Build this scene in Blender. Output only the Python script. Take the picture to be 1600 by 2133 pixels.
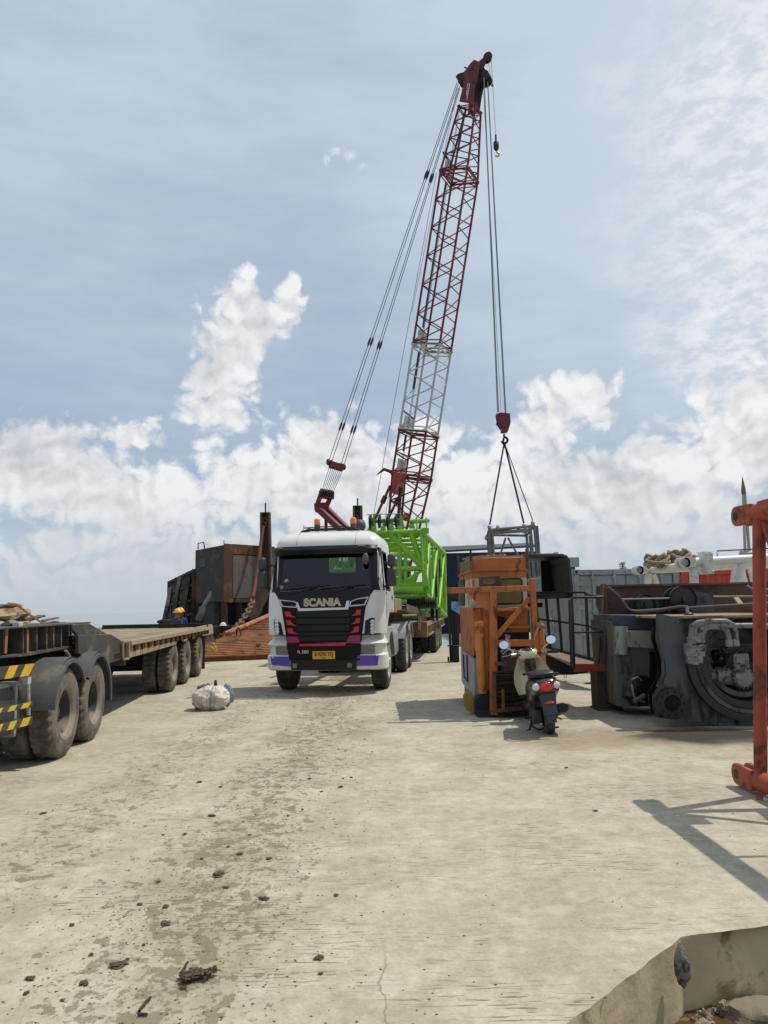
import bpy, bmesh, math, random
from math import sin, cos, pi, radians, sqrt, atan, atan2, asin, tan
from mathutils import Vector as V, Matrix
from mathutils import noise as mnoise
random.seed(7)
S = bpy.context.scene
COL = S.collection
for o in list(bpy.data.objects): bpy.data.objects.remove(o)

# ---------------------------------------------------------------- camera
FOC, CXP, CYP, HORY, CAMH, ROLL = 1540.0, 800.0, 1066.5, 1265.0, 1.7, 0.02
PIT = atan((HORY-CYP)/FOC)
r0, u0, f0 = V((1,0,0)), V((0,-sin(PIT),cos(PIT))), V((0,cos(PIT),sin(PIT)))
cr, cu = r0*cos(ROLL)-u0*sin(ROLL), r0*sin(ROLL)+u0*cos(ROLL)
cam = bpy.data.cameras.new('camera'); camo = bpy.data.objects.new('camera', cam); COL.objects.link(camo)
cam.sensor_fit = 'HORIZONTAL'; cam.sensor_width = 36; cam.lens = FOC/1600*36
cam.clip_start = 0.05; cam.clip_end = 20000
m3 = Matrix((cr, cu, -f0)).transposed()
camo.matrix_world = Matrix.Translation((0,0,CAMH)) @ m3.to_4x4()
S.camera = camo

# ---------------------------------------------------------------- light
SUN_EL, SUN_AZ = radians(62), radians(70)          # azimuth from +Y towards +X
sun = bpy.data.lights.new('sun', 'SUN'); sun.energy = 3.5; sun.angle = radians(0.53); sun.color = (1, .94, .84)
suno = bpy.data.objects.new('sun', sun); COL.objects.link(suno)
sdir = V((sin(SUN_AZ)*cos(SUN_EL), cos(SUN_AZ)*cos(SUN_EL), sin(SUN_EL)))
suno.rotation_euler = (-sdir).to_track_quat('-Z','Y').to_euler(); suno.location = sdir*60
S.view_settings.view_transform = 'Standard'; S.view_settings.look = 'None'
S.view_settings.exposure = 0; S.view_settings.gamma = 1; S.view_settings.use_curve_mapping = False
S.cycles.max_bounces = 8; S.cycles.transparent_max_bounces = 12

def ray(px, py):
    a = (px-CXP)/FOC; b = (CYP-py)/FOC
    return cr*a + cu*b + f0
def P(px, py, Y):                                   # the place at depth Y seen at that spot of the photo
    d = ray(px, py); return V((0,0,CAMH)) + d*(Y/d.y)
def G(px, py, z=0.0):
    d = ray(px, py); return V((0,0,CAMH)) + d*((z-CAMH)/d.z)
def azel(px, py):
    d = ray(px, py).normalized(); return atan2(d.x, d.y), asin(d.z)

# ---------------------------------------------------------------- node helpers
class NT:
    def __init__(s, t): s.t = t
    def n(s, typ, **kw):
        x = s.t.nodes.new(typ)
        for k, v in kw.items(): setattr(x, k, v)
        return x
    def put(s, sock, v):
        if isinstance(v, bpy.types.NodeSocket): s.t.links.new(v, sock)
        elif v is not None:
            try: sock.default_value = v
            except Exception: sock.default_value = (*v, 1)
    def m(s, op, a, b=None, c=None, clamp=False):
        x = s.n('ShaderNodeMath', operation=op, use_clamp=clamp)
        s.put(x.inputs[0], a); s.put(x.inputs[1], b); s.put(x.inputs[2], c)
        return x.outputs[0]
    def mix(s, f, a, b, bt='MIX'):
        x = s.n('ShaderNodeMix', data_type='RGBA', blend_type=bt)
        s.put(x.inputs[0], f); s.put(x.inputs[6], a); s.put(x.inputs[7], b)
        return x.outputs[2]
    def mr(s, v, a, b, c=0., d=1., smooth=True):
        x = s.n('ShaderNodeMapRange', interpolation_type='SMOOTHSTEP' if smooth else 'LINEAR')
        for i, q in enumerate((v, a, b, c, d)): s.put(x.inputs[i], q)
        return x.outputs[0]
    def noise(s, vec, sc, det=4, rough=.55, dist=0., out=0):
        x = s.n('ShaderNodeTexNoise'); s.put(x.inputs['Vector'], vec)
        s.put(x.inputs['Scale'], sc); s.put(x.inputs['Detail'], det); s.put(x.inputs['Roughness'], rough); s.put(x.inputs['Distortion'], dist)
        return x.outputs[out]
    def mapv(s, vec, loc=(0,0,0), rot=(0,0,0), sc=(1,1,1)):
        x = s.n('ShaderNodeMapping'); s.put(x.inputs[0], vec)
        x.inputs[1].default_value = loc; x.inputs[2].default_value = rot; x.inputs[3].default_value = sc
        return x.outputs[0]

# ---------------------------------------------------------------- sky
W = bpy.data.worlds.new('World'); S.world = W; W.use_nodes = True
wt = W.node_tree; wt.nodes.clear(); k = NT(wt)
WS = 0.1
sky = k.n('ShaderNodeTexSky', sky_type='NISHITA', sun_disc=False, sun_elevation=SUN_EL, sun_rotation=SUN_AZ, altitude=0, air_density=1.0, dust_density=2.0, ozone_density=1.0)
tc = k.n('ShaderNodeTexCoord'); sx = k.n('ShaderNodeSeparateXYZ'); k.put(sx.inputs[0], tc.outputs['Generated'])
az = k.m('ARCTAN2', sx.outputs[0], sx.outputs[1]); el = k.m('ARCSINE', sx.outputs[2])
cv = k.n('ShaderNodeCombineXYZ'); k.put(cv.inputs[0], az); k.put(cv.inputs[1], el)
sv = cv.outputs[0]
def blob(px, py, rx, ry):
    a, e = azel(px, py); c = cos(a)
    x = k.m('MULTIPLY', k.m('SUBTRACT', az, a), 1540/(rx*max(.75, c)))
    y = k.m('MULTIPLY', k.m('SUBTRACT', el, e), 1540/ry)
    d = k.m('SQRT', k.m('ADD', k.m('MULTIPLY', x, x), k.m('MULTIPLY', y, y)))
    return k.m('SUBTRACT', 1.0, d)
def blobs(lst):
    r = None
    for b in lst:
        v = blob(*b); r = v if r is None else k.m('MAXIMUM', r, v)
    return k.m('MAXIMUM', r, -1.5)
# thin high veil over the blue
vn = k.noise(k.mapv(sv, rot=(0,0,.25), sc=(1.2,5,1)), 2.2, 6, .6)
vb = k.noise(sv, 1.6, 3, .5)
veil = k.m('ADD', k.m('MULTIPLY', k.mr(vn, .3, .75), .30), k.mr(el, .12, .62, .24, .62))
veil = k.m('ADD', veil, k.m('MULTIPLY', k.mr(vb, .35, .65), .10))
veil = k.m('ADD', veil, k.m('MULTIPLY', k.m('MAXIMUM', blob(1500, 350, 900, 1100), 0.), .46))
veil = k.m('ADD', veil, k.m('MULTIPLY', k.mr(el, .0, .20, 1., 0.), .30), clamp=True)
deep = k.mix(0.55, sky.outputs[0], (2.5, 3.6, 5.5, 1))
base = k.mix(veil, deep, (5.6, 6.45, 7.4, 1))
# mottled high cloud in the east
mot = k.noise(k.mapv(sv, rot=(0,0,-.45), sc=(1.0,2.0,1)), 22, 8, .66, .15)
mb = k.m('ADD', blobs([(1600,180,330,330),(1590,420,330,330),(1640,640,330,240)]), k.m('MULTIPLY', k.m('SUBTRACT', k.noise(sv, 5, 4, .6), .5), 1.5))
mm = k.m('MULTIPLY', k.mr(mb, -.25, .8), k.m('ADD', k.m('MULTIPLY', k.mr(mot, .36, .64), .75), .2))
base = k.mix(k.m('MULTIPLY', mm, .85), base, (8.9, 9.1, 9.3, 1))
# cumulus: heaped cells on top of broad shapes, lit from the right
wob = k.noise(sv, 7, 6, .62, 0, 1)
vadd = k.n('ShaderNodeVectorMath', operation='MULTIPLY_ADD'); k.put(vadd.inputs[0], wob); vadd.inputs[1].default_value = (.07,.07,0); k.put(vadd.inputs[2], sv)
def bil(vec, sc): return k.m('SUBTRACT', .20, k.m('ABSOLUTE', k.m('SUBTRACT', k.noise(vec, sc, 0, .5), .5)))   # creased valleys, round heads
def puff(vec):
    c = k.m('SUBTRACT', k.noise(vec, 40, 5, .62), .5)
    return k.m('SUBTRACT', k.m('MULTIPLY', c, .62), k.m('ADD', k.m('MULTIPLY', bil(vec, 17), 1.0), k.m('MULTIPLY', bil(vec, 41), .55)))
n1 = k.m('ADD', puff(vadd.outputs[0]), .12); n2 = k.m('ADD', puff(k.mapv(vadd.outputs[0], loc=(-.007,-.012,0))), .12)
nb = k.noise(k.mapv(vadd.outputs[0], loc=(.03,.04,0)), 6, 4, .55)
D = blobs([(500,625,58,62),(545,665,60,50),(603,622,42,46),(480,720,70,95),(474,800,84,80),(450,862,105,46),(62,925,60,46),(275,905,95,34),
 (130,1000,230,95),(330,1050,300,100),(560,990,180,90),(690,940,190,95),(700,1020,300,120),(880,930,100,80),(850,1000,220,120),(60,1010,160,90),
 (1195,835,105,66),(1120,900,90,70),(1085,980,150,90),(1230,1030,260,100),(1420,990,170,120),(1530,910,130,115),(1570,850,85,85),(1000,1050,220,90)])
D = k.m('ADD', k.m('MULTIPLY', D, .8), k.m('MULTIPLY', n1, 1.5))
D = k.m('ADD', D, k.m('MULTIPLY', k.m('SUBTRACT', nb, .5), .7))
e1080, e900 = azel(800,1120)[1], azel(800,960)[1]
bank = k.m('ADD', k.mr(el, e1080, e900, .36, -1.1, False), k.m('ADD', k.m('MULTIPLY', n1, 1.3), k.m('MULTIPLY', k.m('SUBTRACT', nb, .5), 1.2)))
D = k.m('MAXIMUM', D, bank)
mask = k.mr(D, -.10, .30)
lit = k.m('ADD', k.m('MULTIPLY', k.m('SUBTRACT', n1, n2), 1.5), .72)
lit = k.m('ADD', lit, k.m('MULTIPLY', k.m('SUBTRACT', nb, .5), -2.3), clamp=True)
lit = k.m('MULTIPLY', lit, k.mr(el, .0, .22, .50, 1.0), clamp=True)
ccol = k.mix(lit, (5.2, 5.6, 6.0, 1), (9.2, 9.25, 9.2, 1))
ccol = k.mix(k.mr(el, .0, .15, .85, 0.), ccol, (5.3, 5.95, 6.5, 1))
base = k.mix(k.m('MULTIPLY', mask, .93), base, ccol)
wsp = k.m('ADD', blobs([(678,335,14,20),(700,312,24,13),(732,325,26,13),(755,345,24,15)]), k.m('MULTIPLY', k.m('SUBTRACT', k.noise(sv, 34, 6, .7, .5), .5), 3.0))
base = k.mix(k.m('MULTIPLY', k.mr(wsp, .1, 1.1), .5), base, (9,9.2,9.4,1))
base = k.mix(k.mr(el, .0, .03, 1., 0.), base, (5.0, 5.7, 6.25, 1))
base = k.mix(k.mr(el, -.04, -.01, 1., 0.), base, (3.6, 3.9, 3.9, 1))
bg = k.n('ShaderNodeBackground'); k.put(bg.inputs[0], base); bg.inputs[1].default_value = WS
wo = k.n('ShaderNodeOutputWorld'); wt.links.new(bg.outputs[0], wo.inputs[0])

# ---------------------------------------------------------------- materials
def hx(h):
    c = [int(h[i:i+2],16)/255 for i in (0,2,4)]
    return tuple((x/12.92 if x<=.04045 else ((x+.055)/1.055)**2.4) for x in c)
MC = {}
def pm(name, col, rough=.6, metal=0., var=.15, sc=3., dirt=None, da=.35, ds=2.5, bump=.15, bs=25., streak=False, spec=.5, coat=0.):
    if name in MC: return MC[name]
    m = bpy.data.materials.new(name); m.use_nodes = True; t = m.node_tree; q = NT(t)
    b = t.nodes['Principled BSDF']
    if isinstance(col, str): col = hx(col)
    if isinstance(dirt, str): dirt = hx(dirt)
    o = q.n('ShaderNodeTexCoord').outputs['Object']
    n = q.noise(o, sc, 6, .6)
    c = q.mix(1., (*col,1), q.mr(n, .25, .75, 1-var, 1+var, False), 'MULTIPLY')
    rr = q.mr(n, .3, .7, rough-.08, rough+.08, False)
    if dirt:
        v = q.mapv(o, sc=(1.5,1.5,.45)) if streak else o
        d = q.noise(v, ds, 9, .68, 0. if streak else .3)
        th = .5+(.5-da)*.55
        f = q.mr(d, th-.04, th+.09)
        c = q.mix(f, c, (*dirt,1)); rr = q.m('ADD', q.m('MULTIPLY', rr, q.m('SUBTRACT', 1., f)), q.m('MULTIPLY', f, .85))
        if metal: q.put(b.inputs['Metallic'], q.mr(f, 0, 1, metal, 0))
    elif metal: b.inputs['Metallic'].default_value = metal
    q.put(b.inputs['Base Color'], c); q.put(b.inputs['Roughness'], rr)
    b.inputs['Specular IOR Level'].default_value = spec
    if coat: b.inputs['Coat Weight'].default_value = coat; b.inputs['Coat Roughness'].default_value = .12
    if bump:
        bp = q.n('ShaderNodeBump'); bp.inputs['Strength'].default_value = bump; bp.inputs['Distance'].default_value = .02
        q.put(bp.inputs['Height'], q.noise(o, bs, 6, .65)); t.links.new(bp.outputs[0], b.inputs['Normal'])
    MC[name] = m; return m
def glassmat(name, tint, refl=.10):
    m = bpy.data.materials.new(name); m.use_nodes = True; t = m.node_tree; q = NT(t); t.nodes.clear()
    tr = q.n('ShaderNodeBsdfTransparent'); tr.inputs[0].default_value = (*tint,1)
    gl = q.n('ShaderNodeBsdfGlossy'); gl.inputs[1].default_value = .03; gl.inputs[0].default_value = (.9,.95,1,1)
    fr = q.n('ShaderNodeFresnel'); fr.inputs[0].default_value = 1.5
    mx = q.n('ShaderNodeMixShader'); q.put(mx.inputs[0], q.m('ADD', fr.outputs[0], refl-.04, clamp=True))
    t.links.new(tr.outputs[0], mx.inputs[1]); t.links.new(gl.outputs[0], mx.inputs[2])
    o = q.n('ShaderNodeOutputMaterial'); t.links.new(mx.outputs[0], o.inputs[0]); return m

# ---------------------------------------------------------------- mesh builder
def wmat(o): return (wmat(o.parent) @ o.matrix_parent_inverse if o.parent else Matrix()) @ o.matrix_basis
class MB:
    def __init__(s): s.v=[]; s.f=[]; s.i=[]; s.m=0
    def add(s, vs, fs):
        b = len(s.v); s.v += [tuple(v) for v in vs]
        for f in fs: s.f.append([b+j for j in f]); s.i.append(s.m)
        return s
    def mat(s, i): s.m = i; return s
    def box(s, x0,x1,y0,y1,z0,z1):
        return s.add([(x,y,z) for z in (z0,z1) for y in (y0,y1) for x in (x0,x1)], [(0,2,3,1),(4,5,7,6),(0,1,5,4),(2,6,7,3),(0,4,6,2),(1,3,7,5)])
    def beam(s, p, q, w, h, up=(0,0,1)):
        p, q = V(p), V(q); d = (q-p).normalized(); u = V(up)
        if abs(d.dot(u))>.98: u = V((0,1,0))
        r = d.cross(u).normalized(); u = r.cross(d)
        vs = [c + r*(w/2*a) + u*(h/2*b) for c in (p,q) for b in (-1,1) for a in (-1,1)]
        return s.add(vs, [(0,2,3,1),(4,5,7,6),(0,1,5,4),(2,6,7,3),(0,4,6,2),(1,3,7,5)])
    def rings(s, R, closed=True, cap=True):
        n = len(R[0]); vs = [p for r in R for p in r]; fs = []
        for a in range(len(R)-1):
            for j in range(n if closed else n-1):
                j2 = (j+1)%n; fs.append((a*n+j, a*n+j2, (a+1)*n+j2, (a+1)*n+j))
        if cap: fs += [tuple(range(n))[::-1], tuple((len(R)-1)*n+j for j in range(n))]
        return s.add(vs, fs)
    def tube(s, p, q, r, n=10, r2=None, cap=True): return s.path([p,q], r, n, r2, cap)
    def path(s, pts, r, n=8, r2=None, cap=True):
        pts = [V(p) for p in pts]; R = []; u = None
        for i, p in enumerate(pts):
            d = (pts[min(i+1,len(pts)-1)]-pts[max(i-1,0)]).normalized()
            if u is None: u = d.orthogonal().normalized()
            u = (u - d*u.dot(d)); u = u.normalized() if u.length>1e-6 else d.orthogonal().normalized()
            w = d.cross(u); t = i/(len(pts)-1); rr = r if r2 is None else r+(r2-r)*t
            if isinstance(r, (list,tuple)): rr = r[i]
            R.append([p + (u*cos(2*pi*j/n)+w*sin(2*pi*j/n))*rr for j in range(n)])
        return s.rings(R, True, cap)
    def lathe(s, prof, c=(0,0,0), ax=(1,0,0), n=32, cap=False):
        c, a = V(c), V(ax).normalized(); u = a.orthogonal().normalized(); w = a.cross(u)
        R = [[c + a*h + (u*cos(2*pi*j/n)+w*sin(2*pi*j/n))*r for j in range(n)] for r, h in prof]
        return s.rings(R, True, cap)
    def prism(s, poly, d):
        d = V(d); n = len(poly); vs = [V(p) for p in poly]+[V(p)+d for p in poly]
        return s.add(vs, [tuple(range(n))[::-1], tuple(range(n,2*n))]+[(j,(j+1)%n,n+(j+1)%n,n+j) for j in range(n)])
    def plate(s, poly, th):                          # polygon in space, thickness along its normal, centred
        q = [V(p) for p in poly]; nn = V((0,0,0))
        for i in range(len(q)): nn += (q[i]-q[0]).cross(q[(i+1)%len(q)]-q[0])
        nn.normalize(); return s.prism([p-nn*th/2 for p in q], nn*th)
    def ball(s, c, r, nu=14, nv=9, fn=None):
        c = V(c); r = r if isinstance(r,(tuple,list)) else (r,r,r); R = []
        for a in range(nv+1):
            th = pi*(.001+.998*a/nv); ring = []
            for j in range(nu):
                d = V((sin(th)*cos(2*pi*j/nu), sin(th)*sin(2*pi*j/nu), cos(th)))
                kf = fn(d) if fn else 1.
                ring.append(c + V((d.x*r[0],d.y*r[1],d.z*r[2]))*kf)
            R.append(ring)
        return s.rings(R)
    def grid(s, fn, nu, nv):
        vs = [fn(a/nu, b/nv) for b in range(nv+1) for a in range(nu+1)]
        return s.add(vs, [(b*(nu+1)+a, b*(nu+1)+a+1, (b+1)*(nu+1)+a+1, (b+1)*(nu+1)+a) for b in range(nv) for a in range(nu)])
    def build(s, name, mats, parent=None, world=False, bev=0., ang=38, smooth=True, recalc=True):
        me = bpy.data.meshes.new(name); me.from_pydata(s.v, [], s.f); me.validate()
        mats = mats if isinstance(mats,(list,tuple)) else [mats]
        for m in mats: me.materials.append(m)
        if len(me.polygons)==len(s.i): me.polygons.foreach_set('material_index', s.i)
        if recalc:
            b = bmesh.new(); b.from_mesh(me); bmesh.ops.recalc_face_normals(b, faces=b.faces); b.to_mesh(me); b.free()
        if smooth:
            me.polygons.foreach_set('use_smooth', [True]*len(me.polygons)); me.set_sharp_from_angle(angle=radians(ang))
        o = bpy.data.objects.new(name, me); COL.objects.link(o)
        if parent:
            o.parent = parent
            if world:
                o.matrix_parent_inverse = wmat(parent).inverted()
        if bev:
            bm = o.modifiers.new('bevel','BEVEL'); bm.width = bev; bm.segments = 2; bm.limit_method = 'ANGLE'; bm.angle_limit = radians(40); bm.harden_normals = False
        return o
def tag(o, label, cat, group=None):
    o['label'] = label; o['category'] = cat
    if group: o['group'] = group
    return o
def kind(o, kd): o['kind'] = kd; return o
def thing(name, label, cat, loc=(0,0,0), rz=0., group=None, par=None):
    o = bpy.data.objects.new(name, None); COL.objects.link(o); o.location = loc; o.rotation_euler = (0,0,rz); o.empty_display_size = .2
    return tag(o, label, cat, group)
def dup(o, parent=None, loc=None, rot=None):
    c = o.copy(); COL.objects.link(c)
    if parent is not None: c.parent = parent
    if loc is not None: c.location = loc
    if rot is not None: c.rotation_euler = rot
    for ch in [x for x in bpy.data.objects if x.parent == o]:
        if ch is c: continue
        dup(ch, c)
    return c
def text(name, body, size, mat, parent, loc, rot, ext=.004, off=0., sx=1., world=False):
    cu_ = bpy.data.curves.new(name, 'FONT'); cu_.body = body; cu_.size = size; cu_.extrude = ext; cu_.offset = off
    cu_.align_x = 'CENTER'; cu_.align_y = 'CENTER'; cu_.materials.append(mat)
    t = bpy.data.objects.new(name, cu_); COL.objects.link(t); t.parent = parent
    me_ = bpy.data.meshes.new_from_object(t); bpy.data.objects.remove(t); bpy.data.curves.remove(cu_)
    t = bpy.data.objects.new(name, me_); COL.objects.link(t); t.parent = parent
    t.matrix_basis = Matrix.Translation(loc) @ rot.to_4x4() @ Matrix.Diagonal((sx,1,1,1))
    if world and parent: t.matrix_parent_inverse = wmat(parent).inverted()
    return t
XZ = Matrix(((1,0,0),(0,0,-1),(0,1,0)))               # lettering that faces -y
class Fr:                                            # a local frame on the ground, y running away
    def __init__(s, ox, oy, phi): s.o = V((ox,oy,0)); s.c, s.s = cos(phi), sin(phi); s.th = -phi
    def w(s, x, y, z): return V((s.o.x + x*s.c + y*s.s, s.o.y - x*s.s + y*s.c, z))
    def loc(s, p):
        q = p - s.o; return V((q.x*s.c - q.y*s.s, q.x*s.s + q.y*s.c, p.z))
    def ay(s, px, py, y):                            # seen on the plane y = const
        a = s.loc(V((0,0,CAMH))); b = s.loc(ray(px,py)+V((0,0,CAMH))); d = b-a
        return a + d*((y-a.y)/d.y)
    def ax(s, px, py, x):
        a = s.loc(V((0,0,CAMH))); b = s.loc(ray(px,py)+V((0,0,CAMH))); d = b-a
        return a + d*((x-a.x)/d.x)
# ---------------------------------------------------------------- shared materials
RUB = pm('rubber', (.040,.036,.031), .85, dirt=(.085,.073,.055), da=.5, ds=4, bump=.3, bs=60)
RUBD = pm('dusty_rubber', (.085,.077,.063), .9, dirt=(.16,.14,.105), da=.6, ds=3, bump=.3, bs=60)
BLK = pm('black_paint', (.011,.011,.012), .5, dirt=(.07,.06,.045), da=.25, spec=.35)
DGRY = pm('dark_grey_paint', (.045,.047,.05), .55, dirt=(.14,.12,.09), da=.34, bump=.1)
STEEL = pm('bare_steel', (.32,.31,.29), .4, .8, dirt=(.12,.08,.05), da=.35)
CABLE = pm('wire_rope', (.055,.06,.065), .5, .4, bump=0)
RUST = pm('rust', (.13,.06,.03), .85, dirt=(.05,.03,.02), da=.45, bump=.4, bs=40)
BRN = pm('brown_primer', (.105,.058,.038), .7, dirt=(.17,.12,.08), da=.32, bump=.2)
RED = pm('crane_red', (.135,.012,.014), .5, dirt=(.05,.02,.02), da=.3, var=.2)
WHTB = pm('boom_white', (.42,.44,.44), .5, dirt=(.28,.24,.2), da=.3)
LIME = pm('lime_paint', (.185,.44,.018), .42, var=.14, bump=.05, spec=.5, dirt=(.10,.20,.03), da=.3)
CHRM = pm('chrome', (.62,.6,.56), .22, .9, bump=0)
# ---------------------------------------------------------------- ground slab with its broken edge
def concrete():
    m = bpy.data.materials.new('concrete_slab'); m.use_nodes = True; t = m.node_tree; q = NT(t); b = t.nodes['Principled BSDF']
    o = q.n('ShaderNodeTexCoord').outputs['Object']; sp = q.n('ShaderNodeSeparateXYZ'); q.put(sp.inputs[0], o)
    X, Y = sp.outputs[0], sp.outputs[1]
    big = q.noise(o, .35, 5, .6); mid = q.noise(o, 1.7, 7, .62); fine = q.noise(o, 45, 5, .7)
    c = q.mix(q.mr(mid, .3, .7), (.375,.332,.245,1), (.475,.43,.33,1))
    c = q.mix(q.m('MULTIPLY', q.mr(big, .48, .72), .35), c, (.36,.30,.205,1))
    c = q.mix(1., c, q.mr(fine, .2, .8, .80, 1.18, False), 'MULTIPLY')
    grn = q.noise(o, 9, 8, .7)
    c = q.mix(1., c, q.mr(grn, .3, .7, .78, 1.17, False), 'MULTIPLY')
    pal = q.noise(q.mapv(o, loc=(3,7,0)), 2.6, 6, .6)
    c = q.mix(q.m('MULTIPLY', q.mr(pal, .55, .72), .5), c, (.54,.505,.42,1))
    # broom strokes running across, worn in patches
    br = q.noise(q.mapv(o, rot=(0,0,-.05), sc=(4.2,46,1)), 1.4, 3, .5)
    bp = q.noise(q.mapv(o, loc=(11,3,0), sc=(.8,1.2,1)), .9, 6, .65)
    bl = q.m('MULTIPLY', q.mr(br, .575, .62), q.mr(bp, .47, .60))
    c = q.mix(q.m('MULTIPLY', bl, .8), c, (.14,.11,.07,1))
    # mud dropped along the wheel track
    tr = q.m('MULTIPLY', q.m('ADD', X, q.m('ADD', q.m('SUBTRACT', 1.25, q.m('MULTIPLY', Y, .02)), q.m('MULTIPLY', q.m('SUBTRACT', q.noise(o, .5, 3), .5), 1.4))), 1/.8)
    tr = q.m('POWER', 2.718, q.m('MULTIPLY', q.m('MULTIPLY', tr, tr), -1.))
    tr2 = q.m('MULTIPLY', q.m('ADD', X, 2.5), 1/.75); tr2 = q.m('POWER', 2.718, q.m('MULTIPLY', q.m('MULTIPLY', tr2, tr2), -1.))
    tr = q.m('ADD', q.m('MAXIMUM', tr, q.m('MULTIPLY', tr2, .85)), .0)
    sp1 = q.noise(q.mapv(o, rot=(0,0,.2), sc=(1.25,1.,1)), 6.5, 8, .64)
    sp2 = q.noise(q.mapv(o, loc=(5,1,2), rot=(0,0,.3), sc=(1.2,1.,1)), 21, 6, .64)
    mud = q.m('MAXIMUM', q.mr(q.m('ADD', sp1, q.m('MULTIPLY', tr, .21)), .72, .77), q.m('MULTIPLY', q.mr(q.m('ADD', sp2, q.m('MULTIPLY', tr, .17)), .72, .76), .85))
    c = q.mix(q.m('MULTIPLY', mud, .66), c, (.145,.11,.065,1))
    film = q.mr(q.m('ADD', q.noise(q.mapv(o, sc=(1,.5,1)), 1.3, 7, .65), q.m('MULTIPLY', tr, .12)), .52, .75)
    c = q.mix(q.m('MULTIPLY', film, .38), c, (.21,.17,.105,1))
    # one wandering crack
    wv = q.m('ADD', q.m('SUBTRACT', X, q.m('MULTIPLY', Y, .02)), q.m('MULTIPLY', q.m('SUBTRACT', q.noise(o, 2.6, 8, .62), .5), .22))
    cr_ = q.m('MULTIPLY', q.mr(q.m('ABSOLUTE', q.m('ADD', wv, .12)), .003, .009, 1., 0.), q.mr(Y, 3.7, 4.1, 1., 0.))
    c = q.mix(q.m('MULTIPLY', cr_, .5), c, (.13,.105,.075,1))
    por = q.mr(q.noise(o, 75, 3, .6), .66, .70)
    c = q.mix(q.m('MULTIPLY', por, .5), c, (.16,.125,.08,1))
    por2 = q.mr(q.noise(q.mapv(o, loc=(2,9,4)), 30, 4, .62), .695, .72)
    c = q.mix(q.m('MULTIPLY', por2, .7), c, (.12,.09,.055,1))
    # oily ground and the right-hand machine's shade, painted as one dark patch
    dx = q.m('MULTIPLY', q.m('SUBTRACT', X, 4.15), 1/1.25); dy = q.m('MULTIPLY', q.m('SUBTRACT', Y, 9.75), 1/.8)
    oil_shade = q.m('SUBTRACT', 1.25, q.m('SQRT', q.m('ADD', q.m('MULTIPLY', dx, dx), q.m('MULTIPLY', dy, dy))))
    oil_shade = q.mr(q.m('ADD', oil_shade, q.m('MULTIPLY', q.m('SUBTRACT', q.noise(o, 1.5, 5), .5), .9)), .15, .8)
    c = q.mix(q.m('MULTIPLY', oil_shade, .95), c, (.028,.022,.015,1))
    dx2 = q.m('MULTIPLY', q.m('SUBTRACT', X, 2.9), 1/2.6); dy2 = q.m('MULTIPLY', q.m('SUBTRACT', Y, 9.6), 1/1.1)
    hal = q.m('SUBTRACT', 1.2, q.m('SQRT', q.m('ADD', q.m('MULTIPLY', dx2, dx2), q.m('MULTIPLY', dy2, dy2))))
    hal = q.mr(q.m('ADD', hal, q.m('MULTIPLY', q.m('SUBTRACT', q.noise(o, 1.1, 6, .6), .5), 1.6)), .2, 1.)
    c = q.mix(q.m('MULTIPLY', q.m('MULTIPLY', hal, q.m('SUBTRACT', 1., oil_shade)), .55), c, (.22,.155,.08,1))
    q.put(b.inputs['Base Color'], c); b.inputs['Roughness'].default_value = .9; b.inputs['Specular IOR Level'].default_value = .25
    h = q.m('ADD', q.m('MULTIPLY', mid, .5), q.m('ADD', q.m('MULTIPLY', fine, .22), q.m('ADD', q.m('MULTIPLY', mud, .35), q.m('MULTIPLY', bl, -.3))))
    n = q.n('ShaderNodeBump'); n.inputs['Strength'].default_value = .55; n.inputs['Distance'].default_value = .03
    q.put(n.inputs['Height'], h); t.links.new(n.outputs[0], b.inputs['Normal'])
    return m
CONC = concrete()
WALL = pm('slab_edge_concrete', (.56,.47,.30), .9, var=.25, sc=3, dirt=(.24,.18,.10), da=.38, ds=3, bump=.3, bs=14)
# edge of the slab: near part, corner, part running off to the right
C0 = G(1418,1952); R1 = G(1600,1928); L1 = G(1180,2133)
key = [V((.75,-6,0)), V((.48,1.6,0)), V((.52,2.7,0)), L1, C0, R1, R1+(R1-C0).normalized()*6]
edge = []
for a, b in zip(key[:-1], key[1:]):
    n = max(2, int((b-a).length/.055)) if 2.0 < max(a.y,b.y) < 4.9 else 6
    for j in range(n):
        p = a.lerp(b, j/n); dd = (b-a).normalized(); nn = V((dd.y,-dd.x,0))
        w = mnoise.noise(p*4)*.014 + mnoise.noise(p*14)*.007 + mnoise.noise(p*37)*.004
        if 0 < j: p = p + nn*w
        edge.append(p)
edge.append(key[-1])
outer = [V((9,-60,0)), V((140,-60,0)), V((140,160,0)), V((7.5,160,0)), V((6.3,36,0)), V((3.4,31.3,0)), V((-7,27.6,0)), V((-160,27,0)), V((-160,-60,0)), V((.75,-60,0))]
loop = [V((key[-1].x, key[-1].y, 0))]
bm = bmesh.new()
pts = edge + [V((9,-6,0)) ] if False else edge + [V((140,edge[-1].y+14,0)), V((140,160,0)), V((7.5,160,0)), V((6.3,36,0)), V((3.4,31.3,0)), V((-7,27.6,0)), V((-160,27,0)), V((-160,-60,0)), V((.75,-60,0))]
vs = [bm.verts.new(p) for p in pts]
es = [bm.edges.new((vs[i], vs[(i+1)%len(vs)])) for i in range(len(vs))]
bmesh.ops.triangle_fill(bm, use_beauty=True, edges=es)
for f in bm.faces:
    if f.normal.z < 0: f.normal_flip()
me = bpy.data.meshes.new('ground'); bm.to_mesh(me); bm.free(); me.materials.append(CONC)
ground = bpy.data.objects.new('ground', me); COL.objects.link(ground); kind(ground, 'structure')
q = MB(); R = []
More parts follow.
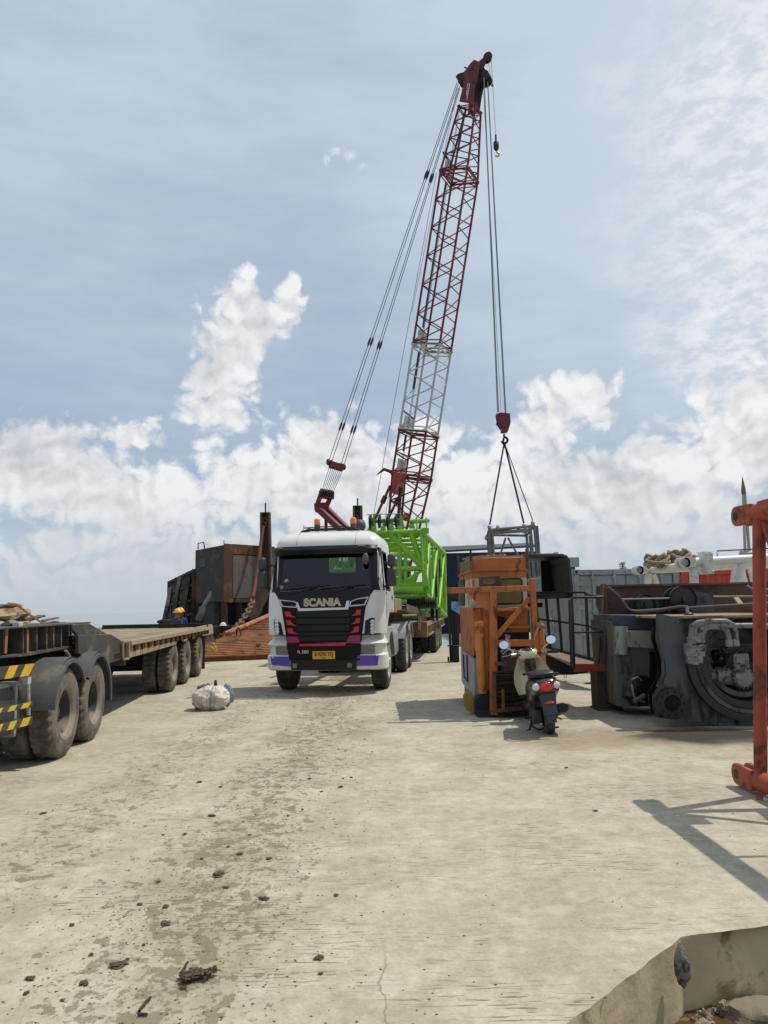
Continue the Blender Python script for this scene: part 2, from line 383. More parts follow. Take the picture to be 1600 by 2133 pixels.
for dz, jit, st in ((0,0,0),(-.010,.004,1),(-.05,.006,2),(-.10,.006,3),(-.2,.005,4),(-.62,.005,5)):
    ring = []
    for i, p in enumerate(edge):
        a = edge[max(0,i-1)]; b = edge[min(len(edge)-1,i+1)]; dd = (b-a).normalized(); nn = V((dd.y,-dd.x,0))
        chip = max(0., mnoise.noise(p*3.1+V((0,0,7)))-.12)*.20*(1 if st in (1,2) else .55 if st==3 else 0)
        ring.append(p + nn*(-(chip) + (mnoise.noise(V((p.x*9,p.y*9,dz*14)))*jit if st else 0)) + V((0,0,dz - chip*.3 if st else 0)))
    R.append(ring)
q.rings(R, closed=False, cap=False); kind(q.build('slab_side', WALL, ang=60), 'structure')
# quay wall down to the sea
q = MB(); qp = [V((7.5,160,0)), V((6.3,36,0)), V((3.4,31.3,0)), V((-7,27.6,0)), V((-160,27,0))]
q.rings([[p+V((0,0,-.004)) for p in qp], [p+V((0,0,-4)) for p in qp]], closed=False, cap=False)
kind(q.build('quay_side', WALL), 'structure')
# pit floor of wet mud with a puddle
MUD = pm('wet_mud', (.12,.085,.045), .7, var=.35, sc=5, bump=.8, bs=14)
q = MB()
def pitf(a, b):
    x, y = .2+a*9, -6+b*11.8
    h = -.43 + .035*mnoise.noise(V((x*1.3,y*1.3,0))) + .025*mnoise.noise(V((x*4,y*4,3)))
    dist = min((V((x,y,0))-p).length for p in edge[::3]) if y > 2 else 9
    if dist < .5: h += max(0,1-dist/.22)**1.3*.11*(.55+.9*abs(mnoise.noise(V((x*9,y*9,1)))))+.02*mnoise.noise(V((x*23,y*23,1)))
    return V((x,y,h))
q.grid(pitf, 260, 300); kind(q.build('mud', MUD, ang=80), 'structure')
def watermat(name, col, rough, bs, bst, strength):
    m = bpy.data.materials.new(name); m.use_nodes = True; t = m.node_tree; qq = NT(t); b = t.nodes['Principled BSDF']
    b.inputs['Base Color'].default_value = (*col,1); b.inputs['Roughness'].default_value = rough; b.inputs['IOR'].default_value = 1.33
    o = qq.n('ShaderNodeTexCoord').outputs['Object']; n = qq.n('ShaderNodeBump'); n.inputs['Strength'].default_value = strength; n.inputs['Distance'].default_value = bst
    qq.put(n.inputs['Height'], qq.noise(o, bs, 5, .6)); t.links.new(n.outputs[0], b.inputs['Normal']); return m
q = MB(); q.add([(.3,-6,-.352),(9.2,-6,-.352),(9.2,5.8,-.352),(.3,5.8,-.352)], [(0,1,2,3)])
kind(q.build('puddle', watermat('muddy_water', (.085,.052,.022), .10, 5, .05, .10)), 'structure')
q = MB(); q.add([(-9000,-300,-1.6),(9000,-300,-1.6),(9000,9000,-1.6),(-9000,9000,-1.6)], [(0,1,2,3)])
kind(q.build('sea', watermat('sea_water', (.22,.27,.28), .22, .8, .3, .35)), 'structure')
# crumbled lumps of concrete along the broken edge and at the wall foot
AGG = pm('broken_concrete', (.36,.31,.22), .95, var=.35, sc=14, dirt=(.15,.12,.08), da=.45, ds=14, bump=1., bs=50)
def chunk(p, r, sd_, lab=None, grp='crumbs of broken concrete below the slab edge'):
    b = MB(); w_ = V((sd_*3.1,sd_,sd_*1.9))
    b.ball((0,0,0), (r,r*.8,r*.65), 18, 12, lambda d: .8+.75*mnoise.noise(d*1.7+w_)+.4*mnoise.noise(d*4.5+w_)); o = b.build('concrete_chunk', AGG, ang=30); o.location = p
    return tag(o, lab or 'small crumb of broken concrete at the foot of the slab edge', 'rubble', grp)
c0 = chunk(L1.lerp(C0,.9)+V((.10,-.10,-.33)), .05, 1)
for i in range(26):
    t_ = random.random(); base_ = L1.lerp(C0, t_) if i%3 else C0.lerp(R1, t_); nn = V((.7,-.71,0)) if i%3 else V((.17,-.98,0))
    o = dup(c0); o.location = base_+nn*(.05+.10*random.random())+V((0,0,-.355+.03*random.random())); s = random.uniform(.25,.9); o.scale = (s,s,s); o.rotation_euler = (random.random()*6,random.random()*6,random.random()*6)
# rag caught on the broken corner
q = MB(); rc = P(1412,2010,3.93)
def ragf(d): return .85+.32*mnoise.noise(d*1.6+V((1,2,3)))
q.ball(rc+V((-.0,-.06,.02)), (.045,.03,.11), 20, 14, ragf)
tag(q.build('rag', pm('stiff_rag', (.27,.26,.20), .95, dirt=(.06,.055,.045), da=.45, ds=18, bump=1., bs=40)), 'stiff grey green rag stuck on the broken corner of the concrete slab', 'rag')
q = MB()
for (px, py, s) in ((1575,2118,.19),(1440,2120,.06)):
    c = G(px, py, -.36); sd = random.random()*9
    if s > .1:
        q.ball(c, (s,s*.8,s*.45), 18, 12, lambda d: .85+.35*mnoise.noise(d*1.8+V((sd,0,0))))
tag(q.build('boulder', pm('pale_stone', (.20,.165,.115), .85, dirt=(.16,.13,.08), da=.4, bump=.5)), 'pale rounded boulder lying in the muddy puddle below the slab', 'boulder')
# clods of dried mud, twigs and bark on the slab
CLOD = pm('dried_mud', (.10,.075,.045), .95, var=.3, bump=.6, bs=60)
def clod(p, sx_, sy_, sz_, name='mud_clod', seed=0, lab='small dark clod of dried mud on the pale concrete', cat='mud clod', grp='mud clods dropped on the concrete'):
    b = MB(); sd = V((seed*3.7, seed*1.3, seed*.7))
    b.ball((0,0,0), (sx_,sy_,sz_), 26, 16, lambda d: .8+.7*mnoise.noise(d*2.1+sd)+.45*mnoise.noise(d*5.5+sd)+.25*mnoise.noise(d*12+sd))
    o = b.build(name, CLOD, ang=70); o.location = (p.x,p.y,sz_*.45); o.rotation_euler.z = seed*1.7
    return tag(o, lab, cat, grp)
protos = [clod(G(455,1822), .055,.040,.012, seed=1), clod(G(252,2010), .036,.028,.011, seed=2), clod(G(345,1925), .042,.026,.008, seed=3)]
spots = [(240,2013),(62,2040),(175,2050),(330,1838),(265,2000),(150,1928),(548,1873),(700,1866),(508,1712),(415,1630),(460,1640),(533,1698),(385,1738),(500,1780),(340,1740),(90,1695),(110,1690),(345,1890),(630,1687),(665,1997),(668,2030),(720,1565),(710,1640),(715,1622),(732,1620),(645,1623),(585,1640),(775,1567),(300,1970),(575,1672),(290,1885),(760,1540),(705,1562),(1240,1690),(640,1580),(520,1740),(475,1765),(560,1630),(560,1790),(380,2060),(190,1990),(130,2085),(55,2070),(1180,1600),(600,1700),(440,1700),(670,1650),(690,1515),(470,1850),(420,1790)]
for i, (px, py) in enumerate(spots):
    g = G(px, py); o = dup(protos[i%3]); s = .28+.5*random.random()**2
    o.location = (g.x, g.y, .006); o.scale = (s,s,s*.9); o.rotation_euler.z = random.random()*6
q = MB(); g = G(408,2038)
for i in range(9):
    a = i*2.4; rr = .018*i**.5; q.ball((g.x+cos(a)*rr*1.5, g.y+sin(a)*rr, .014+.006*(i%3)), (.032,.024,.014), 24, 15, lambda d: .8+.7*mnoise.noise(d*2.6+V((i,0,0)))+.5*mnoise.noise(d*7+V((i,0,0))))
tag(q.build('mud_clump', CLOD, ang=70), 'largest dark lump of cracked mud, beside two strips of bark', 'mud clump')
def bark(a, b, w, lab):
    b_ = MB(); A, B = G(*a), G(*b); n = 7; pts = []
    for i in range(n): p = A.lerp(B, i/(n-1)); pts.append(p+V((mnoise.noise(p*30)*.008, mnoise.noise(p*20)*.008, .009)))
    b_.path(pts, [w*(.7+.5*abs(mnoise.noise(p*25))) for p in pts], 7)
    tag(b_.build('bark_strip', pm('bark', (.045,.032,.022), .9, bump=.6), ang=70), lab, 'bark')
bark((377,2032),(391,2008), .007, 'short dark strip of bark just left of the large mud lump')
bark((289,2112),(312,2082), .008, 'longer dark strip of bark nearest the lower left corner')
bark((286,2118),(306,2117), .008, 'short dark bark chip lying across the foot of the long strip')
# loose grit
q = MB()
for i in range(2200):
    y = 2.9 + 13*random.random()**1.6; x = random.gauss(-1.2+.02*y, .55) if random.random()<.86 else random.uniform(-.55*y, .5*y)
    if x > .45 and y < 5.2 and x > .5+(y-2.6)*.66: continue
    s = random.uniform(.003,.010)*(1+y*.05); a = random.random()*6
    q.add([(x+s*cos(a),y+s*sin(a),0),(x+s*cos(a+2),y+s*sin(a+2),0),(x+s*cos(a+4.1),y+s*sin(a+4.1),0),(x,y,s*.4)], [(0,1,3),(1,2,3),(2,0,3)])
kind(q.build('grit', CLOD, smooth=False), 'stuff')['label'] = 'fine dark grit and crumbs of mud scattered over the concrete'
# ---------------------------------------------------------------- wheels
RIM = pm('dusty_rim', (.20,.185,.15), .7, .2, dirt=(.26,.225,.165), da=.5, bump=.1)
RIMD = pm('dark_rim', (.075,.075,.075), .6, .2, dirt=(.25,.21,.155), da=.42, bump=.1)
ALU = pm('alloy_rim', (.5,.49,.46), .4, .6, dirt=(.25,.22,.17), da=.4)
def tyre_mb(D, w, lug=.022, n=60, x0=0.):
    """tyre with serrated shoulders; outer face at x = x0, body towards -x"""
    q = MB(); R = D/2; rb = R*.56; rings = []
    prof = [(rb,-.03*w),(rb+.06*R,0),(R*.78,.015*w),(R*.90,-.01*w),(R*.955,-.05*w),(R,-.13*w),(R,-.87*w),(R*.955,-.95*w),(R*.90,-.99*w),(R*.78,-1.015*w),(rb+.06*R,-w),(rb,-.97*w)]
    for j, (r, h) in enumerate(prof):
        ring = []
        for i in range(n*2):
            a = 2*pi*i/(n*2); cut = 0
            if j in (4,5,6,7) and (i//2)%2==0: cut = lug*(1 if j in (5,6) else .8)
            rr = r-cut; ring.append((x0+h, rr*cos(a), rr*sin(a)))
        rings.append(ring)
    q.rings(rings, True, False)
    # circumferential groove bars between the shoulders
    for hx_ in (-.36,-.64):
        q.lathe([(R-.004,(hx_-.02)*w),(R+.004,(hx_-.02)*w),(R+.004,(hx_+.02)*w),(R-.004,(hx_+.02)*w)], (x0,0,0), (1,0,0), n)
    return q
def rim_mb(D, w, dish, nuts=10, x0=0.):
    q = MB(); R = D/2; rb = R*.57
    q.mat(1).lathe([(rb,-.9*w),(rb,-.04*w),(rb+.025,-.02*w),(rb+.025,0.004),(rb-.03,-.015),(rb-.05,-.045)], (x0,0,0), (1,0,0), 40); q.mat(0)
    q.lathe([(rb-.05,-.045),(rb*.82,-dish),(rb*.52,-dish),(rb*.47,-dish+.03),(rb*.28,-dish+.04),(rb*.25,-dish+.08),(.001,-dish+.09)], (x0,0,0), (1,0,0), 40)
    for i in range(nuts):
        a = 2*pi*i/nuts; r = rb*.66; c = V((x0-dish, r*cos(a), r*sin(a))); q.tube(c, c+V((.035,0,0)), .018, 6)
    return q
def make_wheel(D, w, parent, tmat, rmat, dish=.12, name='wheel', nuts=10):
    t = tyre_mb(D, w).build(name, tmat, parent, ang=25); rim_mb(D, w, dish, nuts).build('rim', [rmat, RIM if rmat is RIMD else rmat], t); return t
def put_wheels(wh, parent, lst):
    """first entry moves the wheel itself, then copies; (x, y, z, side, with rim)"""
    for i, (x,y,z,side,rim) in enumerate(lst):
        o = wh if i==0 else (dup(wh, parent) if rim else wh.copy())
        if i and not rim: COL.objects.link(o); o.parent = parent
        o.location = (x,y,z); o.rotation_euler = (random.random()*.6, 0, 0 if side>0 else pi)

# ---------------------------------------------------------------- white tractor truck
TF = Fr(-1.25, 15.0, .115)
WPNT = pm('white_truck_paint', (.70,.69,.655), .3, var=.05, dirt=(.42,.37,.29), da=.22, ds=1.6, bump=.02, coat=.4)
GLSK = pm('black_gloss_panel', (.007,.0075,.009), .3, bump=.02, spec=.3, dirt=(.05,.045,.04), da=.2)
GRIL = pm('grille_plastic', (.006,.006,.007), .6, bump=.05, spec=.25)
VIO = pm('violet_film', hx('5a45a8'), .35, bump=0, dirt=(.4,.38,.4), da=.2)
REDF = pm('red_film', hx('c41f33'), .4, bump=0); MAGF = pm('magenta_film', hx('a3204f'), .4, bump=0)
LENS = pm('lamp_lens', (.17,.165,.14), .15, bump=0, spec=.7, dirt=(.3,.27,.2), da=.4)
LGRY = pm('light_grey_plastic', (.30,.30,.29), .55, dirt=(.2,.17,.12), da=.35)
GLAS = glassmat('tinted_glass', (.34,.40,.38), .05); GLSD = glassmat('side_glass', (.12,.14,.14), .08)
AMB = pm('amber_dome', (.75,.20,.02), .25, bump=0, spec=.6)
truck = thing('tractor_truck', 'white tractor truck with black visor, red grille flashes and violet bumper corners', 'truck', TF.o, TF.th)
FZ = [(.4,.06),(.9,0),(1.7,.02),(2.05,.06),(2.95,.24),(3.02,.27)]
def fzf(z):
    if z <= FZ[0][0]: return FZ[0][1]
    for (a,b),(c,d) in zip(FZ[:-1],FZ[1:]):
        if z <= c: return b+(d-b)*(z-a)/(c-a)
    return FZ[-1][1]
def kxz(z): return 1-.10/1.22*max(0., min(1., (z-1.95)/1.0))
def yf(x, z):
    a = abs(x)/kxz(z); y = fzf(z)+.06*(min(a,1.22)/1.05)**2
    if a > .98: y += .24 - sqrt(max(0., .24**2-(min(a,1.2199)-.98)**2))
    return y
XF = [-1.22,-1.21,-1.18,-1.12,-1.05,-.99,-.8,-.6,-.4,-.2,0,.2,.4,.6,.8,.99,1.05,1.12,1.18,1.21,1.22]
TS = [.02,.05,.25,.4,.52,.75,.98]; YB = 2.0; XB = [1.16,.9,.39,.05,-.29,-.9,-1.16]
def cabring(z, ins=0., zmin=1.19):
    if z <= 3.02: fi = si = 0.; zz = z
    else:
        t = min(1,(z-3.02)/.34); g = 1-sqrt(max(0,1-t*t)); fi, si, zz = .78*g, .50*g, 3.02
    P_ = []
    kk = kxz(zz); ye = yf(1.22*kk, zz)
    def zc(y, zv): lo = zmin if y<.45 else zmin+(1.60-zmin)*min(1,(y-.45)/.45); return max(zv, lo)
    sc = (1.22-ins-si)/1.22
    fr = [(x*sc*kk, yf(x*kk, zz)+ins+fi) for x in XF]
    ys = [ye+ins+fi+(YB-2*ins-.25*(si>0)*si-(ye+fi))*t for t in TS]
    hw = 1.22*sc*kk
    pl = fr + [(hw,y) for y in ys] + [(x*sc*kk, YB-ins-.3*si) for x in XB] + [(-hw,y) for y in ys[::-1]]
    return [V((x,y,zc(y,z))) for x, y in pl]
NF, NS_, NB = len(XF), len(TS), len(XB)
def cab_hole(j, z0, z1):
    n = NF+NS_*2+NB
    if 2.06 <= z0 and z1 <= 2.86:
        if j < NF-1 and abs((XF[j]+XF[j+1])/2) < .99: return True
        if NF <= j < NF+NS_-1:
            return .05 <= TS[j-NF] and TS[j-NF+1] <= .53
        jj = j-(NF+NS_+NB)
        if 0 <= jj < NS_-1:
            a, b = TS[::-1][jj], TS[::-1][jj+1]; return .05 <= b and a <= .53
        jb = j-(NF+NS_)
        if 0 <= jb < NB-1 and z0 >= 2.49 and XB[jb] <= .4 and XB[jb+1] >= -.3: return True
    return False
ZL = [1.19,1.3,1.5,1.7,1.9,2.07,2.28,2.5,2.68,2.85,2.93,3.02]
ZR = [3.08,3.15,3.22,3.28,3.32,3.35,3.36]
def shell(zs, ins, cap):
    q = MB(); R = [cabring(z, ins, 1.19+ins) for z in zs]; n = len(R[0]); vs = [p for r in R for p in r]; fs = []
    for a in range(len(zs)-1):
        for j in range(n):
            if not cab_hole(j, zs[a], zs[a+1]): fs.append((a*n+j, a*n+(j+1)%n, (a+1)*n+(j+1)%n, (a+1)*n+j))
    fs.append(tuple((len(zs)-1)*n+j for j in range(n)))
    if cap: fs.append(tuple(range(n)))
    return q.add(vs, fs)
cab = shell(ZL+ZR, 0, False).build('cab', WPNT, truck, ang=50)
INT = pm('cab_interior', (.014,.015,.016), .9, bump=0, spec=.2)
shell(ZL+[3.03], .045, True).build('cab_lining', INT, truck, ang=50)
q = MB(); q.box(-1.0,1.0,.22,.62,1.5,2.03); q.build('dashboard', INT, truck, bev=.04)
for xs in (-.55,.55):
    q = MB(); q.box(xs-.25,xs+.25,1.0,1.5,1.5,1.72); q.box(xs-.25,xs+.25,1.45,1.62,1.7,2.35); q.box(xs-.13,xs+.13,1.47,1.6,2.35,2.55); q.build('seat', INT, truck, bev=.05)
q = MB(); q.lathe([(.22+.018*cos(a),.018*sin(a)) for a in [i*pi/4 for i in range(9)]], (-.5,.68,2.08), (0,.75,-.6), 24); q.build('steering_wheel', BLK, truck)
q = MB(); q.grid(lambda a,b: V(((-.99+1.98*a)*kxz(2.07+.78*b), yf((-.99+1.98*a)*kxz(2.07+.78*b), 2.07+.78*b)+.008, 2.07+.78*b)), 24, 6); ws = q.build('windscreen', GLAS, truck, recalc=False)
for s in (1,-1):
    y0, y1 = [yf(1.22*kxz(2.5),2.5)+(YB-yf(1.22*kxz(2.5),2.5))*t for t in (.05,.52)]
    zt_ = 2.2 if s>0 else 2.85; q = MB(); q.add([(s*1.205*kxz(2.07),y0-.06,2.07),(s*1.205*kxz(2.07),y1,2.07),(s*1.205*kxz(zt_),y1,zt_),(s*1.205*kxz(zt_),y0-.0,zt_)], [(0,1,2,3)]); wn = q.build('side_window', GLSD, truck, recalc=False)
    q = MB(); ka, kb2 = kxz(2.06), kxz(2.86); cs = [V((s*1.222*ka,y0-.05,2.06)),V((s*1.222*ka,y1+.01,2.06)),V((s*1.222*kb2,y1+.01,2.86)),V((s*1.222*kb2,y0+.03,2.86))]
    for a, b in zip(cs, cs[1:]+cs[:1]): q.beam(a, b, .035, .016, (s,0,0))
    q.build('window_frame', BLK, wn)
    q = MB(); q.box(*(sorted((s*1.216,s*1.227))), y0+.0, y1+.36, 1.64, 2.03); d = q.build('door', WPNT, truck, bev=.012)
    q = MB(); q.box(*(sorted((s*1.222,s*1.236))), y1+.13, y1+.28, 1.86, 1.95); q.build('door_handle', BLK, d, bev=.01)
q = MB(); q.add([(-.31,YB-.02,2.5),(.41,YB-.02,2.5),(.41,YB-.02,2.85),(-.31,YB-.02,2.85)], [(0,1,2,3)]); q.build('rear_window', glassmat('clear_glass', (.8,.85,.85), .05), truck, recalc=False)
# patches that follow the curved front; corners given where the photo shows them
def tz(zx, zy):
    px, py = 560+zx/5.926, 1090+zy/5.926; y = 0.
    for _ in range(5):
        p = TF.ay(px, py, y); y = yf(p.x, p.z)
    return p.x, p.z
def clipx(poly, x, keep):
    out = []
    for i in range(len(poly)):
        a, b = poly[i], poly[(i+1)%len(poly)]; ia, ib = (a[0]-x)*keep >= 0, (b[0]-x)*keep >= 0
        if ia: out.append(a)
        if ia != ib: t = (x-a[0])/(b[0]-a[0]); out.append((x, a[1]+(b[1]-a[1])*t))
    return out
def fp_mb(q, zp, off, th, raw=False):
    pl = zp if raw else [tz(*p) for p in zp]; x0, x1 = min(p[0] for p in pl), max(p[0] for p in pl)
    n = max(1, int((x1-x0)/.09)); 
    for i in range(n):
        a, b = x0+(x1-x0)*i/n, x0+(x1-x0)*(i+1)/n
        c = clipx(clipx(pl, a, 1), b, -1)
        if len(c) < 3: continue
        q.add([(x, yf(x,z)-off, z) for x,z in c]+[(x, yf(x,z)-off+th, z) for x,z in c], [tuple(range(len(c))), tuple(range(len(c),2*len(c)))[::-1]]+[(j,(j+1)%len(c),len(c)+(j+1)%len(c),len(c)+j) for j in range(len(c))])
def fp(name, polys, mat, off, th, parent=truck):
    q = MB(); [fp_mb(q, p, off, th) for p in polys]; return q.build(name, mat, parent, ang=30, recalc=True)
pan = fp('front_panel', [[(70,845),(1320,800),(1255,880),(1195,1040),(160,1045),(125,940)]], GLSK, .012, .02)
fp('pillar_trim', [[(52,380),(108,380),(98,850),(52,850)]], GLSK, .012, .02); fp('pillar_trim', [[(1288,360),(1345,360),(1348,815),(1292,815)]], GLSK, .012, .02)
for s in (1,-1):
    q = MB(); fp_mb(q, [(s*a,b) for a,b in ((.93,2.05),(1.20,2.05),(1.118,2.93),(.87,2.97))], .008, .02, raw=True); q.v = [(x*1.006,y,z) for x,y,z in q.v]; q.build('pillar_trim', GLSK, truck, ang=30)
gr = fp('grille', [[(160,1036),(1195,1030),(1138,1482),(228,1486)]], GRIL, .016, .03)
fp('grille_slats', [[(345,a),(1005,a-10),(1000,b-10),(350,b)] for a,b in ((1085,1160),(1178,1245),(1262,1335),(1352,1385),(1402,1455))], pm('slat_plastic', (.011,.011,.012), .45, bump=0, spec=.3), .034, .02, gr)
fp('chrome_strip', [[(340,972),(362,972),(392,1050),(945,1038),(962,958),(1000,955),(985,1062),(365,1085)]], CHRM, .034, .024, pan)
for pl in ([(128,942),(320,962),(352,985),(350,1042),(165,1030)],[(1235,905),(1090,930),(1010,965),(990,1030),(1190,1008)]):
    xs = sum(p[0] for p in pl)/len(pl); ys = sum(p[1] for p in pl)/len(pl)
    a = fp('side_intake', [pl], CHRM, .026, .014, pan)
    q = MB(); fp_mb(q, [(xs+(p[0]-xs)*.86, ys+(p[1]-ys)*.74) for p in pl], .032, .012); q.build('intake_mesh', GRIL, pan, ang=30)
fl = [[(200,1090),(262,1090),(280,1130),(345,1165),(215,1150)],[(218,1195),(275,1195),(290,1232),(350,1268),(232,1255)],[(232,1297),(292,1297),(308,1335),(365,1368),(245,1360)],
 [(1085,1068),(1142,1065),(1135,1128),(1018,1145),(1075,1110)],[(1075,1175),(1132,1170),(1125,1230),(1015,1248),(1065,1215)],[(1060,1275),(1118,1270),(1112,1340),(1000,1355),(1050,1320)]]
for p in fl: fp('red_flash', [p], REDF, .037, .02, gr)
for p in ([(228,1402),(358,1400),(385,1472),(230,1478)],[(1000,1388),(1135,1380),(1130,1462),(962,1468)]): fp('magenta_flash', [p], MAGF, .037, .02, gr)
# bumper: a band below the cab following the same curve
q = MB(); R = []
for z, o in ((.47,.03),(.50,-.03),(.76,-.05),(.79,.01),(.80,.03),(.97,.03),(.98,-.035),(1.0,-.04),(1.04,.02),(1.09,.085),(1.15,.10)):
    kx = 1-max(-.015,o)*.55; ring = [V((x*kx, yf(x,z)+o, z)) for x in XF]; e = .62
    R.append([V((-1.22*kx,e,z))]+ring+[V((1.22*kx,e,z))]+[V((1.1,e,z)),V((-1.1,e,z))])
q.rings(R); bump_ = q.build('bumper', WPNT, truck, ang=40)
blkc = fp('bumper_grille', [[(226,1480),(1140,1476),(1128,1690),(262,1692)]], GRIL, .06, .09, bump_)
fp('bumper_lip', [[(276,1688),(1094,1686),(1086,1806),(288,1808)]], BLK, .065, .09, bump_)
fp('red_strip', [[(388,1488),(955,1480),(950,1508),(392,1515)]], REDF, .072, .02, blkc)
for p in ([(28,1640),(255,1645),(276,1765),(45,1745)],[(1098,1632),(1365,1625),(1345,1752),(1090,1758)]): fp('violet_patch', [p], VIO, .058, .02, bump_)
for p in ([(82,1525),(226,1530),(240,1622),(90,1622)],[(1138,1512),(1305,1508),(1305,1612),(1138,1620)]): fp('fog_lamp', [p], LENS, .0, .03, bump_)
for p in ([(308,1728),(360,1728),(358,1785),(306,1785)],[(978,1722),(1032,1720),(1030,1778),(976,1780)]): fp('led_lamp', [p], LENS, .085, .03, bump_)
for s, p in ((-1,[(62,1200),(80,1186),(150,1232),(184,1384),(78,1366)]),(1,[(1192,1205),(1262,1166),(1306,1166),(1306,1358),(1182,1362)])):
    h = fp('headlight', [p], GLSK, .014, .03)
    for a in (.18,.42,.66,.86):
        x, z = tz((98 if s<0 else 1280)+(10*a if s<0 else 0), 1180+a*190); q = MB(); q.ball((x, yf(x,z)-.012, z), (.05,.03,.045), 12, 8); q.build('lamp', pm('headlamp_glass', (.6,.62,.62), .12, .5, bump=0), h)
# plate and lettering
x0, z1 = tz(548,1578); x1, z0 = tz(826,1672); yb = min(yf(x0,z0), yf(x1,z0))-.076
q = MB(); q.box(x0,x1,yb-.008,yb,z0,z1); pl = q.build('licence_plate', pm('yellow_plate', hx('dc9c1e'), .5, bump=0, dirt=hx('a8741c'), da=.3), bump_)
text('plate_number', 'B\u00b79295\u00b7TEJ', .105, BLK, bump_, V(((x0+x1)/2, yb-.010, z0+(z1-z0)*.60)), XZ, .002, .0015, .80)
text('plate_date', '07\u00b724', .035, BLK, bump_, V(((x0+x1)/2, yb-.010, z0+(z1-z0)*.16)), XZ, .002, 0, 1)
xa, za = tz(662,980); ML = pm('letter_metal', hx('bcae90'), .35, .5, bump=0)
text('name_letters', 'SCANIA', .205, ML, pan, V((xa, yf(.3,za)-.035, za)), XZ, .01, .013, 1.03)
xa, za = tz(432,1588); text('model_letters', 'R 580', .085, ML, bump_, V((xa, yf(xa,za)-.066, za)), XZ, .004, .003, 1.15)
# visor, wipers, roof gear
q = MB(); R = []
for i in range(25):
    x = -1.07+2.14*i/24; y = yf(x,2.9); pr = [(y-.02,2.99),(y-.13,2.975),(y-.19,2.90),(y-.17,2.80),(y-.14,2.785),(y-.12,2.83),(y-.06,2.95)]; R.append([V((x,a,b)) for a,b in pr])
q.rings(R); vis = q.build('sun_visor', GLSK, truck, ang=35)
for xx in (-.93,.78): 
    q = MB(); q.box(xx-.07,xx+.07,yf(xx,2.9)-.186,yf(xx,2.9)-.165,2.952,2.96); q.build('visor_marker', WPNT, vis)
for a, b in ((-.75,-.15),(.1,.6)):
    q = MB(); q.path([(a, yf(a,2.0)-.03, 2.0),(b, yf(b,2.12)-.03, 2.13)], .010, 6); q.path([(a-.2, yf(a,2.08)-.025, 2.09),(b+.25, yf(b,2.2)-.03, 2.17)], .008, 6); q.build('wiper', BLK, truck)
for xx, yy, s in ((-.94,2.96,1),(-.70,2.93,1),(-.1,2.95,1),(.55,2.98,1),(.8,3.08,1)):
    q = MB(); q.ball((xx*1.0, .42+.12*(yy>3), 3.12+.06*(yy>3)), (.022,.03,.03), 8, 6); q.build('roof_stud', BLK, truck)
q = MB()
for yy in (.95,1.12): q.path([(-.72,yy,3.28),(-.66,yy,3.37),(-.5,yy,3.41),(.45,yy,3.41),(.6,yy,3.37),(.66,yy,3.28)], .022, 8)
q.path([(-.62,1.0,3.45),(-.3,1.02,3.47),(.2,1.0,3.46),(.62,1.05,3.42)], .012, 6); q.path([(-.66,1.0,3.3),(-.62,.95,3.5),(-.5,1.0,3.38),(-.56,1.05,3.46),(-.4,1.0,3.40)], .009, 6); q.build('roof_rack', BLK, truck)
for px in (661, 736):
    p = TF.ay(px, 1092, 1.05); b = MB(); b.tube((p.x,1.05,3.38),(p.x,1.05,3.52),.065,14); bb = b.build('beacon', pm('beacon_base', (.10,.075,.05), .7), truck)
    b = MB(); b.lathe([(.068,0),(.070,.02),(.066,.11),(.05,.13),(.001,.135)], (p.x,1.05,3.52), (0,0,1), 18); b.build('beacon_dome', AMB, bb)
q = MB(); q.path([(.42,2.25,1.6),(.42,2.25,3.45),(.42,2.24,3.62),(.42,2.2,3.70)], [.10,.10,.13,.12], 14); q.ball((.42,2.2,3.60),(.15,.15,.15),16,10); q.build('air_intake_stack', DGRY, truck, bev=0)
# mirrors
for s in (1,-1):
    q = MB(); q.path([(s*1.18,.42,2.62),(s*1.30,.34,2.60),(s*1.36,.30,2.5)], .018, 8); q.path([(s*1.18,.40,2.12),(s*1.30,.34,2.16),(s*1.36,.32,2.25)], .022, 8); arm = q.build('mirror_arm', BLK, truck)
    for za, zb, w in ((2.52,2.78,.13),(2.12,2.50,.15)):
        q = MB(); q.box(s*1.36-w/1.6, s*1.36+w/1.6, .20,.36,za,zb); q.build('mirror', DGRY, arm, bev=.045)
q = MB(); q.path([(.82,yf(.82,2.8)-.1,2.82),(.84,yf(.8,2.8)-.2,2.75)], .012, 6); q.ball((.86,.02,2.68),(.065,.04,.12),14,9); q.build('front_mirror', pm('mirror_grey', (.10,.095,.085), .5), truck)
# seams in the roof and the door gap
for xx in (-.62,.62):
    q = MB(); q.path([(xx*(1-.0*i), yf(xx,3.02)+.78*(1-sqrt(max(0,1-(i/12)**2)))-.001, 3.02+.34*i/12+.001) for i in range(12)], .005, 5); q.build('roof_seam', LGRY, truck)
for s in (1,-1):
    q = MB(); y0 = yf(1.22,2.5)+.30
    for yy in (.40, 1.42): q.tube((s*1.2215,yy,1.62 if yy>1 else 1.5),(s*1.2215,yy,2.04),.005,5)
    q.tube((s*1.2215,.40,2.0),(s*1.2215,1.9,1.99),.003,5); q.build('door_gap', BLK, truck)
# stickers
for (zx,zy,r,sd) in ((218,712,.045,6),(150,800,.06,4)):
    x, z = tz(zx,zy); q = MB(); q.add([(x+r*cos(2*pi*i/sd+.5), yf(x,z)+.004, z+r*1.1*sin(2*pi*i/sd+.5)) for i in range(sd)], [tuple(range(sd))]); q.build('sticker', pm('pale_sticker', (.30,.36,.34), .6, bump=0), ws, recalc=False)
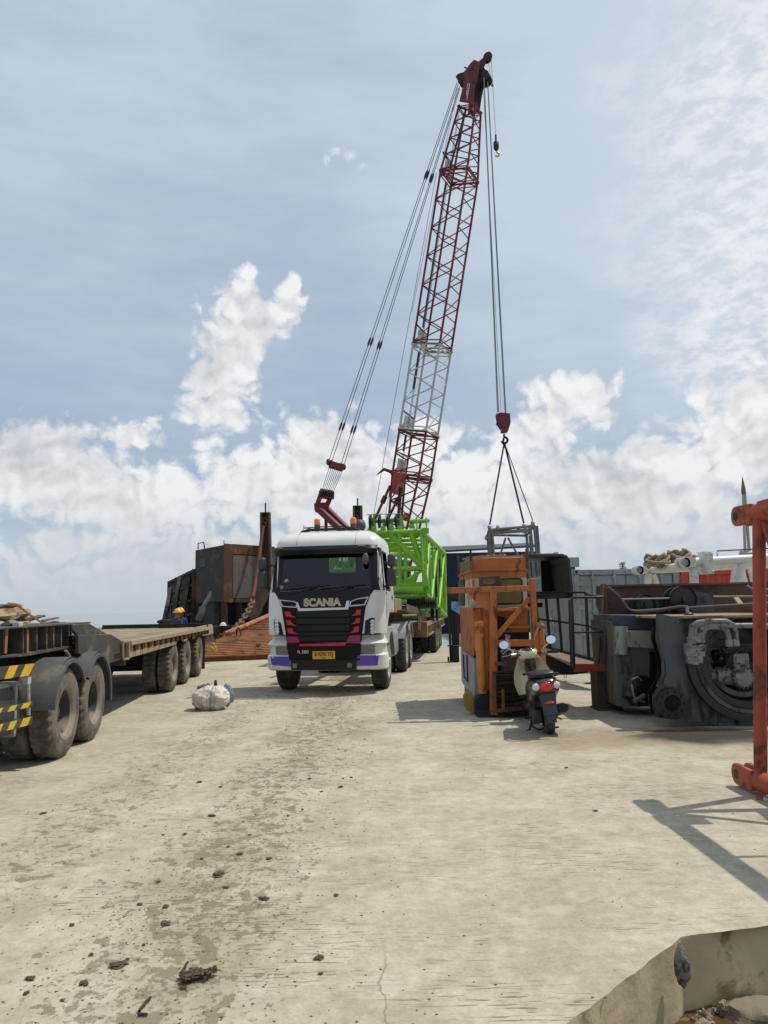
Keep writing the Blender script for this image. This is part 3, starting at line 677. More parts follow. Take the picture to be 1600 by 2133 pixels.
# chassis, tank, fenders, wheels
q = MB()
for s in (-.42,.42): q.box(s-.04,s+.04,.5,7.6,.78,1.05)
for y in (1.1,3.2,5.2,6.55,7.5): q.box(-.42,.42,y-.06,y+.06,.8,1.0)
for y in (1.1,5.2,6.55): q.tube((-.9,y,.56),(.9,y,.56),.09,10)
q.box(-.35,.35,.4,1.9,.75,1.5); q.build('chassis', BLK, truck)
q = MB()
for s in (1,-1):
    for y0 in (2.25,2.5,2.75): q.path([(s*1.12,y0,.62),(s*1.16,y0,.7),(s*1.16,y0,1.12),(s*1.10,y0,1.2),(s*.75,y0,1.2)], .055, 10)
q.box(.55,1.05,2.2,3.9,.55,1.15); q.box(-1.05,-.55,2.2,3.9,.55,1.15); q.build('side_tank', LGRY, truck, bev=.02)
def fender(yc, zc_, r, x0, x1, a0, a1, mat, name='fender', n=18, lip=.05):
    for s in (1,-1):
        q = MB(); R = []
        for i in range(n+1):
            a = a0+(a1-a0)*i/n; cyy, czz = yc-r*cos(a), zc_+r*sin(a); cy2, cz2 = yc-(r-.02)*cos(a), zc_+(r-.02)*sin(a); cy3, cz3 = yc-(r-lip)*cos(a), zc_+(r-lip)*sin(a)
            R.append([V((s*x0,cyy,czz)),V((s*x1,cyy,czz)),V((s*x1,cy3,cz3)),V((s*(x1-.02),cy3,cz3)),V((s*(x1-.02),cy2,cz2)),V((s*x0,cy2,cz2))])
        q.rings(R); q.build(name, mat, truck, ang=35)
fender(1.15,.56,.72,.80,1.235,radians(38),radians(172),LGRY,lip=.09)
fender(5.2,.58,.74,.60,1.22,radians(25),radians(150),LGRY); fender(6.55,.58,.74,.60,1.22,radians(40),radians(160),LGRY)
wf = make_wheel(1.12,.33,truck,RUB,ALU,.05)
put_wheels(wf, truck, [(1.17,1.15,.56,1,1),(-1.17,1.15,.56,-1,1)])
wd = make_wheel(1.14,.29,truck,RUB,ALU,.14)
put_wheels(wd, truck, [(1.20,5.2,.57,1,1),(1.20,6.55,.57,1,1),(-1.20,5.2,.57,-1,1),(-1.20,6.55,.57,-1,1),(.88,5.2,.57,1,0),(.88,6.55,.57,1,0),(-.88,5.2,.57,-1,0),(-.88,6.55,.57,-1,0)])

# ---------------------------------------------------------------- brown lowbed trailer behind it
TAN = pm('tan_dusty_steel', (.30,.215,.13), .8, dirt=(.18,.11,.06), da=.4, bump=.2)
tr2 = thing('lowbed_trailer', 'brown lowbed trailer coupled behind the white truck, under the lime green boom section', 'trailer', TF.o, TF.th)
def zt1(zx, zy): return 780+zx/6.094, 1050+zy/6.094
q = MB(); sp_ = [TF.ax(*zt1(*p), 1.30) for p in ((400,1270),(470,1292),(690,1385),(735,1425),(740,1590),(545,1600),(540,1390),(400,1370))]
for s in (1,-1): q.prism([(s*1.30, p.y, p.z) for p in sp_], (s*.03,0,0))
q.box(-1.29,1.29,5.0,9.6,1.50,1.62); q.box(-.7,.7,4.6,9.5,1.28,1.5); q.build('gooseneck', BRN, tr2, bev=.008)
q = MB(); q.box(-1.15,.98,4.55,6.3,1.55,1.93); q.build('neck_block', TAN, tr2, bev=.02)
q = MB(); q.box(-1.5,1.5,9.4,24,1.06,1.20); q.box(-1.5,1.5,9.4,9.7,.72,1.06)
for i in range(26):
    y = 9.9+i*.55
    for s in (1,-1): q.box(*sorted((s*1.34,s*1.52)), y, y+.06, .80, 1.06)
for s in (1,-1): q.box(*sorted((s*1.34,s*1.54)), 9.7, 24, .74, .80)
q.build('deck_frame', TAN, tr2)
for y in (14.4,15.9,17.4,22): 
    q = MB(); q.tube((-1.2,y,.46),(1.2,y,.46),.07,8); q.box(-.5,.5,y-.1,y+.1,.5,1.06); q.build('axle', BLK, tr2)
wt2 = make_wheel(.92,.27,tr2,RUB,RIM,.1)
L = [(s*x,y,.46,s,x>1.1) for y in (13.2,14.4,15.9,17.4) for x in (1.62,1.30,.75,.45) for s in (1,-1)]
put_wheels(wt2, tr2, L)
# ---------------------------------------------------------------- lime green boom section on it
gb = thing('boom_section', 'lime green lattice boom section with black sheaves, loaded on the brown lowbed trailer', 'crane boom section', TF.o, TF.th)
A = lambda zx,zy,y: TF.ay(*zt1(zx,zy), y)
XL = -1.55
NTR, NBR = V((1.46,8.3,4.03)), V((1.50,8.3,2.10)); FTR, FBR = V((1.85,17,3.95)), V((1.82,17,1.30))
NTL, NBL, FTL, FBL = [V((-p.x-.05,p.y,p.z)) for p in (NTR,NBR,FTR,FBR)]
for a, b, r in ((NTR,FTR,.10),(NBR,FBR,.10),(NTL,FTL,.10),(NBL,FBL,.10)):
    q = MB(); q.tube(a, b, r, 14); q.build('chord', LIME, gb)
q = MB(); q.tube(NTL,NTR,.09,12); m_ = A(440,820,8.3).z; q.tube((-1.5,8.3,m_),(1.48,8.3,m_),.085,12)
q.box(-1.5,1.5,8.22,8.38,2.10,2.46); q.tube((-1.5,8.2,2.22),(1.5,8.2,2.22),.13,12)
def g2(a, b, r=.085): q.tube(A(*a,8.3), A(*b,8.3), r, 12)
g2((160,350),(600,790),.095); g2((465,370),(605,770),.095); g2((320,360),(320,1000),.075); g2((395,520),(395,1000),.06); g2((540,860),(490,1000)); g2((150,1180),(0,760),.08)
q.tube((-1.45,8.3,2.3),(-.2,8.3,4.0),.09,12); q.tube((-.9,8.3,4.0),(-1.45,8.3,2.9),.09,12); q.tube((-.5,8.3,2.3),(-.5,8.3,4.0),.075,12)
q.build('end_frame', LIME, gb)
q = MB(); q.tube(FTL,FTR,.09,12); q.tube(FBL,FBR,.09,12); q.tube(FTL,FBR,.08,12); q.tube(FBL,FTR,.08,12); q.tube(FTL,FBL,.09,12); q.tube(FTR,FBR,.09,12); q.build('end_frame', LIME, gb)
for s, T0, B0, T1, B1 in ((1,NTR,NBR,FTR,FBR),(-1,NTL,NBL,FTL,FBL)):
    for t, w in ((.0,.26),(.06,.10),(.11,.10),(.17,.11),(.27,.13),(.40,.13),(.62,.13),(.82,.13)):
        q = MB(); a, b = T0.lerp(T1,t), B0.lerp(B1,t); q.beam(a, b, .07, w, (0,1,0)); q.build('upright', LIME, gb, bev=.012)
    q = MB()
    for t0, t1 in ((.06,.27),(.27,.62),(.62,1.)): q.tube(B0.lerp(B1,t0), T0.lerp(T1,t1), .06, 10)
    q.build('diagonal', LIME, gb)
q = MB()
for t in (.12,.3,.5,.7): q.tube(NTL.lerp(FTL,t), NTR.lerp(FTR,t), .06, 10); q.tube(NBL.lerp(FBL,t), NBR.lerp(FBR,t), .06, 10); q.tube(NTL.lerp(FTL,t), NTR.lerp(FTR,min(1,t+.2)), .05, 10); q.tube(NTL.lerp(FTL,t), NBR.lerp(FBR,t), .05, 10)
q.build('cross_brace', LIME, gb)
# the bent knee plate and pin lugs on the near right corner
q = MB(); q.prism([A(*p,8.15) for p in ((608,830),(655,830),(690,1010),(725,1110),(700,1150),(640,1100),(610,990))], (0,.12,0)); q.prism([A(*p,8.2) for p in ((600,300),(690,300),(690,370),(600,370))], (0,.15,0)); q.box(1.32,1.36,8.1,8.3,4.0,4.45); q.box(1.62,1.66,8.1,8.3,4.0,4.45); q.build('corner_plate', LIME, gb, bev=.01)
sh = A(170,215,8.5); q = MB(); q.tube((A(0,215,8.5).x-.1,8.5,sh.z),(A(330,215,8.5).x,8.5,sh.z),.06,12); q.build('sheave_shaft', pm('dark_lime', (.10,.22,.02), .5), gb)
def sheave_mb(c, r, w, ax=(1,0,0)):
    q = MB(); q.lathe([(r*.25,-w/2),(r*.9,-w*.25),(r,-w/2),(r,-w*.3),(r*.93,0),(r,w*.3),(r,w/2),(r*.9,w*.25),(r*.25,w/2),(r*.22,w*.7),(.001,w*.7)], c, ax, 28); q.lathe([(.001,-w*.7),(r*.22,-w*.7),(r*.25,-w/2)], c, ax, 28); return q
for zx in (-50,65,170,278):
    x = A(zx,215,8.5).x; sheave_mb((x,8.5,sh.z),.225,.07).build('sheave', BLK, gb)
    q = MB(); q.prism([(x+.09,8.45,4.05),(x+.20,8.45,4.05),(x+.16,8.45,sh.z+.08),(x+.10,8.45,sh.z+.08)], (0,.03,0)); q.prism([(x+.03,8.35,4.05),(x+.22,8.35,4.05),(x+.2,8.35,4.25),(x+.06,8.35,4.25)], (0,.02,0)); q.build('sheave_bracket', LIME, gb)
q = MB(); a, b = A(20,130,8.5), A(330,122,8.5); q.tube(a-V((.3,0,0)), b, .012, 6); q.prism([A(*p,8.5) for p in ((325,150),(345,150),(390,310),(318,310))], (0,.05,0)); q.prism([A(*p,8.5) for p in ((-90,330),(-60,330),(25,120),(0,120))], (0,.03,0)); q.build('rope_guard', LIME, gb)
q = MB(); a, b = A(450,222,8.6), A(690,212,8.6); q.tube(a, b, .07, 12); q.prism([A(*p,8.6) for p in ((440,310),(520,310),(480,200),(450,200))], (0,.06,0)); q.build('pin_tube', LIME, gb)
q = MB(); q.tube(A(610,216,8.6), A(700,210,8.6), .05, 12); q.build('steel_pin', STEEL, gb)
for i in range(13):
    x = A(425+29*i,1250,8.4).x; sheave_mb((x,8.4,A(425,1260,8.4).z),.17,.05).build('sheave', BLK, gb)
sheave_mb(A(735,1370,9.2),.30,.09).build('sheave', BLK, gb); sheave_mb(A(735,1370,9.2)+V((.15,.0,.0)),.30,.06).build('sheave', BLK, gb)
q = MB(); q.box(-1.3,1.3,8.2,8.6,1.62,1.74); q.box(-1.4,1.5,12,12.4,1.2,1.32); q.box(-1.4,1.6,16.5,16.9,1.2,1.3); tag(q.build('packing_timber', pm('dark_timber', (.07,.05,.035), .9, bump=.4), gb), '', ''); 
o = bpy.data.objects['packing_timber']; del o['label']; del o['category']
q = MB(); q.prism([A(*p,9.4) for p in ((790,1310),(845,1310),(845,1400),(800,1400))], (0,.1,0)); q.tube(A(660,1200,8.4), A(668,1390,8.4), .05, 8); q.tube(A(790,1190,8.8), A(785,1330,8.8), .04, 8); q.build('lug', LIME, gb, bev=.01)
# ---------------------------------------------------------------- lowbed trailer and tractor unit at the left
LF = Fr(-4.55, 16.0, -.0948)
OLIV = pm('olive_grey_steel', (.055,.052,.045), .7, dirt=(.15,.115,.07), da=.42, ds=2, bump=.2)
DUST = pm('dusty_beige_steel', (.34,.26,.16), .85, dirt=(.16,.10,.055), da=.36, ds=2.2, bump=.2)
PLNK = pm('grey_brown_planks', (.25,.19,.12), .9, var=.35, sc=2, dirt=(.10,.07,.045), da=.4, ds=1.5, bump=.4)
YEL = pm('yellow_stripe', hx('d2a71c'), .5, bump=0, dirt=hx('6b5a20'), da=.25)
def z2(zx, zy): return zx/3.3333, 1220+zy/3.3333
def z5(zx, zy): return 330+zx/8.53, 1250+zy/8.53
lt = thing('lowbed_trailer', 'empty dusty lowbed trailer with plank deck and gooseneck at the left, carrying timber scraps', 'trailer', LF.o, LF.th)
H = lambda p, x: LF.ax(*z2(*p), x)
H5 = lambda p, x: LF.ax(*z5(*p), x)
q = MB(); side = [H((890,388),0)]+[H5(p,0) for p in ((880,440),(955,432),(972,470),(975,600),(800,640),(772,545),(708,562),(640,690),(618,585),(535,605),(520,705),(462,745),(424,632),(337,655),(318,792))]+[H((890,505),0)]
for x in (0,-2.9): q.prism([(x,p.y,p.z) for p in side], (-.05 if x==0 else .05,0,0))
y0, y1 = side[0].y, side[1].y
q.box(.0,.06,y0,y1,1.17,1.25); q.build('side_beam', DUST, lt, bev=.006)
q = MB()
nb_ = 9
for i in range(nb_):
    x0 = -2.9+i*2.9/nb_; q.box(x0+.01,x0+2.9/nb_-.012,y0-.05*(i%3),y1+.1,1.185+.012*mnoise.noise(V((i*3.1,0,0))),1.245+.012*mnoise.noise(V((i*3.1,0,0))))
q.build('deck_planks', PLNK, lt, bev=.006)
q = MB(); q.box(-2.4,-.5,y0,y1,.85,1.1); q.box(-2.85,-.05,y0,y0+.08,.85,1.2); q.box(-2.85,-.05,y1-.06,y1+.02,.85,1.2)
q.prism([H5(p,-.05) for p in ((880,620),(945,605),(1035,748),(985,752))], (-.25,0,0)); q.prism([H5((p[0],p[1]),-2.6) for p in ((880,620),(945,605),(1035,748),(985,752))], (-.25,0,0)); q.build('deck_frame', OLIV, lt)
q = MB(); q.box(-.06,.0,y1-.9,y1-.85,.55,1.0); q.build('mud_flap', BLK, lt) if False else None
q = MB(); q.box(-.62,-.02,4.72,4.76,.12,.95); q.build('mud_flap', pm('mud_flap_rubber', (.05,.035,.03), .8), lt)
n = 17
q = MB(); q.box(.0,.045,0,.045,-.13,-.03); q.box(.0,.045,.13,.175,-.11,-.03); q.path([(.02,.02,-.04),(.02,.06,-.01),(.02,.12,-.01),(.02,.155,-.04)], .016, 6)
td = q.build('tie_down', RUST, lt, bev=.004)
for i in range(n):
    o = td if i==0 else dup(td, lt); o.location = (.004, y0+.35+(y1-y0-.6)*i/(n-1), 1.19)
wl = make_wheel(1.05,.27,lt,RUBD,RIM,.12)
put_wheels(wl, lt, [(s*1.43-1.45+(0 if s>0 else 0)-s*.02*0,y,.525,s,True) for y in (.25,1.95,3.85) for s in (1,-1)]+[(s*1.12-1.45,y,.525,s,False) for y in (.25,1.95,3.85) for s in (1,-1)])
for y in (.25,1.95,3.85):
    q = MB(); q.tube((-2.6,y,.53),(-.3,y,.53),.08,10); q.box(-2.2,-.7,y-.12,y+.12,.6,.9); q.build('axle', BLK, lt)
# gooseneck
q = MB(); XG = -.42
def strip(pl, xa, xb, mbd): mbd.prism([(xa,p.y,p.z) for p in [H(a, XG+.2) for a in pl]], (xb-xa,0,0))
strip([(-260,312),(620,252),(620,262),(0,302),(-260,324)], -2.7, XG+.22, q)
strip([(-200,512),(70,488),(590,402),(592,412),(180,490),(70,497),(-200,525)], -2.7, XG+.20, q)
strip([(-260,312),(620,255),(500,285),(500,412),(180,488),(70,488),(-260,520)], XG-.03, XG, q)
for a, b, c in ((45,296,470),(178,287,487),(200,286,482),(272,282,470),(340,278,458),(388,275,450),(440,272,440),(494,270,430),(512,268,425)):
    strip([(a,b),(a+7,b),(a+7,c),(a,c)], XG, XG+.17, q)
q.build('gooseneck', OLIV, lt)
q = MB(); strip([(55,300),(72,300),(62,470),(45,470)], XG+.172, XG+.18, q); q.build('rust_streak', pm('orange_rust', (.28,.12,.05), .9, bump=.2), lt); q = MB(); strip([(200,300),(214,300),(212,470),(200,470)], XG+.172, XG+.18, q); q.build('rust_streak', pm('orange_rust', (.28,.12,.05), .9, bump=.2), lt)
for a in (300,405,525):
    q = MB(); b = [H(p, XG+.02) for p in ((a-12,395),(a-12,360),(a,350),(a+14,358),(a+14,375))]; q.path(b, .014, 6); q.build('tie_hook', STEEL, lt)
q = MB(); q.prism([H(p,-.10) for p in ((545,343),(770,337),(850,385),(852,510),(700,556),(545,470))], (-.05,0,0)); q.prism([H(p,-2.8) for p in ((545,343),(770,337),(850,385),(852,510),(700,556),(545,470))], (-.05,0,0)); q.prism([H(p,-.12) for p in ((545,343),(770,337),(850,385),(845,392),(765,346),(545,352))], (-2.7,0,0))
q.prism([H(p,-.55) for p in ((480,275),(620,262),(745,335),(540,345))], (-.05,0,0)); q.prism([H(p,-.10) for p in ((850,385),(890,378),(890,508),(852,512))], (-.04,0,0)); q.build('drop_plate', OLIV, lt, bev=.006)
q = MB(); cs = [H(p,.02) for p in ((853,388),(893,382),(893,505),(855,512))]
for a, b in zip(cs, cs[1:]+cs[:1]): q.beam(a, b, .03, .03)
q.build('corner_frame', DUST, lt)
q = MB(); a, b = H((555,490),-.25), H((660,480),-.25); q.beam(a,b,.18,.16); q.tube(H((660,485),-.25), H((705,490),-.25), .11, 14); q.tube(H((700,500),-.25), H((800,515),-.25), .035, 8); q.tube(H((690,470),-.16), H((720,530),-.16), .05, 8); q.build('landing_winch', DUST, lt, bev=.008)
q = MB(); q.path([H((455,450),-.2),H((505,520),-.2)], .018, 6); q.path([H((512,430),-.25),H((530,525),-.25)], .025, 6); q.build('stay_bar', DUST, lt)
n9 = H((22,350), XG+.02)
YZ = Matrix(((0,0,1),(1,0,0),(0,1,0)))
text('fleet_number', '9', .13, pm('stencil_white', (.5,.5,.47), .7, bump=0), lt, n9, YZ, .002, .002)
# tractor unit, mostly outside the picture
lk = thing('tractor_truck', 'dark tractor unit at the left edge with yellow striped side guard and grey mudguards', 'truck', LF.o, LF.th)
g1, g2_ = LF.loc(G(118,1578)), LF.loc(G(192,1552))
ya, yb_, XW = g1.y, g1.y+1.16, g1.x+.10
wk = make_wheel(1.06,.28,lk,RUBD,RIMD,.19)
put_wheels(wk, lk, [(XW,ya,.53,1,1),(XW,yb_,.53,1,1),(XW-2.3,ya,.53,-1,1),(XW-2.3,yb_,.53,-1,1),(XW-.31,ya,.53,1,0),(XW-.31,yb_,.53,1,0),(XW-1.99,ya,.53,-1,0),(XW-1.99,yb_,.53,-1,0)])
FGR = pm('mudguard_grey', (.085,.085,.085), .6, dirt=(.16,.14,.11), da=.4, bump=.1)
for s, xc in ((1,XW),(-1,XW-2.3)):
    for yc, a0, a1 in ((ya,8,150),(yb_,32,188)):
        q = MB(); R = []
        for i in range(25):
            a = radians(a0+(a1-a0)*i/24); pr = [(.64,.62),(.64,.0),(.60,.02),(.57,.0),(.57,-.03),(.62,-.03),(.62,.60)]
            R.append([V((xc - s*(d-.03), yc-r*cos(a), .54+r*sin(a))) for r, d in pr])
        q.rings(R); q.build('mudguard', FGR, lk, ang=40)
q = MB(); q.box(XW-1.6,XW-1.5,ya-4,yb_+1.2,.75,1.02); q.box(XW-.8,XW-.7,ya-4,yb_+1.2,.75,1.02); q.box(XW-1.7,XW-.6,ya+.2,yb_-.2,1.02,1.22); q.tube((XW-2.1,ya,.53),(XW-.2,ya,.53),.09,10); q.tube((XW-2.1,yb_,.53),(XW-.2,yb_,.53),.09,10); q.build('chassis', BLK, lk)
q = MB(); xo = XW-.10
gu = {}
for nm, pl in (('a',[(-260,592),(238,540),(216,622),(-260,690)]),('b',[(-260,905),(232,803),(228,838),(-260,942)]),('c',[(-260,1030),(230,905),(222,962),(-260,1085)])):
    pp = [LF.ax(*z2(*p), xo) for p in pl]; gu[nm] = pp; b_ = MB(); b_.prism(pp, (-.03,0,0)); gd = b_.build('guard_bar', DGRY, lk, bev=.004)
    for t0, t1 in ((.05,.13),(.22,.31),(.40,.49),(.60,.70),(.80,.93)) if nm!='a' else ((.10,.2),(.33,.43),(.57,.70),(.82,.97)):
        sl = .03
        st = [pp[0].lerp(pp[1],t0+sl)+V((.002,0,0)), pp[0].lerp(pp[1],min(1,t1+sl))+V((.002,0,0)), pp[3].lerp(pp[2],t1-sl*.6)+V((.002,0,0)), pp[3].lerp(pp[2],t0-sl*.6)+V((.002,0,0))]
        s_ = MB(); s_.prism(st, (.002,0,0)); s_.build('yellow_stripe', YEL, gd, bev=0)
q = MB(); q.path([LF.ax(*z2(*p), xo-.05) for p in ((150,640),(178,645),(195,690),(196,900))], .022, 8); a = LF.ax(*z2(192,658), xo-.02); q.box(a.x-.03,a.x+.02,a.y-.05,a.y+.05,a.z-.035,a.z+.035); q.build('guard_post', pm('grey_pipe', (.42,.40,.36), .6, dirt=(.2,.17,.12), da=.3), lk)
q = MB(); q.box(XW-.75,XW-.22,ya-2.6,ya-.72,.42,.98); tk = q.build('fuel_tank', DGRY, lk, bev=.10)
q = MB(); 
for yy in (ya-1.0,ya-1.6): q.box(XW-.76,XW-.212,yy-.03,yy+.03,.412,.988)
q.build('tank_strap', LGRY, tk)
# timber scraps on the gooseneck
TMB = pm('weathered_wood', (.30,.225,.12), .9, var=.4, sc=6, dirt=(.08,.055,.03), da=.42, ds=5, bump=1., bs=14)
TMD = pm('brown_wood', (.12,.08,.05), .9, var=.4, sc=6, dirt=(.05,.035,.025), da=.4, ds=5, bump=.8, bs=14)
def lump(name, a, b, r, mat, lab, cat, x, grp=None, sq=.7, seed=0):
    A_, B_ = LF.w(*H(a,x)), LF.w(*H(b,x)); q = MB(); n = 9; d = (B_-A_)
    R = []
    sd_ = d.normalized().cross(V((0,0,1))).normalized()
    for i in range(n):
        t = i/(n-1); c = A_.lerp(B_, t); ring = []
        for j in range(12):
            an = 2*pi*j/12; nz = .8+.5*mnoise.noise(V((t*3+seed, cos(an)*1.3, sin(an)*1.3+seed))); e = .9 if 0<i<n-1 else .72
            ring.append(c + sd_*(cos(an)*r*1.4*nz*e) + V((0,0,1))*(sin(an)*r*sq*nz*e))
        R.append(ring)
    q.rings(R); return tag(q.build(name, mat, ang=28), lab, cat, grp)
lump('log', (-60,215),(172,190), .10, TMB, 'biggest split yellowish log on the gooseneck at the left edge', 'log', -.75, sq=1., seed=1)
lump('plank_offcut', (40,278),(195,255), .055, TMB, 'pale split timber lying under the biggest yellowish log', 'timber', -.6, seed=2)
lump('concrete_lump', (45,262),(108,258), .06, pm('grey_lump', (.17,.17,.16), .9), 'rounded grey lump lying among the timber scraps', 'lump', -.52, seed=3)
lump('log', (150,240),(235,225), .06, TMD, 'dark brown log end right of the biggest yellowish log', 'log', -.8, seed=4)
lump('plank_offcut', (230,222),(300,210), .045, TMD, 'dark squared block behind the orange strap', 'timber', -1.2, seed=5)
lump('plank_offcut', (290,245),(402,222), .032, TMD, 'upper brown plank scrap, rightmost pair on the gooseneck', 'timber', -.8, seed=6)
lump('plank_offcut', (300,262),(400,250), .028, TMD, 'lower brown plank scrap, rightmost pair on the gooseneck', 'timber', -.72, seed=7)
lump('plank_offcut', (385,258),(450,255), .016, TMD, 'thinnest flat plank scrap at the right end of the timber pile', 'timber', -.8, seed=8)
lump('log', (-80,150),(120,140), .07, TMD, 'dark log lying on top behind the biggest yellowish log', 'log', -1.2, seed=9)
q = MB(); b_ = [LF.w(*H(p,-.45)) for p in ((60,125),(110,135),(150,160),(200,200),(250,235),(320,276))]; R = []
for p in b_: R.append([p+V((0,-.03,.0)),p+V((0,.03,.0)),p+V((0,.03,.012)),p+V((0,-.03,.012))])
q.rings(R); tag(q.build('cargo_strap', pm('orange_strap', (.30,.14,.05), .8)), 'orange brown strap drawn over the timber pile to the gooseneck edge', 'strap')
q = MB(); p = LF.w(*H((122,272),-.42)); q.box(p.x-.04,p.x+.04,p.y-.05,p.y+.05,p.z-.03,p.z+.03); tag(q.build('white_box', pm('pale_box', (.5,.5,.46), .7, dirt=(.2,.17,.12), da=.4), bev=.006), 'small dirty white box beside the grey lump on the gooseneck', 'box')
# folded dark bars across the tail end
for i, (pa, pb3, lb) in enumerate((((712,292),(975,281),'dark steel bar across the trailer tail, leftmost of three'),((930,276),(1215,264),'dark steel bar across the trailer tail, middle of three'),((1170,262),(1445,252),'dark steel bar across the trailer tail, nearest the workers'))):
    A_, B_ = LF.w(*LF.ay(*z2(*pa), y1-.12-.1*(i%2))), LF.w(*LF.ay(*z2(*pb3), y1-.12-.1*(i%2))); zz_ = 1.31; A_.z = B_.z = zz_
    q = MB(); q.beam(A_, B_, .10, .11); tag(q.build('steel_bar', BLK, bev=.008), lb, 'steel bar')
# ---------------------------------------------------------------- filled sack
sk = thing('sack', 'stuffed white woven sack with green and red stripes lying on the concrete', 'sack', G(440,1478))
def sackmat():
    m = bpy.data.materials.new('woven_sack'); m.use_nodes = True; t = m.node_tree; w = NT(t); b = t.nodes['Principled BSDF']
    o = w.n('ShaderNodeTexCoord').outputs['Object']; s = w.n('ShaderNodeSeparateXYZ'); wv = w.noise(o, 4, 4, .6, 0, 1)
    va = w.n('ShaderNodeVectorMath', operation='MULTIPLY_ADD'); w.put(va.inputs[0], wv); va.inputs[1].default_value=(.10,.10,.10); w.put(va.inputs[2], o); w.put(s.inputs[0], va.outputs[0])
    c = w.mix(w.mr(w.noise(o, 6, 6, .6), .3, .7), (.68,.65,.60,1), (.50,.45,.39,1))
    st = lambda x0, hw: w.mr(w.m('ABSOLUTE', w.m('SUBTRACT', s.outputs[0], x0)), hw*.8, hw, 1., 0.)
    c = w.mix(w.m('MULTIPLY', st(.09,.022), .75), c, (.14,.25,.19,1)); c = w.mix(w.m('MULTIPLY', st(.15,.008), .6), c, (.45,.10,.10,1)); c = w.mix(w.m('MULTIPLY', st(.03,.008), .6), c, (.45,.10,.10,1)); c = w.mix(w.m('MULTIPLY', st(-.06,.01), .5), c, (.5,.2,.15,1))
    w.put(b.inputs['Base Color'], c); b.inputs['Roughness'].default_value = .7
    n = w.n('ShaderNodeBump'); n.inputs['Strength'].default_value = .9; n.inputs['Distance'].default_value = .02
    w.put(n.inputs['Height'], w.noise(w.mapv(o, sc=(1,1,2.2)), 9, 7, .6, .6)); t.links.new(n.outputs[0], b.inputs['Normal']); return m
def sackf(d):
    k_ = 1+.13*mnoise.noise(d*1.6)+.07*mnoise.noise(d*4.2)+.03*mnoise.noise(d*11)
    kn = (d-V((.25,-.95,-.15)).normalized()).length
    return k_ - .24*math.exp(-(kn/.30)**2) + .085*math.exp(-kn*1.1)*(abs(sin(5.5*atan2(d.z+.15, d.x-.25)+1.5*mnoise.noise(d*2)))-.5)
q = MB(); q.ball((.01,0,.19), (.33,.27,.215), 90, 54, sackf); q.v = [(x,y,max(0,z)) for x,y,z in q.v]; q.build('sack', sackmat(), sk, ang=80)
q = MB(); q.ball((-.14,.16,.30), (.17,.12,.13), 30, 18, lambda d: .85+.45*mnoise.noise(d*2.2+V((4,0,0)))); q.ball((-.24,.06,.14), (.10,.16,.13), 26, 16, lambda d: .85+.4*mnoise.noise(d*2.2)); q.build('khaki_cloth', pm('khaki_cloth', (.13,.115,.06), .95, var=.4, bump=.8, bs=12), sk, ang=80)
q = MB(); q.ball((.24,.16,.22), (.13,.06,.21), 30, 18, lambda d: .85+.4*mnoise.noise(d*2+V((9,0,0)))); q.build('blue_sheet', pm('blue_grey_sheet', (.22,.26,.36), .6, bump=.6, bs=12), sk, ang=80)
q = MB(); q.ball((.05,.10,.42), (.035,.03,.085), 14, 10, lambda d: .8+.4*mnoise.noise(d*3)); q.build('knotted_neck', pm('dark_cord', (.05,.02,.03), .9), sk, ang=80)
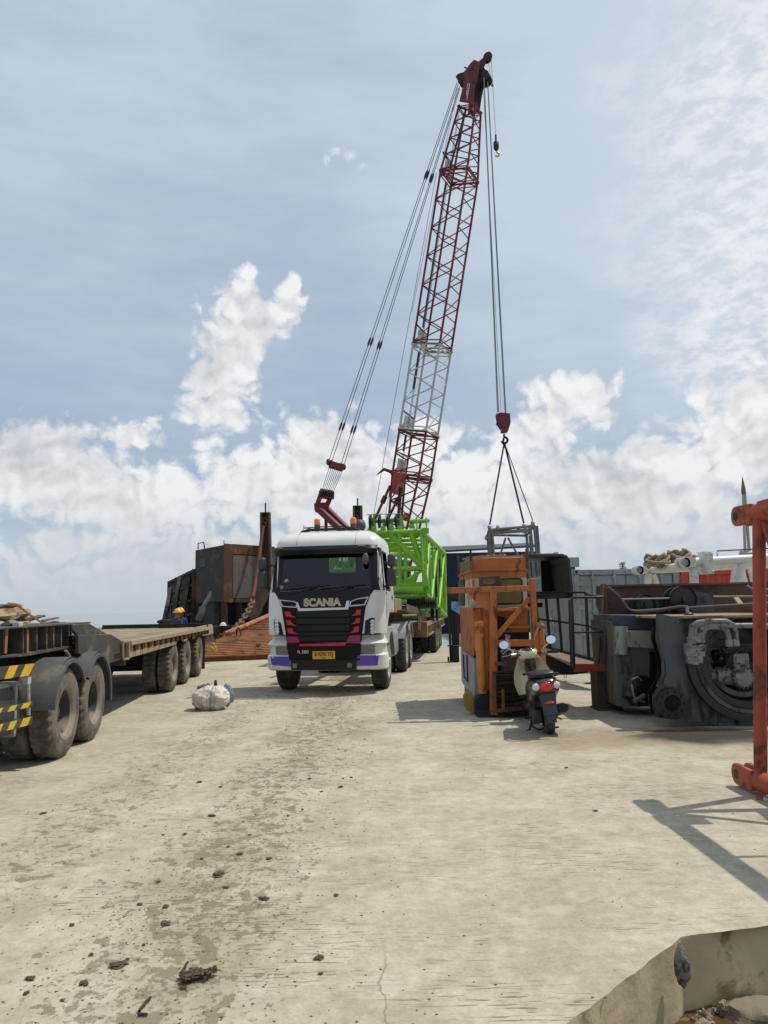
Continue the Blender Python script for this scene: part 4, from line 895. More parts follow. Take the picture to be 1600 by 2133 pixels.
# ---------------------------------------------------------------- people
SKIN = pm('skin', (.22,.11,.065), .6, bump=0); NAVY = pm('navy_overall', (.02,.03,.07), .85, var=.3, bump=.3); BOOT = pm('boots', (.02,.018,.015), .7)
HELM = pm('yellow_helmet', (.75,.38,.02), .35, bump=0); HELW = pm('white_helmet', (.75,.75,.73), .35, bump=0)
def person(loc, rz, label, bow=.12):
    r = thing('person', label, 'person', loc, rz)
    jt = {'pel':(0,0,.95,.135),'spi':(0,-.02*bow,1.15,.13),'che':(0,-.25*bow,1.34,.15),'nek':(0,-.5*bow,1.49,.06),'hed':(0,-.7*bow-.01,1.61,.088),'top':(0,-.7*bow,1.70,.075)}
    for s, n_ in ((1,'r'),(-1,'l')):
        jt.update({n_+'sh':(s*.19,-.3*bow,1.40,.062),n_+'el':(s*.25,-.3*bow-.02,1.12,.045),n_+'wr':(s*.20,-.45*bow-.18,.98,.032),n_+'hd':(s*.17,-.5*bow-.26,.97,.036),
                   n_+'hp':(s*.10,0,.90,.095),n_+'kn':(s*.11,-.02,.50,.066),n_+'an':(s*.12,.02,.09,.045),n_+'to':(s*.13,-.15,.05,.042)})
    E_ = [('pel','spi'),('spi','che'),('che','nek'),('nek','hed'),('hed','top')]
    for n_ in 'rl': E_ += [('che',n_+'sh'),(n_+'sh',n_+'el'),(n_+'el',n_+'wr'),(n_+'wr',n_+'hd'),('pel',n_+'hp'),(n_+'hp',n_+'kn'),(n_+'kn',n_+'an'),(n_+'an',n_+'to')]
    nm = list(jt); me_ = bpy.data.meshes.new('person_body'); me_.from_pydata([jt[a][:3] for a in nm], [(nm.index(a),nm.index(b)) for a,b in E_], [])
    ob = bpy.data.objects.new('body', me_); COL.objects.link(ob); sk_ = ob.modifiers.new('skin','SKIN'); ob.modifiers.new('sub','SUBSURF').levels = 2
    for i, a in enumerate(nm):
        d_ = me_.skin_vertices[0].data[i]; d_.radius = (jt[a][3],)*2; d_.use_root = a=='pel'
    bpy.context.view_layer.update(); ev = ob.evaluated_get(bpy.context.evaluated_depsgraph_get()); m2 = bpy.data.meshes.new_from_object(ev)
    ob.modifiers.clear(); ob.data = m2; m2.materials.clear(); [m2.materials.append(x) for x in (NAVY,SKIN,BOOT)]
    for p in m2.polygons:
        c = p.center; p.use_smooth = True
        p.material_index = 1 if c.z > 1.50 or (c.y < -.5*bow-.20 and .9<c.z<1.05) else 2 if c.z < .13 else 0
    ob.parent = r; hy = -.7*bow
    q = MB(); q.ball((-.033,hy-.088,1.625),.012,8,6); q.ball((.033,hy-.088,1.625),.012,8,6); q.build('eyes', BLK, ob)
    q = MB(); q.ball((0,hy-.098,1.595),(.014,.02,.022),8,6); q.ball((.09,hy,1.60),(.012,.02,.03),8,6); q.ball((-.09,hy,1.60),(.012,.02,.03),8,6); q.build('nose_and_ears', SKIN, ob)
    return r
def helmet(parent, c, mat):
    q = MB(); c = V(c); q.lathe([(.001,.125),(.06,.115),(.10,.085),(.125,.03),(.13,0),(.165,-.008),(.165,-.016),(.12,-.012)], c, (0,0,1), 26); q.ball(c+V((0,-.03,.06)), (.02,.10,.075), 12, 8); return q.build('safety_helmet', mat, parent)
pp = P(366,1278,24.2); w1 = person((pp.x,24.2,0), 2.6, 'person in navy overalls and yellow helmet standing just behind the trailer tail, nearer of two'); helmet(w1, (0,-.09,1.68), HELM)
pp = P(374,1276,24.9); w2 = person((pp.x,24.9,.03), .5, 'person in navy overalls and yellow helmet half hidden behind the nearer worker'); helmet(w2, (0,-.09,1.68), HELM)
# ---------------------------------------------------------------- landing barge
BDK = pm('barge_dark_plate', (.028,.024,.021), .8, dirt=(.085,.042,.024), da=.46, ds=1.1, bump=.2)
BGR = pm('barge_grey_plate', (.12,.11,.092), .75, dirt=(.14,.055,.022), da=.43, ds=1.3, bump=.2)
RSTO = pm('ramp_rust', (.36,.165,.075), .85, var=.3, sc=2, dirt=(.16,.075,.035), da=.42, ds=2.5, bump=.4)
bg_ = thing('landing_barge', 'dark rusty landing barge with lowered ramp, chain posts and tall deckhouse at the quay', 'barge', (-4,34,-1.6))
def z3(zx, zy): return 320+zx/5.3333, 1030+zy/5.3333
Q = lambda p, Y: P(*z3(*p), Y)
K, Lf, Rt = P(466,1133,31), P(407,1143,33.5), P(572,1140,33.2)
def pl_(p, z): return V((p.x,p.y,z))
bk = pl_(Lf,0)+(pl_(Rt,0)-pl_(K,0))
hull = [P(436,1300,30.4), P(640,1300,32.5), P(760,1300,33.8), V((3.6,62,0)), V((-16,62,0)), P(343,1300,36.6)]
q = MB(); R = [[pl_(p,z) for p in hull] for z in (-2.2,1.08)]; q.rings(R); q.build('hull', BDK, bg_, world=True, bev=.03)
q = MB(); R = [[pl_(p,z) for p in (K,Rt,bk,Lf)] for z in (2.06,4.44)]; q.rings(R); dh = q.build('deckhouse', BDK, bg_, world=True, bev=.02)
q = MB(); f = lambda t, z, o=.03: pl_(K,z).lerp(pl_(Rt,z),t)+V((.7,-.72,0))*o
q.prism([f(.17,2.2),f(.98,2.2),f(.98,4.02),f(.17,4.02)], V((-.7,.72,0))*.035); q.build('house_panel', BGR, dh, world=True, bev=.01)
q = MB(); q.prism([f(.0,4.08),f(1,4.08),f(1,4.5),f(.0,4.5)], V((-.7,.72,0))*.04); q.prism([f(0,2.02),f(1,2.02),f(1,2.18),f(0,2.18)], V((-.7,.72,0))*.04); q.prism([f(0,2.18),f(.16,2.18),f(.16,4.08),f(0,4.08)], V((-.7,.72,0))*.04); q.build('rusty_trim', pm('brown_rust_plate', (.085,.04,.022), .85, dirt=(.2,.085,.03), da=.4, ds=2, bump=.3), dh, world=True, bev=.008)
fl_ = lambda t, z, o=.02: pl_(K,z).lerp(pl_(Lf,z),t)+V((-.78,-.6,0))*o
for t0, t1, z0_, z1_ in ((.1,.28,3.85,4.1),(.60,.85,3.6,4.0),(.44,.60,2.25,2.75)):
    q = MB(); q.prism([fl_(t0,z0_),fl_(t1,z0_),fl_(t1,z1_),fl_(t0,z1_)], V((.78,.6,0))*.03); q.build('port_hole', BLK, dh, world=True, bev=.03)
q = MB(); q.path([Q((640,1080),30.9),Q((615,1140),30.8),Q((585,1190),30.7),Q((545,1260),30.6)], .09, 8); q.path([Q((545,1260),30.6),Q((525,1330),30.5),Q((495,1400),30.5)], .14, 8); q.build('grey_hose', pm('grey_hose', (.10,.10,.095), .7, dirt=(.2,.15,.1), da=.3), dh, world=True)
q = MB(); q.path([Lf+V((.1,.1,-.02)),Lf+V((.1,.1,.25)),Lf+V((.35,.1,.3)),Lf+V((.4,.1,0))], .03, 6); q.path([Rt+V((-.6,0,0)),Rt+V((-.6,0,.22)),Rt+V((-.2,.1,.22)),Rt+V((-.2,.1,0))], .02, 6); q.tube(K+V((0,.05,0)),K+V((0,.05,.16)),.02,6); q.build('roof_rail', BDK, dh, world=True)
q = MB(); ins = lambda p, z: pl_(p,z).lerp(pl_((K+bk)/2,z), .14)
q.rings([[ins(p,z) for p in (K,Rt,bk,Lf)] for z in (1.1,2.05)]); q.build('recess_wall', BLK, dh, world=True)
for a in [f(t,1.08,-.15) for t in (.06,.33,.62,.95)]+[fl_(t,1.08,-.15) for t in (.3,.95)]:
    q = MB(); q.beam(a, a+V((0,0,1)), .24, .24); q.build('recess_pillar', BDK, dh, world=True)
# bulwark with leaning struts
a0, a1 = Q((190,965),36.3), Q((468,828),33.6); q = MB()
q.prism([a0,a1,pl_(a1,1.05),pl_(a0,1.05)], (.06,.08,0)); q.build('bulwark', pm('bulwark_olive', (.042,.04,.03), .8, dirt=(.09,.05,.03), da=.3), bg_, world=True)
q = MB()
for t in (0,.34,.78,1.): b_ = a0.lerp(a1,t); q.beam(pl_(b_,1.05)+V((-.06,-.08,0)), b_+V((-.06,-.08,0)), .12, .14)
for zf in (.97,.72,.45,.2): q.beam(V((a0.x,a0.y,1.05+(a0.z-1.05)*zf))+V((-.08,-.1,0)), V((a1.x,a1.y,1.05+(a1.z-1.05)*zf))+V((-.08,-.1,0)), .10, .10)
q.build('bulwark_frames', BDK, bg_, world=True)
for a, b in (((405,868),(312,1400)),((288,935),(215,1400)),((192,1050),(120,1400))):
    q = MB(); q.beam(Q(a,34.3),Q(b,32.6),.16,.22); q.build('bulwark_strut', BDK, bg_, world=True)
# posts
PST = pm('post_grey_brown', (.075,.06,.045), .8, dirt=(.16,.075,.035), da=.45, ds=2, bump=.3)
for px, Y, wz, ztop, zsp in ((553,32.6,.42,1070,1048),(745,33.6,.38,1056,1038)):
    t_, b_ = P(px,ztop,Y), P(px+3,1330,Y); b_.z = .3
    q = MB(); q.beam(t_+V((-.17,0,0)), b_+V((-.2,0,0)), .10, .36, (0,1,0)); q.beam(t_+V((.17,0,0)), b_+V((.24,0,0)), .10, .36, (0,1,0)); q.beam(t_+V((0,.12,0)), b_+V((.02,.12,0)), .34, .06, (0,1,0)); q.prism([t_+V((-.22,-.18,0)),t_+V((.22,-.18,0)),t_+V((.22,.18,0)),t_+V((-.22,.18,0))], (0,0,.05))
    ps = q.build('ramp_post', PST, bg_, world=True, bev=.01)
    q = MB(); q.tube(t_, P(px,zsp,Y), .035, 6); q.build('post_spike', BLK, ps, world=True)
    q = MB(); q.lathe([(.10+.03*cos(a),.03*sin(a)) for a in [i*pi/3 for i in range(7)]], t_+V((0,-.1,-.32)), (0,1,0), 12); q.lathe([(.10+.03*cos(a),.03*sin(a)) for a in [i*pi/3 for i in range(7)]], t_+V((.02,-.12,-.52)), (1,.3,0), 12); q.build('shackle', RUST, ps, world=True)
q = MB(); q.beam(Q((1230,1060),32.0), Q((1060,1400),31.2), .3, .5); q.build('post_brace', BDK, bg_, world=True)
def chain(pts, step, r, name, mat, parent):
    q = MB(); pts = [V(p) for p in pts]; L_ = [0]
    for a, b in zip(pts[:-1],pts[1:]): L_.append(L_[-1]+(b-a).length)
    s, i = 0., 0
    while s < L_[-1]-step:
        jj = max(j for j in range(len(L_)-1) if L_[j] <= s); t = (s-L_[jj])/(L_[jj+1]-L_[jj]); c = pts[jj].lerp(pts[jj+1], t); d = (pts[jj+1]-pts[jj]).normalized()
        u = d.orthogonal().normalized() if i%2 else d.cross(d.orthogonal()).normalized()
        q.path([c+d*(cos(a)*step*.72)+u*(sin(a)*step*.42) for a in [2*pi*w_/10 for w_ in range(11)]], r, 5, None, False); s += step; i += 1
    return q.build(name, mat, parent, world=True)
RCH = pm('chain_rust', (.16,.085,.045), .85, bump=.2)
D1 = Q((745,1612),27.0)
chain([Q((1100,1185),30.6),Q((1060,1270),30.0),Q((985,1400),29.2),Q((880,1520),28.2),D1], .21, .042, 'ramp_chain', RCH, bg_)
q = MB(); q.path([Q((1215,350),32.2),Q((1190,560),32.0),Q((1150,860),31.4),Q((1105,1140),30.7)], .075, 7); q.build('ramp_tackle', pm('red_rust_tackle', (.17,.06,.03), .85, bump=.4), bg_, world=True)
# ramp
A0 = G(427,1379); B0 = Q((745,1625),27.2); C0_ = P(565,1286,32.3); dx1, dx2, dx3 = V((4.6,1.6,0)), V((4.3,1.5,0)), V((3.9,1.2,0))
rows = [A0+V((0,0,.14)), Q((640,1648),26.6), Q((940,1530),28.0), C0_]; rights = [rows[0]+dx1, rows[1]+dx1, rows[2]+dx2, rows[3]+dx3]
def rpt(u, v):
    v3 = v*3; i = min(2, int(v3)); t = v3-i; return rows[i].lerp(rows[i+1],t).lerp(rights[i].lerp(rights[i+1],t), u)
q = MB(); N_ = 12; R = []
for v in range(N_+1): R.append([rpt(0,v/N_), rpt(1,v/N_), rpt(1,v/N_)-V((0,0,.22)), rpt(0,v/N_)-V((0,0,.22))])
q.rings(R); rp = q.build('ramp', pm('ramp_dark', (.15,.055,.025), .9, dirt=(.06,.03,.02), da=.4, bump=.3), bg_, world=True)
q = MB()
for i in range(26):
    v = (i+.3)/26; q.beam(rpt(-.005,v)+V((0,0,.02)), rpt(1,v)+V((0,0,.02)), .17, .055)
q.build('ramp_ribs', RSTO, rp, world=True, bev=.012)
q = MB(); q.path([rpt(0,v/10)+V((0,0,.12)) for v in range(5,11)], .10, 8); q.build('ramp_edge_pipe', RSTO, rp, world=True)
for pz in ((745,1600),(835,1580),(945,1535)):
    a = Q(pz, 27.3); q = MB(); q.path([a+V((-.08,0,-.1)),a+V((-.08,0,.1)),a+V((0,0,.17)),a+V((.08,0,.1)),a+V((.08,0,-.1))], .035, 6); q.build('ramp_lug', RUST, rp, world=True)
q = MB(); a = Q((1165,1670),25.8); q.ball(a, (.12,.1,.09), 10, 7, lambda d: .8+.5*mnoise.noise(d*2)); tag(q.build('rusty_scrap', RUST), 'lump of rusty scrap sitting on the lower ramp', 'scrap')
q = MB(); a = Q((620,1690),24.6)
for i in range(5): q.path([a+V((.22*cos(t_*1.3+i)*(1-.1*i), .16*sin(t_*1.3+i), .05*i-.08+.05*sin(t_*2.1+i))) for t_ in range(7)], .05, 7)
tag(q.build('rope_heap', pm('yellow_rope', (.42,.27,.09), .9, bump=.6)), 'heap of yellowish rope at the foot of the ramp beside the trailer tail', 'rope')
hp = P(465,1292,30.6); hr = MB(); hr.lathe([(.001,.125),(.06,.115),(.10,.085),(.125,.03),(.13,0),(.165,-.008),(.165,-.016),(.12,-.012)], (hp.x,hp.y,1.10), (0,0,1), 22); tag(hr.build('safety_helmet', HELW), 'white safety helmet on the sill under the barge deckhouse', 'helmet')
q = MB()
for i in range(4): a = P(340+i*11,1293,27-.3*i); q.ball((a.x,a.y,1.35), (.26,.2,.1), 12, 8, lambda d: .8+.4*mnoise.noise(d*2+V((i,0,0))))
q.box(P(336,1296,27).x, P(372,1296,27).x, 26.7,27.3,0,1.3); tag(q.build('tarp_bundle', BLK, ang=60), 'low black tarpaulin bundle behind the far trailer edge, left of the workers', 'tarpaulin')
# ---------------------------------------------------------------- crawler crane on the barge
def proj(p):
    d = V(p)-V((0,0,CAMH)); c = d.dot(f0); return CXP+FOC*d.dot(cr)/c, CYP-FOC*d.dot(cu)/c
cl, cw = V((.89,-.45,0)).normalized(), V((.45,.89,0)).normalized()    # luffing direction, width direction
PB, PT = P(859,987,40), P(988,170,38.1); ca = (PT-PB).normalized(); e1 = (cl-ca*cl.dot(ca)).normalized(); e2 = cw
CL = (PT-PB).length
def at_y(y):
    lo, hi = -10., CL*1.1
    for _ in range(40):
        m_ = (lo+hi)/2
        if proj(PB+ca*m_)[1] > y: lo = m_
        else: hi = m_
    return lo
BW = 1.6
crane = thing('crawler_crane', 'dark red and white lattice boom crawler crane towering behind the white truck', 'crane', (PB.x-1.1, PB.y+.6, 1.08))
def chordpt(s, i, j, w1=BW, w2=BW): return PB + ca*s + e1*(i*w1/2) + e2*(j*w2/2)
def lattice(s0, s1, wa, wb, mat, name, nP=None, rc=.062, rl=.034):
    n = nP or max(2, round((s1-s0)/1.63)); q = MB()
    W_ = lambda t: (wa[0]+(wb[0]-wa[0])*t, wa[1]+(wb[1]-wa[1])*t)
    c = lambda t, i, j: chordpt(s0+(s1-s0)*t, i, j, *W_(t))
    for i in (-1,1):
        for j in (-1,1):
            q.tube(c(0,i,j), c(1,i,j), rc, 8); q.ball(c(0,i,j), rc*1.7, 8, 6); q.ball(c(1,i,j), rc*1.7, 8, 6)
    for k_ in range(n):
        t0, tm, t1 = k_/n, (k_+.5)/n, (k_+1)/n
        for j in (-1,1): q.tube(c(t0,-1,j), c(tm,1,j), rl, 6); q.tube(c(tm,1,j), c(t1,-1,j), rl, 6)
        for i in (-1,1):
            q.tube(c(t0+.04/n,i,-1), c(t1-.1/n,i,1), rl, 6); q.tube(c(t0,i,-1), c(t0,i,1), rl*.9, 6)
    for t in (0,1, .12/n, 1-.12/n):
        q.tube(c(t,-1,-1), c(t,-1,1), rl, 6); q.tube(c(t,1,-1), c(t,1,1), rl, 6); q.tube(c(t,-1,-1), c(t,1,-1), rl, 6); q.tube(c(t,-1,1), c(t,1,1), rl, 6)
    q.tube(c(0.02,-1,-1), c(0.02,1,1), rl, 6); q.tube(c(.98,-1,-1), c(.98,1,1), rl, 6)
    return q.build(name, mat, crane, world=True)
sJ = [at_y(992), at_y(903), at_y(726), at_y(369), at_y(228)]
b1 = lattice(sJ[0], sJ[1], (BW,BW), (BW,BW), RED, 'boom_section')
b2 = lattice(sJ[1]+.06, sJ[2], (BW,BW), (BW,BW), WHTB, 'boom_section'); b2['label'] = 'white painted boom section'
b3 = lattice(sJ[2]+.06, sJ[3], (BW,BW), (BW,BW), RED, 'boom_section')
b4 = lattice(sJ[3]+.06, sJ[4], (BW,BW), (1.0,.85), RED, 'tapered_tip_section', 4)
b0 = lattice(sJ[0]-5.9, sJ[0]-.06, (.62,1.5), (BW,BW), RED, 'tapered_foot_section', 4, .065, .038)
CAT = pm('catwalk_grey', (.035,.033,.03), .8, dirt=(.08,.07,.05), da=.4)
GRYP = pm('pale_mesh_panel', (.42,.42,.41), .8)
def strip_(s0, s1, parent, mat=CAT, o1=-.62, o2=-.28, w=.17):
    q = MB(); a, b = PB+ca*s0+e1*o1+e2*o2, PB+ca*s1+e1*o1+e2*o2; q.beam(a, b, w, .05, e1); return q.build('rope_guide_board', mat, parent, world=True)
strip_(sJ[2]+1.1, sJ[3]-.4, b3); strip_(sJ[1]+2.4, sJ[2]-.3, b2); strip_(sJ[0]+1.3, sJ[1]-.2, b1)
q = MB(); q.beam(PB+ca*(sJ[3]+.5)-e1*.55-e2*.2, PB+ca*sJ[4]-e1*.18-e2*.12, .15, .05, e1); q.build('rope_guide_board', CAT, b4, world=True)
q = MB(); q.beam(PB+ca*(sJ[0]-4.5)-e1*.1-e2*.2, PB+ca*(sJ[0]-.7)-e1*.45-e2*.25, .2, .12, e1); q.build('rope_guide_board', CAT, b0, world=True)
for s_, par, m_ in ((sJ[1]+.1,b2,GRYP),(sJ[0]+.1,b1,GRYP),(sJ[2]+.15,b3,GRYP),(sJ[3]+.1,b4,GRYP)):
    q = MB(); q.plate([chordpt(s_,-.86,-.75), chordpt(s_,-.86,.6), chordpt(s_+.75,-.86,.6), chordpt(s_+.75,-.86,-.75)], .03); q.build('back_panel', m_, par, world=True)
    q = MB(); q.tube(chordpt(s_+1.0,-1.05,-1), chordpt(s_+.85,-1.05,1), .045, 6); q.build('rope_roller', BLK, par, world=True)
q = MB(); q.plate([chordpt(-.15,-.99,-1), chordpt(-.15,-.99,1.05), chordpt(-1.25,-.9,.9), chordpt(-1.25,-.9,-.95)], .06); q.prism([chordpt(-.1,-1.0,-1.06),chordpt(-.1,.3,-1.06),chordpt(-.7,-.6,-1.06),chordpt(-1.5,-.98,-1.06)], e2*.04); q.build('backstop_plate', pm('plate_red', (.30,.035,.03), .5, dirt=(.1,.03,.03), da=.3), b0, world=True, bev=.01)
q = MB(); q.path([chordpt(-.1,-1.1,-1), chordpt(0,-1.7,-1), chordpt(-.35,-2.2,-1.0)], [.10,.09,.02], 8); q.build('boom_lug', RED, b0, world=True)
q = MB(); fl0 = chordpt(-2.4,.3,-.4); q.lathe([(.001,-.1),(.18,-.1),(.24,.12),(.001,.14)], fl0, (-.3,-1,-.2), 16); q.build('work_lamp', pm('amber_lamp', (.45,.22,.06), .4), b0, world=True)
def z3b(zx, zy): return 640+zx/7.273, 940+zy/7.273
B3 = lambda p, Y: P(*z3b(*p), Y)
for a, am, b, Y in (((1258,520),(1130,720),(930,1240),39.6),((1440,580),(1330,760),(1150,1180),40.8)):
    q = MB(); q.tube(B3(a,Y), B3(b,Y+1), .075, 10); m1, m2 = B3(a,Y).lerp(B3(b,Y+1),.22), B3(a,Y).lerp(B3(b,Y+1),.36); q.tube(m1, m2, .14, 10); q.build('backstop_strut', RED, crane, world=True)
# gantry
GY = 42.6
q = MB(); w_ = .32
for o in (0, 1):
    Y = GY+o*.5; dx = 25*o
    q.beam(B3((160+dx*5,865),Y), B3((560+dx*4,1235),Y-1.2), .30, .34); q.beam(B3((215+150*o,630+30*o),Y), B3((140+150*o,850),Y), .22, .26)
q.beam(B3((200,645),GY), B3((385,675),GY+.5), .4, .45); q.beam(B3((130,840),GY), B3((300,830),GY+.5), .35, .42); q.beam(B3((190,830),GY), B3((160,930),GY), .42, .3)
q.beam(B3((285,900),GY+.3), B3((285,1250),GY+.3), .18, .18); q.beam(B3((250,870),GY+.2), B3((370,910),GY+.2), .10, .12)
q.build('gantry', RED, crane, world=True, bev=.015)
q = MB()
for i in range(5): a = B3((215+38*i,628+6*i),GY+.1*i); q.lathe([(.001,-.03),(.22,-.03),(.26,-.05),(.26,.05),(.22,.03),(.001,.03)], a, (1,.3,0), 16)
q.build('gantry_sheaves', BLK, crane, world=True)
BY = 42.0; bl, br_ = P(687,967,BY), P(714,975,BY+.4)
q = MB(); q.beam(bl, br_, .28, .40); 
for t in (-.12,.12,.88,1.1): c = bl.lerp(br_,t); q.ball(c+V((0,0,.1)), (.13,.14,.20), 8, 6)
q.build('bridle', RED, crane, world=True, bev=.02)
q = MB()
for i in range(8):
    t = i/7; q.tube(bl.lerp(br_,t)-V((0,0,.1)), B3((212+165*t,632+25*t),GY+.4*t), .017, 5, None, False)
q.build('boom_hoist_ropes', CABLE, crane, world=True)
tips = [P(952,172,38.2), P(954,176,38.2), P(957,180,38.7), P(958,184,38.7)]
for i, t in enumerate((-.08,.14,.86,1.08)):
    a = bl.lerp(br_,t)+V((0,0,.15)); q = MB(); q.tube(a, tips[i], .021, 6, None, False)
    for y in (364, 712, 888):
        lo, hi = 0., 1.
        for _ in range(30):
            m_ = (lo+hi)/2
            if proj(a.lerp(tips[i],m_))[1] > y+ (7 if i>1 else 0): lo = m_
            else: hi = m_
        c = a.lerp(tips[i],lo); d = (tips[i]-a).normalized(); q.path([c-d*.28,c-d*.12,c+d*.12,c+d*.28], [.03,.065,.065,.03], 8)
    q.build('pendant_rope', CABLE, crane, world=True)
# boom head
def z7(zx, zy): return 860+zx/5.764, 90+zy/5.764
H7 = lambda p, Y: P(*z7(*p), Y)
YN, YF = 37.75, 38.55
q = MB(); q.prism([H7(p,YN) for p in ((558,695),(608,480),(600,360),(690,240),(735,195),(800,218),(800,245),(782,430),(748,520),(716,850),(658,852),(672,715))], (0,.05,0)); hd = q.build('boom_head', pm('head_red', (.12,.014,.012), .5, dirt=(.04,.015,.012), da=.35), crane, world=True, bev=.012)
q = MB(); q.prism([H7(p,YF) for p in ((745,520),(790,230),(850,280),(905,365),(912,395),(872,440),(848,560),(830,640),(800,842),(722,834))], (0,.05,0)); q.build('head_plate', pm('head_dark', (.045,.012,.012), .6), hd, world=True, bev=.01)
q = MB()
for p in ((700,300),(620,420),(700,620),(690,820)): a = H7(p,YN); q.tube(a, a+e2*.9, .06, 8)
q.build('head_shaft', BLK, hd, world=True)
for o in (.15,.33,.51,.69): sheave_mb(H7((838,372),YN)+e2*o, .33, .09, e2).build('head_sheave', BLK, hd, world=True)
sheave_mb(H7((578,412),YN)+e2*.2, .26, .08, e2).build('head_sheave', BLK, hd, world=True); sheave_mb(H7((578,412),YN)+e2*.5, .26, .08, e2).build('head_sheave', BLK, hd, world=True)
q = MB(); q.prism([H7(p,YN-.02) for p in ((515,395),(545,365),(610,345),(610,480),(570,470),(530,420))], (0,.05,0)); q.tube(H7((618,285),YN), H7((650,300),YN), .04, 6); q.build('head_lug', BLK, hd, world=True)
q = MB(); q.prism([H7(p,YN+.25) for p in ((770,230),(850,165),(880,215),(850,260),(800,290))], (0,.35,0)); q.build('auxiliary_arm', pm('head_dark', (.045,.012,.012), .6), hd, world=True, bev=.02)
for o in (0,.2): sheave_mb(H7((900,160),YN+.3)+V((0,o,0)), .26, .09, e2).build('auxiliary_sheave', pm('head_dark',(.05,.02,.02),.6), hd, world=True)
tm = Matrix((ca, -e1, ca.cross(-e1))).transposed()
text('crane_letters', 'KOBELCO', .225, pm('letter_white', (.62,.6,.58), .6, bump=0), hd, H7((657,585),YN)+V((0,-.03,0)), tm, .004, .006, .95, world=True)
# hoist ropes
hb = P(1047,880,38.0)
q = MB()
for dx, px in ((-.27,1036),(-.20,1036),(-.23,1036),(.16,1053),(.23,1053),(.20,1053)):
    sy = .12*(1 if px>1040 else -1)
    q.tube(H7((872 if px<1040 else 885,430),37.85)+V((dx*.4,sy,0)), hb+V((dx,sy,.52)), .017, 5, None, False)
q.tube(H7((850,600),37.9), hb+V((-.05,0,.5)), .013, 5, None, False); q.build('hoist_ropes', pm('hoist_wire', (.20,.22,.24), .5, .3, bump=0), crane, world=True)
bh = P(1033.5,300,37.9)
q = MB(); q.tube(H7((905,215),37.9), H7((955,505),37.9), .011, 5, None, False); q.tube(H7((942,195),37.9), bh+V((0,0,.32)), .013, 5, None, False); q.lathe([(.05+.03*cos(a),.03*sin(a)) for a in [i*pi/3 for i in range(7)]], H7((955,508),37.9), (0,1,0), 12); q.build('auxiliary_rope', CABLE, crane, world=True)
q = MB(); q.tube(P(775,1090,41), chordpt(sJ[3],-1.35,-.9), .014, 5, None, False); q.tube(P(862,650,39.3)+V((-.1,0,0)), tips[1], .012, 5, None, False); q.tube(P(800,1090,41), P(812,1020,40.2), .012, 5, None, False)
q.tube(chordpt(sJ[0],-.7,-.5), chordpt(sJ[4],-.6,-.5), .013, 5, None, False); q.tube(chordpt(sJ[0],-.7,-.35), chordpt(sJ[4],-.6,-.35), .013, 5, None, False); q.build('winch_ropes', CABLE, crane, world=True)
# upperworks and crawlers (mostly behind the truck)
def cbox(q, a0, a1, w0, w1, z0, z1, O): 
    q.rings([[O+cl*a+cw*w+V((0,0,z-O.z)) for a, w in ((a0,w0),(a1,w0),(a1,w1),(a0,w1))] for z in (z0,z1)])
OC_ = PB+ca*(sJ[0]-5.9)
q = MB(); cbox(q,-4.6,.3,-.7,1.5,2.3,4.3,OC_); cbox(q,-5.4,-4.6,-1.5,1.5,2.2,3.9,OC_); cbox(q,-4.4,.5,-1.5,-.75,2.2,3.9,OC_); cbox(q,-5.0,.8,-1.5,1.5,1.98,2.2,OC_); q.build('machinery_house', pm('house_teal', (.05,.10,.11), .6), crane, world=True, bev=.05)
for wv_, px_ in ((-.5,560),(.6,660)):
    a = B3((px_,1225),GY-1.2+.4*(wv_>0)); c_ = OC_+cl*(-.4)+cw*wv_; c_.z = 3.9
    q = MB(); q.beam(a, c_, .28, .3); q.build('gantry_leg', RED, crane, world=True, bev=.015)
a = B3((285,1240),GY+.3); c_ = V((a.x,a.y,2.2)); bk0 = OC_+cl*(-5.2); q = MB(); q.beam(a, V((bk0.x,bk0.y,3.8)), .18, .18); q.build('gantry_leg', RED, crane, world=True)
q = MB(); cbox(q,-2.6,-.8,-.9,.9,1.5,2.0,OC_); q.build('car_body', BLK, crane, world=True)
for w0 in (-2.1,1.3):
    q = MB(); pr = [(-4.6,1.55),(-4.3,1.15),(1.0,1.15),(1.3,1.55),(1.0,1.95),(-4.3,1.95)]; q.prism([OC_+cl*a+cw*w0+V((0,0,z-OC_.z)) for a,z in pr], cw*.8)
    for i in range(22): a = -4.4+i*.26; cbox(q,a,a+.2,w0-.03,w0+.83,1.10,1.16,OC_); cbox(q,a,a+.2,w0-.03,w0+.83,1.94,2.0,OC_)
    q.build('crawler_track', BLK, crane, world=True)
# hook block, ball hook, slings and the lifted frame
hk = thing('hook_block', 'dark red crane hook block holding the black slings', 'hook block', hb)
q = MB(); pf = [(-.36,.42),(-.08,.5),(.38,.44),(.40,-.05),(.24,-.52),(-.02,-.54),(-.30,-.10)]
q.prism([hb+V((x,-.20,z)) for x,z in pf], (0,.05,0)); q.prism([hb+V((x+.02,.15,z)) for x,z in pf], (0,.05,0)); q.box(hb.x-.10,hb.x+.16,hb.y-.22,hb.y+.22,hb.z-.55,hb.z-.36); q.box(hb.x-.34,hb.x+.38,hb.y-.14,hb.y+.14,hb.z-.12,hb.z-.02); q.build('cheek_plates', RED, hk, world=True, bev=.01)
q = MB(); q.prism([hb+V((x*.7,-.225,z*.6)) for x,z in pf], (0,.02,0)); q.build('side_plate', pm('head_red',(.12,.014,.012),.5), hk, world=True)
for o in (-.09,.09): sheave_mb(hb+V((.0,o,.16)), .28, .08, (0,1,0)).build('sheave', BLK, hk, world=True)
